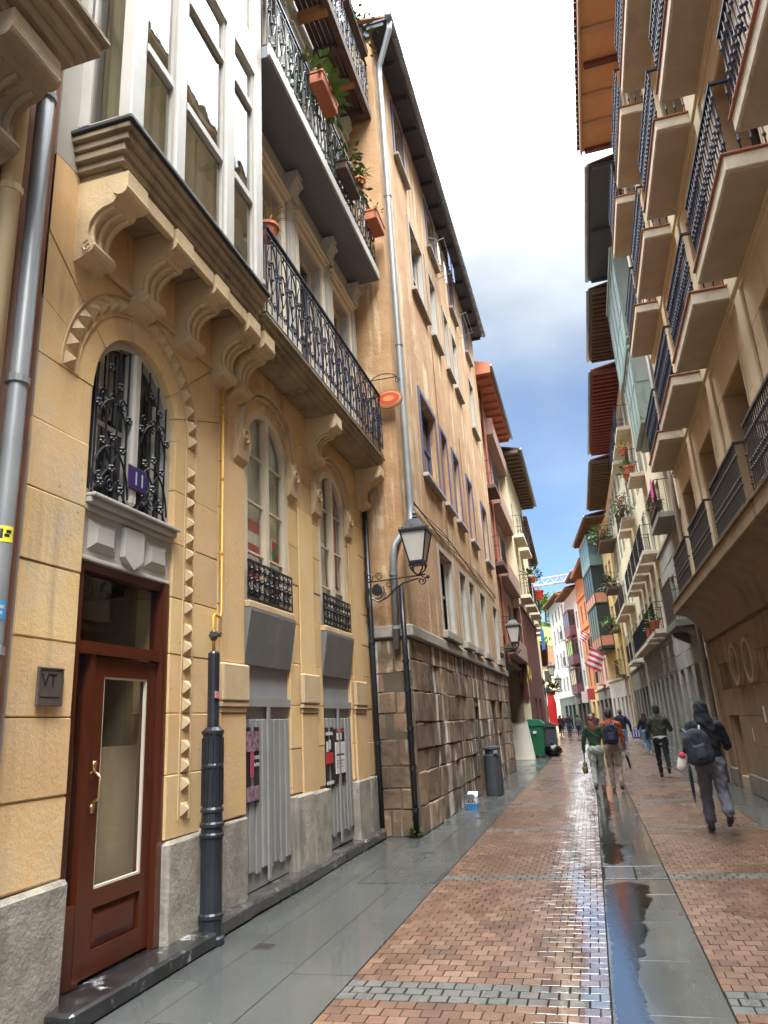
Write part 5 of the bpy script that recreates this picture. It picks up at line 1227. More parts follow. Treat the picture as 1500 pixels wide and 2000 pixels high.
# eave with orange timber panels, rafters, tiles
WOODS = mat('orange_soffit', (.55, .31, .155), .75, c2=(.49, .26, .125), nscale=2.5)
DARKR = mat('dark_red_rafter', (.11, .035, .028), .7)
b = MB(G1); b.box(-3.2, 18.1, -.3, .92, 17.32, 17.36); ev = b.build('eave', WOODS, RH)
b = MB(G1); b.cbox(-3.2, 18.12, .92, .98, 17.22, 17.42, .01); b.build('fascia', mat('tan_fascia', (.42, .28, .17), .7), ev)
for k in range(15):
    u_ = 18.02-k*.98
    MB(G1).cbox(u_-.07, u_+.07, -.05, .90 if k % 3 else .85, 17.2 if k % 3 == 0 else 17.25, 17.318, .01).build('rafter', DARKR if k % 3 == 0 else mat('tan_rafter', (.40, .26, .16), .7), ev)
til = MB(); til.add([(x*1., y_, z) for x, y_, z in []], []) if False else None
tm = MB()
pts = [(.095*math.cos(R(180-q*30)), .085*math.sin(R(180-q*30))) for q in range(7)]
tm.add([(p[0], 0, p[1]) for p in pts]+[(p[0]*.85, .5, p[1]*.85+.12) for p in pts]+[(p[0]*.8, 0, p[1]*.8) for p in pts], [(i, i+1, 8+i, 7+i) for i in range(6)]+[(14+i, 15+i, i+1, i) for i in range(6)])
DKT = mat('dark_tile', (.10, .065, .05), .85, c2=(.16, .10, .07), nscale=6, var=.25)
TM = tm.mesh('roof_tile', (0, 0, 0), DKT)
for i in range(64): put(TM, 'roof_tile', G1((18.05-i*.205, 1.05, 17.43)), RH, rotz=-math.pi/2)
b = MB(G1); b.add([(-3.2, 1.0, 17.425), (18.12, 1.0, 17.425), (18.12, -6, 19), (-3.2, -6, 19)], [(0, 1, 2, 3), (3, 2, 1, 0)]); b.build('roof', DKT, RH)
pipe_thing('drainpipe', [(2.66, 18.42, 17), (2.70, 18.42, 3.0), (2.72, 18.42, .02)], .06, mat('brown_pipe', (.2, .16, .12), .5), 'brown drainpipe at the far corner of the tan balcony house', collars=[(2.70, 18.42, 2.6), (2.72, 18.42, 1.4)])

# ------------------------------------------------------------------ right and left: the rest of the street
CREAM = mat('cream_plaster', (.60, .52, .36), .9, c2=(.52, .43, .28), nscale=1.1, streak=(.35, .28, .2), samt=.5, bump=.15)
STG = mat('grey_stone', (.29, .28, .245), .85, c2=(.20, .19, .165), nscale=1.6, var=.13, streak=(.10, .095, .085), samt=.75, bump=.35, bscale=14, fine=.12)
STGD = mat('dark_grey_stone', (.15, .145, .125), .8, c2=(.095, .09, .08), nscale=2, var=.15, streak=(.04, .04, .036), samt=.7, bump=.35, bscale=12, fine=.15)
GREENP = mat('green_gallery_paint', (.20, .27, .235), .55, c2=(.28, .34, .30), nscale=5, streak=(.08, .1, .09), samt=.6)
YEL = mat('yellow_plaster', (.58, .42, .19), .9, c2=(.5, .36, .15), nscale=1.2, streak=(.3, .22, .1), samt=.4)
PNK = mat('salmon_plaster', (.62, .34, .24), .9, c2=(.55, .29, .2), nscale=1.2)
ORG = mat('orange_paint', (.46, .20, .075), .8, c2=(.44, .15, .04), nscale=1.5)
WHT = mat('white_plaster', (.52, .50, .45), .9, c2=(.44, .41, .36), nscale=1.5)
TEAL = mat('teal_gallery_paint', (.06, .10, .10), .5); DKGR = mat('dark_green_paint', (.03, .045, .042), .5)
BRWN = mat('brown_eave_boards', (.13, .085, .06), .75, c2=(.09, .06, .045), nscale=4); REDB = mat('red_rafter_paint', (.17, .035, .03), .6)
SALM = mat('salmon_panel', (.52, .22, .14), .8)
def house(fr, name, label, L, H, wallm, rows, bays, gfm=None, gfh=0., gops=None, wm=WHITE, bal=(), balm=None, railm=None, depth=7, surround=None, gblocks=None, glass=None, proj=.55, loc=None, gn=None):
    t = thing(name, loc or fr((L/2, 0, 0)), label, 'building')
    ops = [(a, b_, z0, z1) for z0, z1 in rows for a, b_ in bays]; gops = gops or []
    b = MB(fr); facade(b, 0, L, gfh, H, [o for o in ops if o[2] >= gfh], .2); shell(b, 0, L, H, depth, 0); b.build('wall', wallm, t)
    if gfh:
        lo = [o for o in ops if o[2] < gfh]
        b = MB(fr); facade(b, 0, L, 0, gfh, gops+lo, .3, n=gn if gn is not None else (.02 if not gblocks else -.0))
        if gn is not None: b.box(0, L, gn, 0, gfh-.03, gfh-.001)
        b.build('ground_floor_wall', gfm, t)
        if gblocks:
            z = 0.; row = 0; hc, bw = gblocks
            while z < gfh-.05:
                h = min(hc, gfh-z); u = -bw*.5*(row % 2)
                while u < L:
                    segs = [(max(0, u), min(L, u+bw))]
                    for (a, b_, c, d) in gops+lo:
                        if c < z+h/2 < d:
                            ns = []
                            for (p, q) in segs:
                                if q <= a or p >= b_: ns.append((p, q))
                                else:
                                    if p < a: ns.append((p, a))
                                    if q > b_: ns.append((b_, q))
                            segs = ns
                    for (p, q) in segs:
                        if q-p > .05: MB(fr).cbox(p+.005, q-.005, -.1, .03+random.uniform(-.006, .006), z+.005, z+h-.005, .01, .003).build('stone_block', gfm, t)
                    u += bw
                z += h; row += 1
        b = MB(fr); b.cbox(0, L, -.05, .09, gfh, gfh+.14, .02); b.build('string_course', gfm, t)
        for (a, b_, c, d) in gops:
            MB(fr).box(a, b_, -.30+(gn or 0), -.27+(gn or 0), c, d).build('shop_opening', random.choice((BLACKH, DGLASS, mat('dark_shutter', (.08, .08, .078), .5))), t)
    for (a, b_, z0, z1) in ops:
        wo = window(t, fr, a, b_, z0, z1, -.19, wm, 2, 2, .07, glass=glass or DGLASS)
        if surround:
            b = MB(fr); q = .10; b.box(a-q, a-.002, .001, .03, z0, z1+q); b.box(b_+.002, b_+q, .001, .03, z0, z1+q); b.box(a-.002, b_+.002, .001, .03, z1+.002, z1+q); b.build('window_surround', surround, t)
    for (a, b_, z0) in bal: balcony(fr, t, a, b_, proj, z0, .16, balm or wallm, railm or IRON, .98, .13)
    return t
def gallery(fr, par, u0, u1, n1, z0, z1, m, ncol, storeys, glass=DGLASS, panel=None, apron=.8):
    b = MB(fr); b.cbox(u0, u1, 0, n1, z0-.14, z0, .02); b.cbox(u0-.05, u1+.05, 0, n1+.05, z1, z1+.12, .02); b.cbox(u0+.15, u1-.15, 0, n1-.15, z0-.26, z0-.14, .02)
    h = (z1-z0)/storeys
    for s_ in range(storeys):
        za = z0+h*s_
        b.box(u0, u1, n1-.06, n1, za, za+.08); b.box(u0, u1, n1-.06, n1, za+h-.1, za+h-.002); b.box(u0, u1, n1-.055, n1-.005, za+apron, za+apron+.06)
        for ue in (u0, u1-.05): b.box(ue, ue+.05, 0, n1-.06, za, za+.08); b.box(ue, ue+.05, 0, n1-.06, za+h-.1, za+h-.002); b.box(ue, ue+.05, 0, n1-.06, za+apron, za+apron+.06); b.box(ue, ue+.05, .0, .06, za+.08, za+h-.1)
    for i in range(ncol+1):
        uu = u0+(u1-u0-.07)*i/ncol; b.box(uu, uu+.07, n1-.07, n1+.004, z0, z1)
    g = b.build('gallery', m, par)
    for s_ in range(storeys):
        za = z0+h*s_
        for i in range(ncol):
            a, c = u0+(u1-u0-.07)*i/ncol+.07, u0+(u1-u0-.07)*(i+1)/ncol
            MB(fr).box(a, c, n1-.035, n1-.028, za+apron+.06, za+h-.1).build('gallery_pane', glass, g); MB(fr).box(a, c, n1-.04, n1-.02, za+.08, za+apron).build('apron_panel', panel or m, g)
        for ue in (u0+.015, u1-.035):
            MB(fr).box(ue, ue+.01, .06, n1-.06, za+apron+.06, za+h-.1).build('gallery_pane', glass, g); MB(fr).box(ue, ue+.02, .06, n1-.06, za+.08, za+apron).build('apron_panel', panel or m, g)
    return g
# R2: grey stone lower storeys, cream above, weathered green galleries
G2 = Fr(3.12, 18.45, 'R', .004)
H2 = house(G2, 'stone_gallery_house', 'cream and grey stone house with weathered green enclosed galleries', 8.6, 16.9, CREAM, [(3.95, 5.9), (7.1, 9.0), (10.0, 12.0), (13.1, 15.0)], [(.6, 1.6), (3.1, 4.1), (5.5, 6.5), (7.4, 8.2)], STG, 6.85, [(.5, 1.4, .1, 2.9), (2.0, 2.9, .1, 2.9), (3.6, 4.5, .1, 2.9), (5.2, 6.1, .1, 2.9), (6.9, 7.9, .1, 2.9)], gblocks=(.48, .95), bal=[(2.5, 4.8, 7.05)], balm=STG)
balcony(G2, H2, 2.4, 4.7, .6, 4.0, .2, STGD, IRONG, 1.15, .09, True)
gallery(G2, H2, 2.2, 6.2, .62, 12.6, 15.6, GREENP, 4, 1, glass=mat('dusty_glass', (.28, .32, .30), .25), apron=1.0); gallery(G2, H2, 2.4, 4.9, .6, 9.9, 12.2, GREENP, 3, 1, glass=mat('dusty_glass', (1, 1, 1)), apron=1.2)
eave(G2, H2, -.3, 5.6, 1.12, 16.7, mat('blue_grey_boards', (.06, .075, .095), .7, c2=(.045, .055, .07), nscale=5, stretch=(6, 1, 1)), mat('blue_grey_boards', (1, 1, 1)), 2.8, tile=DKT, gutter=ZINC, raft=.05)
eave(G2, H2, 5.6, 11.2, 1.14, 16.3, BRWN, BRWN, .3, tile=DKT, gutter=ZINC, raft=.05)
pipe_thing('drainpipe', [(2.98, 18.75, 16.4), (3.0, 18.75, 6.9), (3.0, 18.75, .02)], .05, mat('pale_pipe', (.38, .37, .33), .5), 'pale drainpipe at the near end of the grey stone house', collars=[(3.0, 18.75, 9.0), (3.0, 18.75, 4.0)])
# R3: cream house, red rafters
G3 = Fr(3.16, 27.1, 'R', .008)
H3 = house(G3, 'cream_house', 'cream house with dark red rafters, potted balconies and a row of white ledges', 13.2, 16.1, CREAM, [(4.6, 6.4), (7.5, 9.4), (10.5, 12.4), (13.3, 15.0)], [(.8, 1.7), (3.0, 3.9), (5.2, 6.1), (7.4, 8.3), (9.6, 10.5), (11.6, 12.5)], STG, 4.2, [(.4+1.75*k, 1.4+1.75*k, .1, 2.9) for k in range(7)], gblocks=(.5, 1.1), surround=WHITE,
      bal=[(.4, 2.1, 10.4), (.4, 2.1, 7.35), (2.6, 4.3, 7.35), (4.8, 6.5, 7.35), (7.0, 8.7, 7.35), (9.2, 10.9, 7.35), (2.6, 4.3, 13.2), (4.8, 6.5, 13.2), (7.0, 8.7, 13.2), (7.0, 8.7, 10.4), (9.2, 10.9, 10.4), (.4, 2.1, 4.45), (2.6, 4.3, 4.45)], balm=EDGE, railm=IRON)
balcony(G3, H3, 4.6, 12.6, .5, 4.45, .16, EDGE, IRON, 1., .13)
eave(G3, H3, 2.6, 13.2, 1.2, 15.8, REDB, REDB, .42, tile=COPPER, gutter=ZINC, raft=.13)
# R4: pale house with brown eave, street begins to bend left
G4 = Fr(3.05, 40.4, 'R', .02)
H4 = house(G4, 'pale_house', 'pale yellow house with brown eave boards and a wooden flower balcony', 10.4, 15.6, CREAM, [(4.5, 6.3), (7.5, 9.3), (10.4, 12.2), (13.0, 14.6)], [(.8, 1.7), (2.9, 3.8), (5.0, 5.9), (7.1, 8.0), (9.0, 9.8)], STGD, 4.0, [(.5+1.9*k, 1.6+1.9*k, .1, 2.9) for k in range(5)], surround=WHITE, bal=[(.5, 4.2, 7.35), (4.7, 8.4, 7.35), (.5, 2.1, 4.3), (2.6, 4.2, 4.3)], balm=EDGE)
balcony(G4, H4, 5.8, 9.4, 1.0, 12.2, .18, WOOD, WOOD, .9, .3); balcony(G4, H4, 6.6, 9.2, .9, 9.3, .18, WOOD, IRON, .9, .2)
eave(G4, H4, 0, 10.4, 1.2, 15.4, BRWN, BRWN, .5, tile=COPPER, gutter=ZINC)
# R5: yellow house with teal glazed galleries
G5 = Fr(2.72, 51.0, 'R', .11)
H5 = house(G5, 'yellow_house', 'ochre yellow house with tall teal and dark green glazed gallery and pink apron panels', 9.5, 15.2, YEL, [(4.2, 6.0), (7.2, 9.0), (10.2, 12.0), (12.8, 14.4)], [(.7, 1.6), (2.3, 3.2)], WHT, 3.9, [(.5, 1.2, .1, 2.7), (1.9, 2.7, .1, 2.7), (3.6, 4.4, .1, 2.7), (5.6, 6.4, .1, 2.7), (7.6, 8.4, .1, 2.7)], bal=[(.4, 1.9, 7.1), (.4, 1.9, 10.1), (.4, 1.9, 4.1)], balm=BRWN)
gallery(G5, H5, 3.9, 9.2, .95, 6.3, 9.4, DKGR, 4, 1, panel=SALM, glass=mat('dull_green_glass', (.03, .04, .038), .35)); gallery(G5, H5, 3.9, 9.2, .95, 9.45, 12.2, DKGR, 4, 1, panel=SALM, glass=mat('dull_green_glass', (1, 1, 1))); gallery(G5, H5, 3.9, 9.2, .95, 12.25, 14.6, mat('pale_teal_paint', (.19, .28, .27), .5), 4, 1, glass=mat('teal_glass', (.11, .19, .2), .4))
eave(G5, H5, 0, 9.5, 1.35, 14.95, BRWN, BRWN, .5, tile=DKT, gutter=ZINC)
# R6..R9
G6 = Fr(1.75, 60.6, 'R', .10)
H6 = house(G6, 'salmon_house', 'salmon pink house with small white balconies', 9.0, 14.2, PNK, [(4.2, 6.0), (7.2, 9.0), (10.2, 12.0)], [(.9, 1.8), (3.4, 4.3), (5.8, 6.7), (7.8, 8.6)], STGD, 3.6, [(.6, 2.4, .1, 2.8), (3.2, 5.0, .1, 2.8), (6.0, 8.0, .1, 2.8)], surround=WHITE, bal=[(3.0, 4.7, 7.1), (5.4, 7.1, 7.1), (3.0, 4.7, 4.1)], balm=WHITE)
eave(G6, H6, 0, 9, 1.0, 14.0, mat('orange_eave', (.40, .17, .09), .7), BRWN, .6, gutter=ZINC)
G7 = Fr(.95, 69.7, 'R', .14)
H7 = house(G7, 'orange_house_strip', 'narrow bright orange painted house with banded storeys', 6.0, 14.9, ORG, [(4.2, 6.0), (7.2, 9.0), (10.2, 12.0)], [(1.0, 1.9), (3.6, 4.5)], YEL, 3.6, [(.6, 2.0, .1, 2.8), (3.2, 4.8, .1, 2.8)], wm=WHITE)
for z in (6.5, 9.6, 12.6): MB(G7).cbox(0, 6, .001, .14, z, z+.22, .02).build('string_course', ORG, H7)
eave(G7, H7, 0, 6, 1.0, 14.7, BRWN, BRWN, .6, gutter=ZINC)
G8 = Fr(.05, 75.8, 'R', .16)
H8 = house(G8, 'grey_gallery_house', 'pale house with plum coloured glazed galleries past the orange house', 9.0, 14.4, WHT, [(4.4, 6.0), (7.2, 9.0), (10.2, 12.0)], [(.8, 1.7), (7.4, 8.3)], STGD, 3.6, [(.6, 2.4, .1, 2.8), (3.2, 5.0, .1, 2.8), (6.0, 8.0, .1, 2.8)], wm=mat('plum_paint', (.15, .06, .08), .5))
for z in (3.9, 6.9, 9.9): gallery(G8, H8, 2.6, 6.4, .7, z, z+2.4, mat('plum_paint', (.15, .06, .08), .5), 3, 1)
eave(G8, H8, 0, 9, 1.0, 14.2, BRWN, BRWN, .6)
G9 = Fr(-1.5, 85.0, 'R', .18)
H9 = house(G9, 'white_house', 'tall bright white house near the end of the street', 12.0, 15.4, WHT, [(4.4, 6.0), (7.2, 9.0), (10.2, 12.0), (12.8, 14.2)], [(.8, 1.7), (3.4, 4.3), (6.0, 6.9), (9.0, 9.9)], mat('dark_green_shopfront', (.05, .075, .07), .5), 3.6, [(.6, 2.4, .1, 2.8), (3.2, 5.0, .1, 2.8), (6.0, 8.0, .1, 2.8)], wm=mat('plum_paint', (1, 1, 1)), bal=[(.5, 2.0, 7.1), (.5, 2.0, 10.1)], balm=WHITE)
eave(G9, H9, 0, 12, .8, 15.2, BRWN, BRWN, .8)
# left side beyond the orange house
K3 = Fr(-2.86, 25.55, 'L', 0.)
MAUV = mat('mauve_brown_panel', (.30, .19, .15), .8, c2=(.26, .16, .125), nscale=1.4, streak=(.2, .12, .1), samt=.4)
L3 = house(K3, 'red_brown_house', 'mauve brown panelled house with orange red verge and dark iron balconies', 8.0, 15.0, MAUV, [(4.4, 6.4), (7.4, 9.4), (10.4, 12.4)], [(.9, 1.8), (3.2, 4.1), (5.6, 6.5)], STGD, 3.7, [(.5, 1.6, .1, 2.6), (2.4, 3.4, .1, 2.6), (4.6, 6.4, .1, 2.6)], wm=mat('dark_red_frame', (.25, .05, .035), .5), bal=[(.3, 1.9, 4.2), (.3, 1.9, 7.2), (.3, 1.9, 10.2)], balm=WOOD, proj=.5, gn=-.65)
for z in (4.0, 7.0, 10.0, 13.0):
    MB(K3).cbox(2.3, 8.0, .001, .42, z+.0, z+.75, .02).build('projecting_panel', MAUV, L3); MB(K3).cbox(2.3, 2.42, .43, .46, z, z+.75, .01).build('panel_edge', mat('brick_red_trim', (.36, .09, .05), .7), L3)
for u_ in (2.05, 2.18): MB(K3).tube([(u_, .12, 3.7), (u_, .12, 15)], .045, 8).build('riser', mat('brick_red_trim', (1, 0, 0)), L3)
ORV = mat('orange_red_verge', (.48, .16, .085), .7)
eave(K3, L3, 0, 8.0, .75, 14.8, ORV, ORV, .8, tile=DKT, gutter=ZINC)
class E3:
    flip = False
    def __call__(s, p): return (-2.86+p[0], 25.5-p[1], p[2])
MB(E3()).prism([(-3, 14.6), (.80, 14.6), (.80, 15.05), (-3, 15.9)], 0, .06).build('verge_board', ORV, L3)
K4 = Fr(-2.55, 33.6, 'L', .0)
L4 = house(K4, 'cream_end_house', 'cream house with brown eave, plain side wall and plant balconies on the left', 10.4, 14.4, CREAM, [(7.4, 9.2), (10.4, 12.2)], [(1.6, 2.5), (4.6, 5.5), (7.8, 8.7)], mat('dark_red_paint', (.085, .018, .018), .7, c2=(.12, .03, .03), nscale=3), 6.6, [(3.0, 4.2, .1, 2.6), (6.0, 7.4, .1, 2.6)], bal=[(.9, 3.2, 10.3), (.9, 3.2, 7.3), (4.0, 6.2, 10.3), (4.0, 6.2, 7.3), (7.2, 9.4, 7.3)], balm=EDGE, proj=.5)
eave(K4, L4, 0, 10.4, .8, 14.2, BRWN, BRWN, .6, tile=DKT, gutter=ZINC)
class E4:
    flip = False
    def __call__(s, p): return (-2.55+p[0], 33.55-p[1], p[2])
MB(E4()).box(-.38, -.01, .0, .03, 2.4, 6.55).build('painted_end_panel', mat('dark_red_paint', (1, 0, 0)), L4)
# scrawled yellow graffiti on the dark red wall
t = thing('graffiti', (-2.5, 34, 3.0), 'yellow scrawled graffiti on the dark red wall', 'graffiti')
GY = mat('yellow_spray', (.5, .38, .08), .8); rg = random.Random(9)
for k in range(7):
    x0 = -2.9+.055*k; z0 = 3.0+.18*(k % 3)
    MB().tube([(x0+rg.uniform(-.05, .05), 33.50-.0, z0+rg.uniform(0, .5)) for _ in range(5)], .006, 4).build('spray_stroke', GY, t)
for k in range(6):
    u0 = .4+k*.3; MB(K4).tube([(u0+rg.uniform(-.15, .15), .03, 3.3+rg.uniform(0, .7)) for _ in range(5)], .008, 4).build('spray_stroke', GY, t)
K5 = Fr(-2.95, 44.2, 'L', .02)
L5 = house(K5, 'stone_base_house', 'far cream house with a grey stone base beside the lanterns on the left', 15.0, 13.8, CREAM, [(4.6, 6.4), (7.5, 9.3), (10.4, 12.2)], [(1.2, 2.1), (4.0, 4.9), (6.8, 7.7), (9.6, 10.5), (12.4, 13.3)], STGD, 4.2, [(2, 3.2, .1, 2.8), (5, 6.4, .1, 2.8), (9, 11, .1, 2.8)], bal=[(.8, 2.5, 7.3), (3.6, 5.3, 7.3), (.8, 2.5, 10.2), (6.4, 8.1, 7.3)], balm=EDGE)
eave(K5, L5, 0, 15, .6, 13.6, BRWN, BRWN, .8)
K6 = Fr(-3.4, 59.4, 'L', .05)
L6 = house(K6, 'far_pale_house', 'far pale yellow house on the left beyond the lanterns', 26.0, 7.4, mat('pale_yellow_plaster', (.66, .56, .36), .9, c2=(.6, .5, .3), nscale=1.2), [(4.6, 6.2)], [(1.2+3*k, 2.2+3*k) for k in range(8)], mat('pale_shopfront', (.42, .33, .24), .8), 3.8, [(1+4*k, 3+4*k, .1, 2.8) for k in range(6)])
eave(K6, L6, 0, 26, .7, 7.2, mat('orange_eave', (.4, .17, .09), .7), BRWN, 1.2)
KE = thing('street_end_house', (-6, 120, 0), 'sunlit cream house closing the far end of the street', 'building')
b = MB(); b.box(-16, 4, 118, 126, 0, 9.5); b.build('wall', mat('pale_yellow_plaster', (1, 1, 1)), KE)
for k in range(8):
    for z in (1.2, 4.2, 7.0): MB().box(-12+1.9*k, -11+1.9*k, 117.93, 118.02, z, z+1.6).build('window', DGLASS, KE)
MB().prism([(-16.5, 9.5), (4.5, 9.5), (-6, 12.5)], 117.5, 126.5).build('roof', COPPER, KE)
# wooded hill behind the roofs
hb = MB(); NX, NY = 26, 12
hz = lambda x, y: 38*math.exp(-((x+30)/60)**2)*min(1, (y-150)/70)+2*math.sin(x*.11+y*.07)-6
vs_ = [(-130+200*i/NX, 150+150*j/NY) for j in range(NY+1) for i in range(NX+1)]
hb.add([(x, y, hz(x, y)) for x, y in vs_], [(j*(NX+1)+i, j*(NX+1)+i+1, (j+1)*(NX+1)+i+1, (j+1)*(NX+1)+i) for j in range(NY) for i in range(NX)])
hb.build('hill', mat('hill_grass', (.11, .16, .03), .9, c2=(.07, .11, .02), nscale=.15), kind='structure')
HLEAF = mat('hill_leaf', (.14, .21, .03), .7, c2=(.20, .26, .045), nscale=.4, var=.25)
rh = random.Random(5)
def hill_tree(x, y, z, h, rad, seed, i):
    rn = random.Random(seed); t = thing('hill_tree', (x, y, z), 'light green tree on the wooded hill behind the white house', 'tree', 'trees on the hill')
    MB().tube([(x, y, z-.5), (x+.2, y, z+h*.35), (x, y, z+h*.7)], [.35, .26, .12], 6).build('trunk', WOOD, t)
    b = MB()
    for _ in range(9):
        c = (x+rn.uniform(-.6, .6)*rad, y+rn.uniform(-.6, .6)*rad, z+h*rn.uniform(.25, .95)); leaves(b, c, rad*.6, 60, 1.0, rnd=rn)
    b.build('crown', HLEAF, t)
for i in range(34):
    x = rh.uniform(-26, 8); y = rh.uniform(175, 235); hill_tree(x, y, hz(x, y), rh.uniform(6, 9), rh.uniform(2.6, 3.8), i, i)
# lattice crane jib over the roofs
t = thing('crane', (-20, 160, 0), 'pale red and white lattice crane jib behind the far roofs', 'crane')
CW, CRD = mat('crane_hazy_white', (.30, .31, .34), .8), mat('crane_hazy_red', (.32, .2, .2), .8)  # distance haze is mixed into both paint colours, dulling the white and the red
mb = MB(); mb.box(-42, -40.6, 159.4, 160.6, -2, 36); mb.build('mast', CRD, t)
for k in range(22):
    x0 = -40+k*2.0; z0 = 27.5+k*.12; m_ = (CW, CRD)[(k//2) % 2]; b = MB()
    for (dy, dz) in ((-.6, 0), (.6, 0), (0, 1.5)): b.tube([(x0, 160+dy, z0+dz), (x0+2, 160+dy, z0+.12+dz)], .13, 4)
    b.tube([(x0, 159.4, z0), (x0+1, 160, z0+1.56), (x0+2, 159.4, z0+.12)], .09, 4); b.tube([(x0, 160.6, z0), (x0+1, 160, z0+1.56), (x0+2, 160.6, z0+.12)], .09, 4)
    b.build('jib_section', m_, t)

# plants and flags on the far balconies
trough(2.56, 2.74, 21.2, 22.8, 7.25, .2, 'box of red geraniums on the grey stone house balcony', WOOD, LEAF, 320, .08, .24, FLOWR, seed=21)
t = thing('pink_cloth', (2.5, 21.6, 7.9), 'bright pink cloth hung over the grey stone house balcony rail', 'cloth')
b = MB()
for i in range(8): b.quad((2.535-.02*math.sin(i), 21.0+.06*i, 7.5), (2.535-.02*math.sin(i+1), 21.06+.06*i, 7.5), (2.545, 21.06+.06*i, 8.12), (2.545, 21.0+.06*i, 8.12))
b.build('drape', mat('pink_cloth', (.55, .03, .22), .9), t, smooth=True)
pot(2.64, 27.7, 10.42, .2, .32, 'orange pot plant on the cream house upper balcony floor', 'blade', LEAF, None, 40, spread=.6, seed=22, group=None)
pot(2.62, 28.5, 10.42, .18, .3, 'terracotta pot with spreading leaves beside the orange pot on the upper balcony', 'leaf', LEAF, None, 50, .2, spread=.35, seed=23)
pot(2.56, 28.3, 11.42, .15, .26, 'flowering pot clipped to the cream house upper balcony rail', 'leaf', LEAFY, None, 50, .14, spread=.28, flower=mat('orange_flower', (.6, .2, .02), .6), seed=24)
trough(2.5, 2.68, 33, 35.5, 10.5, .2, 'hanging garden of trailing plants on the cream house balcony', WOOD, LEAF, 500, .13, .6, FLOWR, seed=25)
pot(2.62, 27.75, 4.47, .2, .3, 'orange pot on the low balcony of the cream house', 'leaf', LEAF, None, 40, .16, spread=.25, seed=26)
trough(2.58, 2.74, 30.0, 31.2, 4.5, .26, 'red trough on the low balcony of the cream house', mat('red_trough', (.36, .06, .03), .7), LEAF, 40, .12, .2, seed=27)
trough(2.0, 2.3, 46.5, 49.6, 12.35, .3, 'flower boxes spilling over the brown wooden balcony', WOOD, LEAF, 900, .18, .8, FLOWR, seed=28)
trough(2.0, 2.3, 47.2, 49.4, 9.2, .3, 'dark hanging plants under the lower wooden balcony', WOOD, mat('dark_leaf', (.03, .04, .015), .7), 260, .25, .6, seed=29)
trough(1.9, 2.1, 51.5, 52.8, 7.2, .3, 'leafy box on the ochre house balcony', WOOD, LEAF, 200, .25, .5, seed=30)
pot(-1.98, 36.0, 8.1, .2, .3, 'bushy potted plant on the left cream house lower balcony rail', 'leaf', LEAF, None, 120, .2, spread=.5, seed=31)
pot(-1.95, 40.9, 8.0, .25, .5, 'red pot on the far left balcony of the cream house', 'leaf', LEAF, RED, 20, .12, spread=.15, seed=32)
def flag(x, y, z, label, cols, dx=.9, dz=-1.2, pole=None, n=7):
    t = thing('flag', (x, y, z-1.2), label, 'flag')
    if pole: MB().tube([pole, (x-.05, y, z+.05)], .018, 6).build('pole', CREAMP, t)
    for i in range(n):
        b = MB(); 
        for k in range(6):
            q0, q1 = k/6, (k+1)/6; w = lambda q: .06*math.sin(q*7+i*.3)
            a = lambda q, s: (x+dx*q*.75-.35*s, y+w(q), z+dz*s-.45*q)
            b.quad(a(q0, i/n), a(q1, i/n), a(q1, (i+1)/n), a(q0, (i+1)/n))
        b.build('stripe', cols[i % 2], t, smooth=True)
FW, FRD = mat('flag_cloth_white', (.68, .62, .6), .9), mat('flag_cloth_crimson', (.5, .05, .1), .9)
flag(.45, 47.5, 5.7, 'red and white striped flag on a pole from the ochre yellow house', [FRD, FW], 1.1, -1.15, (2.5, 51.5, 4.4))
flag(.2, 66, 8.8, 'small red and white striped flag on the salmon pink house', [FRD, FW], .7, -.7, (1.2, 66, 8.2))
t = thing('shop_awning', (-1.0, 62, 2.6), 'white and red shop banner hanging over the street on the right', 'banner')
MB().box(-.6, -.1, 64, 64.06, 2.6, 3.5).build('white_half', FW, t); MB().box(-.1, .5, 64, 64.06, 2.8, 3.7).build('red_half', mat('banner_red', (.5, .05, .06), .8), t)
t = thing('red_banner', (-2.5, 54, 1.2), 'tall bright red banner on the left under the far lantern', 'banner')
b = MB(); b.prism([(-2.9, 1.0), (-2.35, 1.0), (-2.3, 2.5), (-2.45, 3.3), (-2.8, 3.3), (-2.95, 2.2)], 54, 54.05); b.build('cloth', mat('bright_red', (.62, .02, .02), .7), t)
MB().tube([(-2.95, 54, 0), (-2.95, 54, 3.4)], .02, 6).build('pole', IRON, t)
t = thing('blue_banner', (-2.2, 46, 5), 'blue banner on the left cream house corner', 'banner')
b = MB(); b.prism([(-2.4, 5.6), (-2.2, 5.7), (-2.2, 6.9), (-2.4, 6.9)], 46, 46.05); b.build('cloth', mat('banner_blue', (.03, .16, .4), .8), t)
pot(-2.3, 50.5, 3.0, .2, .3, 'dark leafy plant hanging below the far left lanterns', 'leaf', mat('dark_leaf', (.03, .04, .015), .7), None, 200, .25, spread=.55, seed=33)

# ------------------------------------------------------------------ street clutter
t = thing('litter_bin', (-2.34, 17.5, 0), 'dark grey cylindrical litter bin standing on the left pavement', 'litter bin')
BIN = mat('bin_grey', (.05, .055, .065), .35, c2=(.07, .075, .085), nscale=6)
c = (-2.34, 17.5)
MB().lathe([(.19, 0.0), (.20, .02), (.20, .84), (.205, .85), (.205, .87), (.19, .88)], c, 24).build('body', BIN, t, smooth=False)
MB().lathe([(.19, .88), (.165, .90), (.165, .99), (.20, 1.0), (.215, 1.02), (.205, 1.06), (.10, 1.08)], c, 24).build('lid', BIN, t)
for k in range(6):
    a = 2*math.pi*k/6; MB().tube([(c[0]+.203*math.cos(a), c[1]+.203*math.sin(a), .03), (c[0]+.203*math.cos(a), c[1]+.203*math.sin(a), .83)], .006, 4).build('rib', BIN, t)
MB().cbox(c[0]+.06, c[0]+.16, c[1]-.208, c[1]-.16, .905, .98, .005).build('slot_rim', ZINC, t)
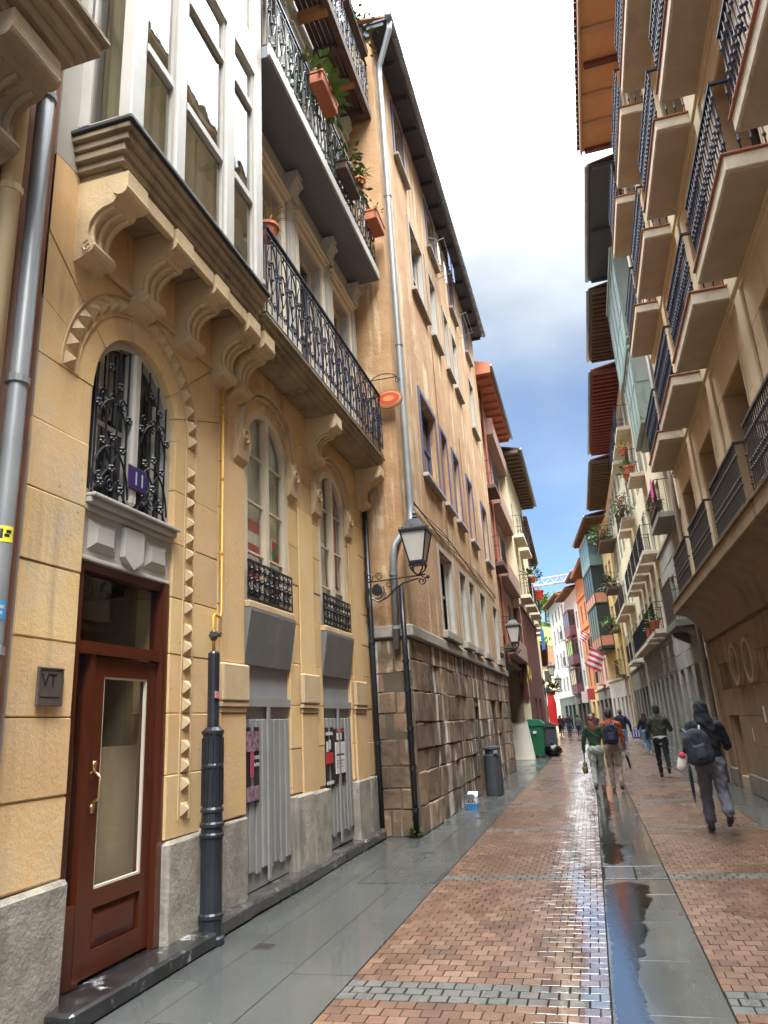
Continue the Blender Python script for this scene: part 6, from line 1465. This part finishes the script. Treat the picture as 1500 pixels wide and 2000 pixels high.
t = thing('carton', (-2.49, 15.05, 0), 'white and blue printed cardboard carton lying on the left pavement', 'carton')
cw, cb = mat('carton_white', (.66, .66, .68), .6), mat('carton_blue', (.03, .2, .45), .6)
MB().cbox(-2.61, -2.38, 14.95, 15.16, .005, .10, .004).build('lower_half', cb, t); MB().cbox(-2.609, -2.381, 14.951, 15.159, .1005, .235, .004).build('upper_half', cw, t)
b = MB(); b.add([(-2.6, 14.96, .236), (-2.4, 14.96, .236), (-2.43, 14.86, .29), (-2.62, 14.88, .28)], [(0, 1, 2, 3)]); b.add([(-2.6, 15.15, .236), (-2.39, 15.15, .236), (-2.38, 15.22, .30), (-2.58, 15.23, .31)], [(3, 2, 1, 0)]); b.build('flap', cw, t)
for k in range(5): MB().box(-2.59+k*.04, -2.565+k*.04, 14.945, 14.9495, .12, .15+.02*(k % 2)).build('print_mark', PBLK if k % 2 else PRED, t)
WPL = mat('white_board', (.62, .58, .50), .6, c2=(.55, .51, .44), nscale=2)
t = thing('old_mattress', (-2.9, 31.6, 0), 'dirty white mattress leaning against the green container', 'mattress')
b = MB(); b.add([(-3.38, 31.9, .0), (-2.42, 31.55, .0), (-2.42, 31.35, 0), (-3.38, 31.7, 0), (-3.25, 32.2, 1.46), (-2.66, 32.0, 1.54), (-2.66, 31.83, 1.54), (-3.25, 32.03, 1.46)], [(0, 1, 2, 3), (4, 7, 6, 5), (0, 4, 5, 1), (1, 5, 6, 2), (2, 6, 7, 3), (3, 7, 4, 0)]); mt = b.build('pad', WPL, t)
MB().add([(-3.40, 31.72, 1.2), (-3.25, 31.72, 1.25), (-3.25, 31.82, 1.5), (-3.42, 31.8, 1.48)], [(0, 1, 2, 3)]).build('torn_corner', WPL, t)
b = MB(); b.tube([(-3.36, 31.67, .02), (-2.43, 31.33, .02), (-2.67, 31.81, 1.53), (-3.24, 32.01, 1.45), (-3.36, 31.67, .02)], .02, 5); b.build('piping', WPL, t)
GRC = mat('container_green', (.015, .13, .06), .4, c2=(.02, .16, .075), nscale=3)
t = thing('waste_container', (-2.3, 33, 0), 'tall green wheeled waste container beside the white mattress', 'container')
b = MB(); b.add([(-2.75, 32.6, .12), (-2.12, 32.6, .12), (-2.12, 33.5, .12), (-2.75, 33.5, .12), (-2.85, 32.45, 1.30), (-2.05, 32.45, 1.30), (-2.05, 33.6, 1.30), (-2.85, 33.6, 1.30)], [(0, 3, 2, 1), (4, 5, 6, 7), (0, 1, 5, 4), (1, 2, 6, 5), (2, 3, 7, 6), (3, 0, 4, 7)]); b.build('body', GRC, t)
b = MB(); b.prism([(-2.9, 1.305), (-2.0, 1.305), (-2.02, 1.40), (-2.2, 1.55), (-2.65, 1.6), (-2.88, 1.42)], 32.42, 33.64); b.build('lid', GRC, t)
for x in (-2.68, -2.2): MB().tube([(x-.03, 32.7, .08), (x+.03, 32.7, .08)], .08, 12).build('wheel', IRON, t)
MB().box(-2.5, -2.35, 32.43, 32.45, 1.0, 1.1).build('label', FW, t)
t = thing('waste_container', (-1.95, 34.3, 0), 'dark grey waste container half hidden behind the green one', 'container')
b = MB(); b.cbox(-2.3, -1.62, 34.0, 34.9, .12, 1.2, .03); b.build('body', BIN, t); MB().prism([(-2.35, 1.205), (-1.58, 1.205), (-1.62, 1.32), (-1.9, 1.42), (-2.3, 1.34)], 33.95, 34.95).build('lid', BIN, t)
for x in (-2.2, -1.75): MB().tube([(x-.03, 34.1, .08), (x+.03, 34.1, .08)], .08, 12).build('wheel', IRON, t)
BAG = mat('bin_bag', (.008, .008, .009), .25, bump=.6, bscale=18)
for (x, y, r, lab) in ((-1.8, 33.2, .30, 'shiny black bin bag lying beside the green container'), (-1.72, 33.9, .24, 'smaller black bin bag behind the shiny one')):
    rn = random.Random(int(x*-100)); b = MB(); b.ball((0, 0, 0), 1, 16, 10)
    vs2 = []
    for p in b.v:
        q = 1+.14*math.sin(p[0]*7+p[1]*5)+.1*math.sin(p[2]*9+p[0]*4); vs2.append((x+p[0]*r*q*1.15, y+p[1]*r*q, max(.0, r*.8+p[2]*r*.85*q)))
    b.v = vs2; t = thing('bin_bag', (x, y, 0), lab, 'bin bag'); b.build('bag', BAG, t, smooth=True)
    MB().lathe([(.03, r*1.5), (.02, r*1.65), (.07, r*1.85), (.03, r*1.9)], (x, y), 8).build('knot', BAG, t)

# ------------------------------------------------------------------ people
def capsule(p0, p1, r0, r1, sx=1., sy=1., seg=14):
    """closed tapered capsule; section scaled sx across (x) and sy in depth (y)"""
    p0, p1 = Vector(p0), Vector(p1); ax_ = p1-p0; L = ax_.length
    q = ax_.to_track_quat('Z', 'Y') if L > 1e-6 else None
    prof = [(r0*math.sin(t), -r0*math.cos(t)) for t in [math.pi/2*i/5 for i in range(6)]]+[(r0+(r1-r0)*i/4, L*i/4) for i in range(1, 4)]+[(r1*math.cos(t), L+r1*math.sin(t)) for t in [math.pi/2*i/5 for i in range(6)]]
    vs = []; fs = []
    for r, z in prof:
        for j in range(seg):
            a = 2*math.pi*j/seg; v = Vector((r*math.cos(a), r*math.sin(a), z))
            v = (q @ v if q else v); b_ = p0+ax_*(max(0, min(1, z/L)) if L > 1e-6 else 0)
            d = v+p0-b_; vs.append((b_.x+d.x*sx, b_.y+d.y*sy, b_.z+d.z))
    n = len(prof)
    for i in range(n-1):
        for j in range(seg): fs.append((i*seg+j, i*seg+(j+1) % seg, (i+1)*seg+(j+1) % seg, (i+1)*seg+j))
    return vs, fs
def remesh_body(prims, voxel, mats, folds=()):
    vs = []; fs = []
    for pr_ in prims:
        v, f = capsule(*pr_[1:5], *pr_[5:7]); k = len(vs); vs += v; fs += [tuple(k+i for i in q) for q in f]
    me = bpy.data.meshes.new('tmp'); me.from_pydata(vs, [], fs); o = bpy.data.objects.new('tmp', me); COL.objects.link(o)
    md = o.modifiers.new('r', 'REMESH'); md.mode = 'VOXEL'; md.voxel_size = voxel; md.adaptivity = 0
    ms = o.modifiers.new('s', 'SMOOTH'); ms.factor = .5; ms.iterations = 3
    dg = bpy.context.evaluated_depsgraph_get(); out = bpy.data.meshes.new_from_object(o.evaluated_get(dg)); bpy.data.objects.remove(o); bpy.data.meshes.remove(me)
    n = len(out.vertices); co = np.empty(n*3); out.vertices.foreach_get('co', co); co = co.reshape(-1, 3)
    nr = np.empty(n*3); out.vertices.foreach_get('normal', nr); nr = nr.reshape(-1, 3)
    best = np.full(n, 1e9); tagi = np.zeros(n, int); tags = list(mats)
    for pr_ in prims:
        t_, p0, p1, r0, r1 = pr_[:5]; sx, sy = (list(pr_[5:7])+[1, 1])[:2] if len(pr_) > 5 else (1, 1)
        sc = np.array([sx, sy, 1.]); a = np.array(p0, float); b_ = np.array(p1, float); ab = b_-a; L2_ = max(1e-9, ab@ab)
        h = np.clip(((co-a)@ab)/L2_, 0, 1); d = np.linalg.norm((co-a-h[:, None]*ab)/sc, axis=1)-(r0+(r1-r0)*h)
        m = d < best; best[m] = d[m]; tagi[m] = tags.index(t_)
    amp = np.zeros(n)
    for i, t_ in enumerate(tags): amp[tagi == i] = dict(folds).get(t_, 0.)
    fold = np.sin(co[:, 2]*34+np.sin(co[:, 0]*23)*2.2+co[:, 1]*19)*.6+np.sin(co[:, 2]*61+co[:, 0]*47-co[:, 1]*31)*.4
    co += nr*(amp*fold)[:, None]
    out.vertices.foreach_set('co', co.ravel())
    for t_ in tags: out.materials.append(mats[t_])
    npoly = len(out.polygons); ls = np.empty(npoly, int); out.polygons.foreach_get('loop_start', ls); lv = np.empty(len(out.loops), int); out.loops.foreach_get('vertex_index', lv)
    out.polygons.foreach_set('material_index', tagi[lv[ls]]); out.polygons.foreach_set('use_smooth', [True]*npoly); out.update()
    return out
SKIN = mat('skin', (.46, .25, .17), .5, spec=.4)
def cloth_mat(name, c, c2=None, sc=9): return mat(name, c, .9, c2=c2 or tuple(x*.7 for x in c), nscale=sc, bump=.25, bscale=160)
def hand(prims, w, d, side, curl=.5):
    """palm and five fingers hanging from wrist w along direction d"""
    d = Vector(d).normalized(); f = Vector((0, 1, 0)); w = Vector(w); pe = w+d*.085
    prims.append(('skin', tuple(w), tuple(pe), .027, .034, .62, 1.15))
    for i, L in enumerate((.068, .078, .072, .056)):
        o = f*(.033-.021*i); p1 = pe+o+d*L*.55; p2 = p1+(d+Vector((-side, .0, 0))*curl).normalized()*L*.5
        prims.append(('skin', tuple(pe+o*.9), tuple(p1), .0105, .0095)); prims.append(('skin', tuple(p1), tuple(p2), .0095, .008))
    th = w+d*.03+f*.028; p1 = th+(d*.6+f*.55+Vector((-side, 0, 0))*.2).normalized()*.045; prims.append(('skin', tuple(th), tuple(p1), .014, .011)); prims.append(('skin', tuple(p1), tuple(p1+(d+f*.1).normalized()*.032), .011, .009))
def person(x, y, H, label, cols, stride=.3, phase=1, armL=(-.1, .05, .15), armR=(.1, .0, .1), yaw=0., voxel=.008, hair=None, hood=False, cap=None, jacket=1., legw=1., female=False, lift=0., hem=None, group=None, hands=True, lean=0.):
    """walker seen from behind. cols: top, legs, shoe materials; arm*: (swing forward, out, elbow bend)"""
    s = H/1.75; P = []; hipz = .91*s; shz = 1.43*s; sw = (.165 if female else .185)*s
    hipw = (.095 if female else .09)*s
    t_, l_, sh = 'top', 'legs', 'shoe'
    V = lambda a: tuple(a)
    # legs: phase foot in front
    for sd, ph in ((-1, phase), (1, -phase)):
        fy = stride*.5*ph*s; back = ph < 0
        ank = (sd*.085*s, fy, (.085+(lift if back else 0))*s); hip = (sd*hipw, 0, hipz)
        knee = (sd*.092*s, fy*.5+(.075 if back else .045)*s, .49*s+(lift*.45 if back else 0)*s)
        P.append((l_, hip, knee, .098*s*legw, .066*s*legw, 1, 1.02)); P.append((l_, knee, (ank[0], ank[1]-.01, ank[2]+.08*s), .066*s*legw, .052*s*(legw**2)))
        tip = (.5 if back else -.05)*min(1, lift*5) if back else 0
        dz = -.10*s*tip*1.4
        P.append((sh, (ank[0], ank[1]-.045*s, ank[2]-.035*s+(.04*s if tip else 0)), (ank[0]+sd*.01, ank[1]+.13*s, ank[2]-.048*s+dz), .047*s, .038*s, .9, 1.)); P.append((sh, (ank[0], ank[1]-.01, ank[2]+.02*s), (ank[0], ank[1]-.02*s, ank[2]-.03*s), .044*s, .046*s))
    P.append((l_, (-.05*s, -.02*s, .93*s), (.05*s, -.02*s, .93*s), .118*s*(1.06 if female else 1), .118*s*(1.06 if female else 1), 1, .92))
    # torso
    ly = lean
    P.append((t_, (0, 0, 1.0*s), (0, ly*.5, 1.2*s), (.135 if female else .15)*s*jacket, (.14 if female else .165)*s*jacket, 1., .72))
    P.append((t_, (0, ly*.5, 1.18*s), (0, ly, 1.36*s), (.14 if female else .165)*s*jacket, .165*s*jacket, 1.05, .70))
    P.append((t_, (-sw+.03*s, ly, shz-.02*s), (sw-.03*s, ly, shz-.02*s), .074*s*jacket, .074*s*jacket)); P.append((t_, (0, ly, 1.40*s), (0, ly+.01, 1.47*s), .11*s, .066*s))
    if hem: P.append(('hem', (0, 0, .955*s), (0, 0, .99*s), .149*s*jacket, .150*s*jacket, 1., .74))
    # head
    hd = (0, ly+.03*s, 1.62*s)
    P.append(('skin', (0, ly+.005, 1.46*s), (0, ly+.02, 1.56*s), .055*s, .052*s)); P.append(('skin', (0, hd[1]+.005, 1.585*s), (0, hd[1], 1.655*s), .070*s, .082*s, .92, 1.12))
    P.append(('skin', (0, hd[1]+.09*s, 1.60*s), (0, hd[1]+.10*s, 1.585*s), .014*s, .017*s)); P.append(('skin', (0, hd[1]+.06*s, 1.54*s), (0, hd[1]+.07*s, 1.535*s), .03*s, .028*s))
    for sd in (-1, 1): P.append(('skin', (sd*.076*s, hd[1]-.01*s, 1.60*s), (sd*.08*s, hd[1]-.015*s, 1.635*s), .013*s, .016*s))
    if hood:
        P.append((t_, (0, hd[1]-.01*s, 1.60*s), (0, hd[1]-.005*s, 1.665*s), .108*s, .104*s, .95, 1.08)); P.append((t_, (0, ly-.02*s, 1.45*s), (0, hd[1]-.03*s, 1.58*s), .125*s, .10*s, 1.05, .9))
    ends = []
    for sd, (sw_, out, el) in ((-1, armL), (1, armR)):
        S = Vector((sd*sw, ly, shz-.025*s)); d1 = Vector((sd*(.12+out), math.sin(sw_), -math.cos(sw_))).normalized(); E = S+d1*.29*s
        d2 = Vector((sd*(.02+out*.3), math.sin(sw_+el), -math.cos(sw_+el))).normalized(); Wr = E+d2*.245*s
        P.append((t_, V(S), V(E), .066*s*jacket, .052*s*jacket)); P.append((t_, V(E), V(Wr), .052*s*jacket, .038*s*jacket))
        if hands: hand(P, Wr, d2, sd)
        ends.append((Wr, d2))
    mats = {'top': cols[0], 'legs': cols[1], 'shoe': cols[2], 'skin': SKIN}
    if hem: mats['hem'] = hem
    me = remesh_body(P, voxel, mats, (('top', .0075), ('legs', .009)))
    t = thing('person', (x, y, 0), label, 'person', group); t.rotation_euler = (0, 0, yaw)
    bo = bpy.data.objects.new('body', me); COL.objects.link(bo); bo.parent = t
    def part(prims, name, m_, vx=.008, fold=.004):
        mm = remesh_body([('a', *p) for p in prims], vx, {'a': m_}, (('a', fold),)); oo = bpy.data.objects.new(name, mm); COL.objects.link(oo); oo.parent = t; return oo
    if hair == 'long': part([((0, hd[1]-.022*s, 1.63*s), (0, hd[1]-.015*s, 1.66*s), .098*s, .095*s, 1., 1.1), ((0, hd[1]-.06*s, 1.60*s), (0, ly-.075*s, 1.40*s), .085*s, .075*s, 1.35, .62), ((-.05*s, hd[1]-.03*s, 1.58*s), (-.075*s, ly-.05*s, 1.40*s), .05*s, .04*s), ((.05*s, hd[1]-.03*s, 1.58*s), (.075*s, ly-.05*s, 1.40*s), .05*s, .04*s)], 'hair', cols[3], max(voxel, .008), .004)
    elif hair == 'short': part([((0, hd[1]-.02*s, 1.635*s), (0, hd[1]-.008*s, 1.675*s), .088*s, .086*s, .95, 1.12)], 'hair', cols[3], max(voxel, .008), .002)
    if cap: part([((0, hd[1]-.01*s, 1.675*s), (0, hd[1]-.008*s, 1.70*s), .094*s, .088*s, .95, 1.12), ((0, hd[1]+.10*s, 1.655*s), (0, hd[1]+.15*s, 1.645*s), .022*s, .018*s, 2.6, 1.)], 'cap', cap, max(voxel, .008), .0)
    return t, ends, s
def wpt(x, y, yaw, p):
    c, k = math.cos(yaw), math.sin(yaw); return (x+p[0]*c-p[1]*k, y+p[0]*k+p[1]*c, p[2])
def backpack(x, y, yaw, c, size, label, m, m2, tilt=0.):
    """rucksack lying against the back: c = centre in the wearer's own axes"""
    t = thing('backpack', wpt(x, y, yaw, (c[0], c[1], c[2]-size[2]/2)), label, 'backpack')
    def add(prims, name, mm, v=.008, fold=.003):
        me = remesh_body([('a', *p) for p in prims], v, {'a': mm}, (('a', fold),)); me.transform(Matrix.Rotation(tilt, 4, 'Y')); o = bpy.data.objects.new(name, me); COL.objects.link(o); o.location = (0, 0, size[2]/2); o.parent = t; o.rotation_euler = (0, 0, yaw)
    w, d, h = size
    add([((-w*.22, 0, -h*.28), (-w*.22, 0, h*.25), d*.55, d*.5, 1.1, .95), ((w*.22, 0, -h*.28), (w*.22, 0, h*.25), d*.55, d*.5, 1.1, .95), ((0, 0, -h*.3), (0, 0, h*.34), d*.55, d*.5, 1.6, 1.)], 'main_bag', m)
    add([((-w*.14, -d*.42, -h*.22), (-w*.14, -d*.42, h*.02), d*.26, d*.24), ((w*.14, -d*.42, -h*.22), (w*.14, -d*.42, h*.02), d*.26, d*.24), ((0, -d*.42, -h*.22), (0, -d*.42, h*.02), d*.26, d*.24, 1.4, 1)], 'front_pocket', m2)
    b = MB()
    for sd in (-1, 1): b.tube([(sd*w*.26, d*.2, h*.40), (sd*w*.34, d*.75, h*.52), (sd*w*.38, d*1.5, h*.50)], .022, 6)
    b.tube([(-.03, 0, h*.46), (0, 0, h*.53), (.03, 0, h*.46)], .008, 5)
    me = b.mesh('straps', (0, 0, 0), IRON); me.transform(Matrix.Rotation(tilt, 4, 'Y')); o = bpy.data.objects.new('straps', me); COL.objects.link(o); o.parent = t; o.location = (0, 0, size[2]/2); o.rotation_euler = (0, 0, yaw)
    return t
BLK = cloth_mat('black_fleece', (.010, .010, .014)); GRT = cloth_mat('grey_trouser_cloth', (.135, .135, .155), (.105, .105, .12)); SHB = mat('black_shoe', (.012, .012, .013), .4)
# hooded walker with a rucksack
px, py = 1.50, 11.35
person(px, py, 1.74, 'person in a black hooded top and baggy grey trousers walking past the tan house', (BLK, GRT, SHB), .42, 1, (-.15, .22, .9), (.25, .25, 1.1), voxel=.0075, hood=True, jacket=1.12, legw=1.22, lift=.14, yaw=.06)
NAVYP = cloth_mat('charcoal_nylon', (.028, .032, .045), (.02, .022, .03)); GRYN = cloth_mat('slate_nylon', (.045, .05, .065))
backpack(px, py, 0, (-.15, -.27, 1.13), (.34, .17, .50), 'dark grey rucksack with dangling straps slung on the hooded person', NAVYP, GRYN, -.16)
t = thing('folded_umbrella', (px-.30, py-.22, .45), 'folded black umbrella hanging from the rucksack of the hooded person', 'umbrella')
b = MB(); b.lathe([(.004, .42), (.012, .47), (.022, .56), (.026, .70), (.022, .84), (.012, .90)], (px-.30, py-.22), 8); b.build('canopy', BLK, t, smooth=True); MB().tube([(px-.30, py-.22, .90), (px-.30, py-.22, .99), (px-.27, py-.22, 1.02), (px-.25, py-.22, .99)], .008, 6).build('handle', IRON, t)
t = thing('tote_bag', (px-.36, py-.05, .85), 'small white and red cloth bag held at the left hip of the hooded person', 'bag')
me = remesh_body([('a', (-.02, 0, .0), (.02, 0, .12), .07, .06, 1., .7)], .008, {'a': mat('tote_white', (.6, .55, .47), .9)}, (('a', .004),)); o = bpy.data.objects.new('bag', me); COL.objects.link(o); o.parent = t; o.location = (0, 0, .03)
MB().ball((px-.35, py-.06, 1.02), .05, 8, 6).build('red_top', mat('tote_red', (.45, .03, .04), .8), t)
# couple: green top, orange jacket
GRN = cloth_mat('green_knit', (.022, .065, .035), (.016, .045, .025)); LGT = cloth_mat('light_grey_trousers', (.36, .37, .34)); SNK = mat('dark_sneaker', (.06, .045, .04), .6); AUB = mat('auburn_hair', (.13, .045, .018), .5, c2=(.07, .022, .01), nscale=24, stretch=(4, 4, .6))
qx, qy = -.02, 17.55
_, ends, s_ = person(qx, qy, 1.66, 'woman with long auburn hair in a green top and pale grey trousers', (GRN, LGT, SNK, AUB), .34, -1, (.12, .18, .1), (.05, .16, .3), voxel=.0085, hair='long', female=True, lift=.05, legw=1.0)
hx, hy, hz_ = ends[0][0]+ends[0][1]*.12
t = thing('handbag', (qx+hx, qy+hy, hz_-.36), 'brown slouchy leather handbag held by the woman in green', 'handbag')
BRL = mat('brown_leather', (.11, .06, .022), .45, c2=(.2, .13, .05), nscale=14)
me = remesh_body([('a', (-.01, -.10, .09), (-.01, .10, .09), .085, .085, .75, 1), ('a', (0, -.08, .2), (0, .08, .2), .075, .075, .6, 1)], .008, {'a': BRL}, (('a', .008),)); o = bpy.data.objects.new('bag', me); COL.objects.link(o); o.parent = t
b = MB(); b.tube([(qx+hx, qy+hy+q[0], hz_-.12+q[1]) for q in arc((0, 0), .08, 0, 180, 10, .13)], .010, 6); b.build('strap', BRL, t)
ORJ = cloth_mat('rust_orange_jacket', (.33, .075, .014), (.25, .05, .010)); BEI = cloth_mat('beige_trousers', (.34, .28, .21)); BRS = mat('tan_boot', (.14, .08, .04), .6); CAPB = cloth_mat('brown_cap', (.075, .04, .03)); DKH = mat('dark_hair', (.02, .014, .01), .5)
ox, oy_ = .36, 17.6
_, ends, s_ = person(ox, oy_, 1.74, 'man in a rust orange jacket, brown cap and beige trousers beside the woman in green', (ORJ, BEI, BRS, DKH), .16, 1, (-.05, .20, .2), (.10, .10, .12), voxel=.0085, hair='short', cap=CAPB, jacket=1.05, legw=1.08, lift=.02)
NVY = cloth_mat('navy_nylon', (.012, .014, .034), (.018, .02, .045))
backpack(ox, oy_, 0, (0, -.22, 1.20), (.29, .15, .46), 'navy backpack worn by the man in the orange jacket', NVY, cloth_mat('navy_pocket', (.03, .035, .07)))
hx, hy, hz_ = ends[1][0]+ends[1][1]*.14
t = thing('rolled_umbrella', (ox+hx, oy_+hy, hz_-.3), 'short rolled black umbrella in the hand of the man in orange', 'umbrella')
b = MB(); b.tube([(ox+hx, oy_+hy, hz_), (ox+hx+.03, oy_+hy+.02, hz_-.10), (ox+hx+.06, oy_+hy+.05, hz_-.30)], [.012, .03, .02], 8); b.build('canopy', BLK, t)
# camouflage jacket
CAMO = mat('camouflage_cloth', (.055, .06, .032), .9, c2=(.02, .02, .014), nscale=7, namt=1., c3=(.13, .12, .075), c3scale=6, bump=.2, bscale=120)
mxp, myp = 1.62, 20.5
person(mxp, myp, 1.76, 'man in a camouflage jacket, dark cap and black trousers', (CAMO, cloth_mat('black_jeans', (.012, .012, .016)), SHB, DKH), .36, 1, (.2, .2, .6), (.35, .3, 1.2), voxel=.0085, hair='short', cap=cloth_mat('black_cap', (.012, .01, .01)), jacket=1.15, hem=mat('white_shirt', (.65, .64, .62), .9), lift=.14)
# pair holding hands
JEAN = cloth_mat('light_jeans', (.17, .28, .45), (.11, .2, .36)); NAVJ = cloth_mat('navy_jacket', (.014, .018, .045)); WSH = mat('white_sneaker', (.55, .53, .5), .6)
person(1.12, 31.8, 1.78, 'man in a navy jacket and light jeans holding hands', (NAVJ, JEAN, WSH, mat('grey_hair', (.09, .085, .08), .6)), .3, 1, (.1, .1, .2), (.05, .36, .1), voxel=.012, hair='short', jacket=1.12, lift=.05)
person(2.02, 31.9, 1.62, 'woman in a dark top and light jeans holding hands with a man', (cloth_mat('dark_top', (.014, .013, .03)), JEAN, WSH, mat('dark_auburn_hair', (.05, .02, .012), .5)), .3, -1, (.05, .30, .1), (.1, .1, .3), voxel=.012, hair='long', female=True, jacket=1.08, lift=.05)
t = thing('shopping_bag', (1.62, 31.6, .6), 'blue and white striped shopping bag between the pair holding hands', 'bag')
BB = mat('bag_blue', (.02, .05, .32), .6); b = MB(); b.cbox(1.46, 1.78, 31.45, 31.6, .62, .95, .03); b.build('bag', BB, t)
for k in range(3): MB().box(1.50+k*.1, 1.54+k*.1, 31.44, 31.449, .68, .92).build('stripe', FW, t)
b = MB(); b.tube([(q[0], 31.52, q[1]) for q in arc((1.62, .95), .09, 0, 180, 8, .12)], .01, 5); b.build('strap', BB, t)
# farther walkers
def far(x, y, H, label, top, legs, hairc=None, female=False, ph=1, yaw=0., jk=1.05, hr='short'):
    person(x, y, H, label, (top, legs, SHB, hairc or DKH), .34, ph, (.2*ph, .12, .2), (-.2*ph, .12, .2), voxel=.016, hair=hr, female=female, jacket=jk, yaw=yaw, lift=.06)
COB = cloth_mat('cobalt_jacket', (.02, .035, .16)); DKC = cloth_mat('dark_coat', (.012, .012, .014)); GRJ = cloth_mat('grey_jacket', (.18, .2, .22)); BRJ = cloth_mat('brown_jacket', (.09, .045, .03))
far(.10, 40, 1.72, 'person in a cobalt blue jacket beyond the couple', COB, BLK)
far(-1.75, 58, 1.78, 'person in a dark jacket and blue jeans in the middle distance', cloth_mat('ink_jacket', (.016, .02, .035)), cloth_mat('mid_jeans', (.04, .055, .1)), ph=-1)
far(-1.05, 59, 1.68, 'person in a faded grey green coat beside the one in blue jeans', cloth_mat('sage_coat', (.10, .13, .12)), cloth_mat('mid_jeans', (1, 1, 1)))
far(-2.55, 64, 1.74, 'person in black from head to foot, striding down the middle distance', DKC, BLK)
far(-3.0, 72, 1.66, 'person in a pale grey jacket walking behind the one in black', GRJ, BLK, ph=-1)
far(-2.3, 84, 1.7, 'distant person in a brown jacket', BRJ, DKC, female=True, hr='long', hairc=AUB)
far(-3.2, 50, 1.74, 'person in black standing near the red banner', DKC, BLK, ph=-1)
far(-1.3, 76, 1.72, 'distant person in a dark blue coat walking beside the pale house', cloth_mat('deep_blue_coat', (.015, .02, .05)), DKC, ph=-1)
far(-3.3, 92, 1.7, 'farthest person in a red coat near the street end', cloth_mat('red_coat', (.25, .02, .02)), DKC)
far(-2.0, 68, 1.6, 'person in a cream jacket in the distance', cloth_mat('cream_jacket', (.4, .36, .28)), cloth_mat('mid_jeans', (1, 1, 1)), female=True, hr='long')
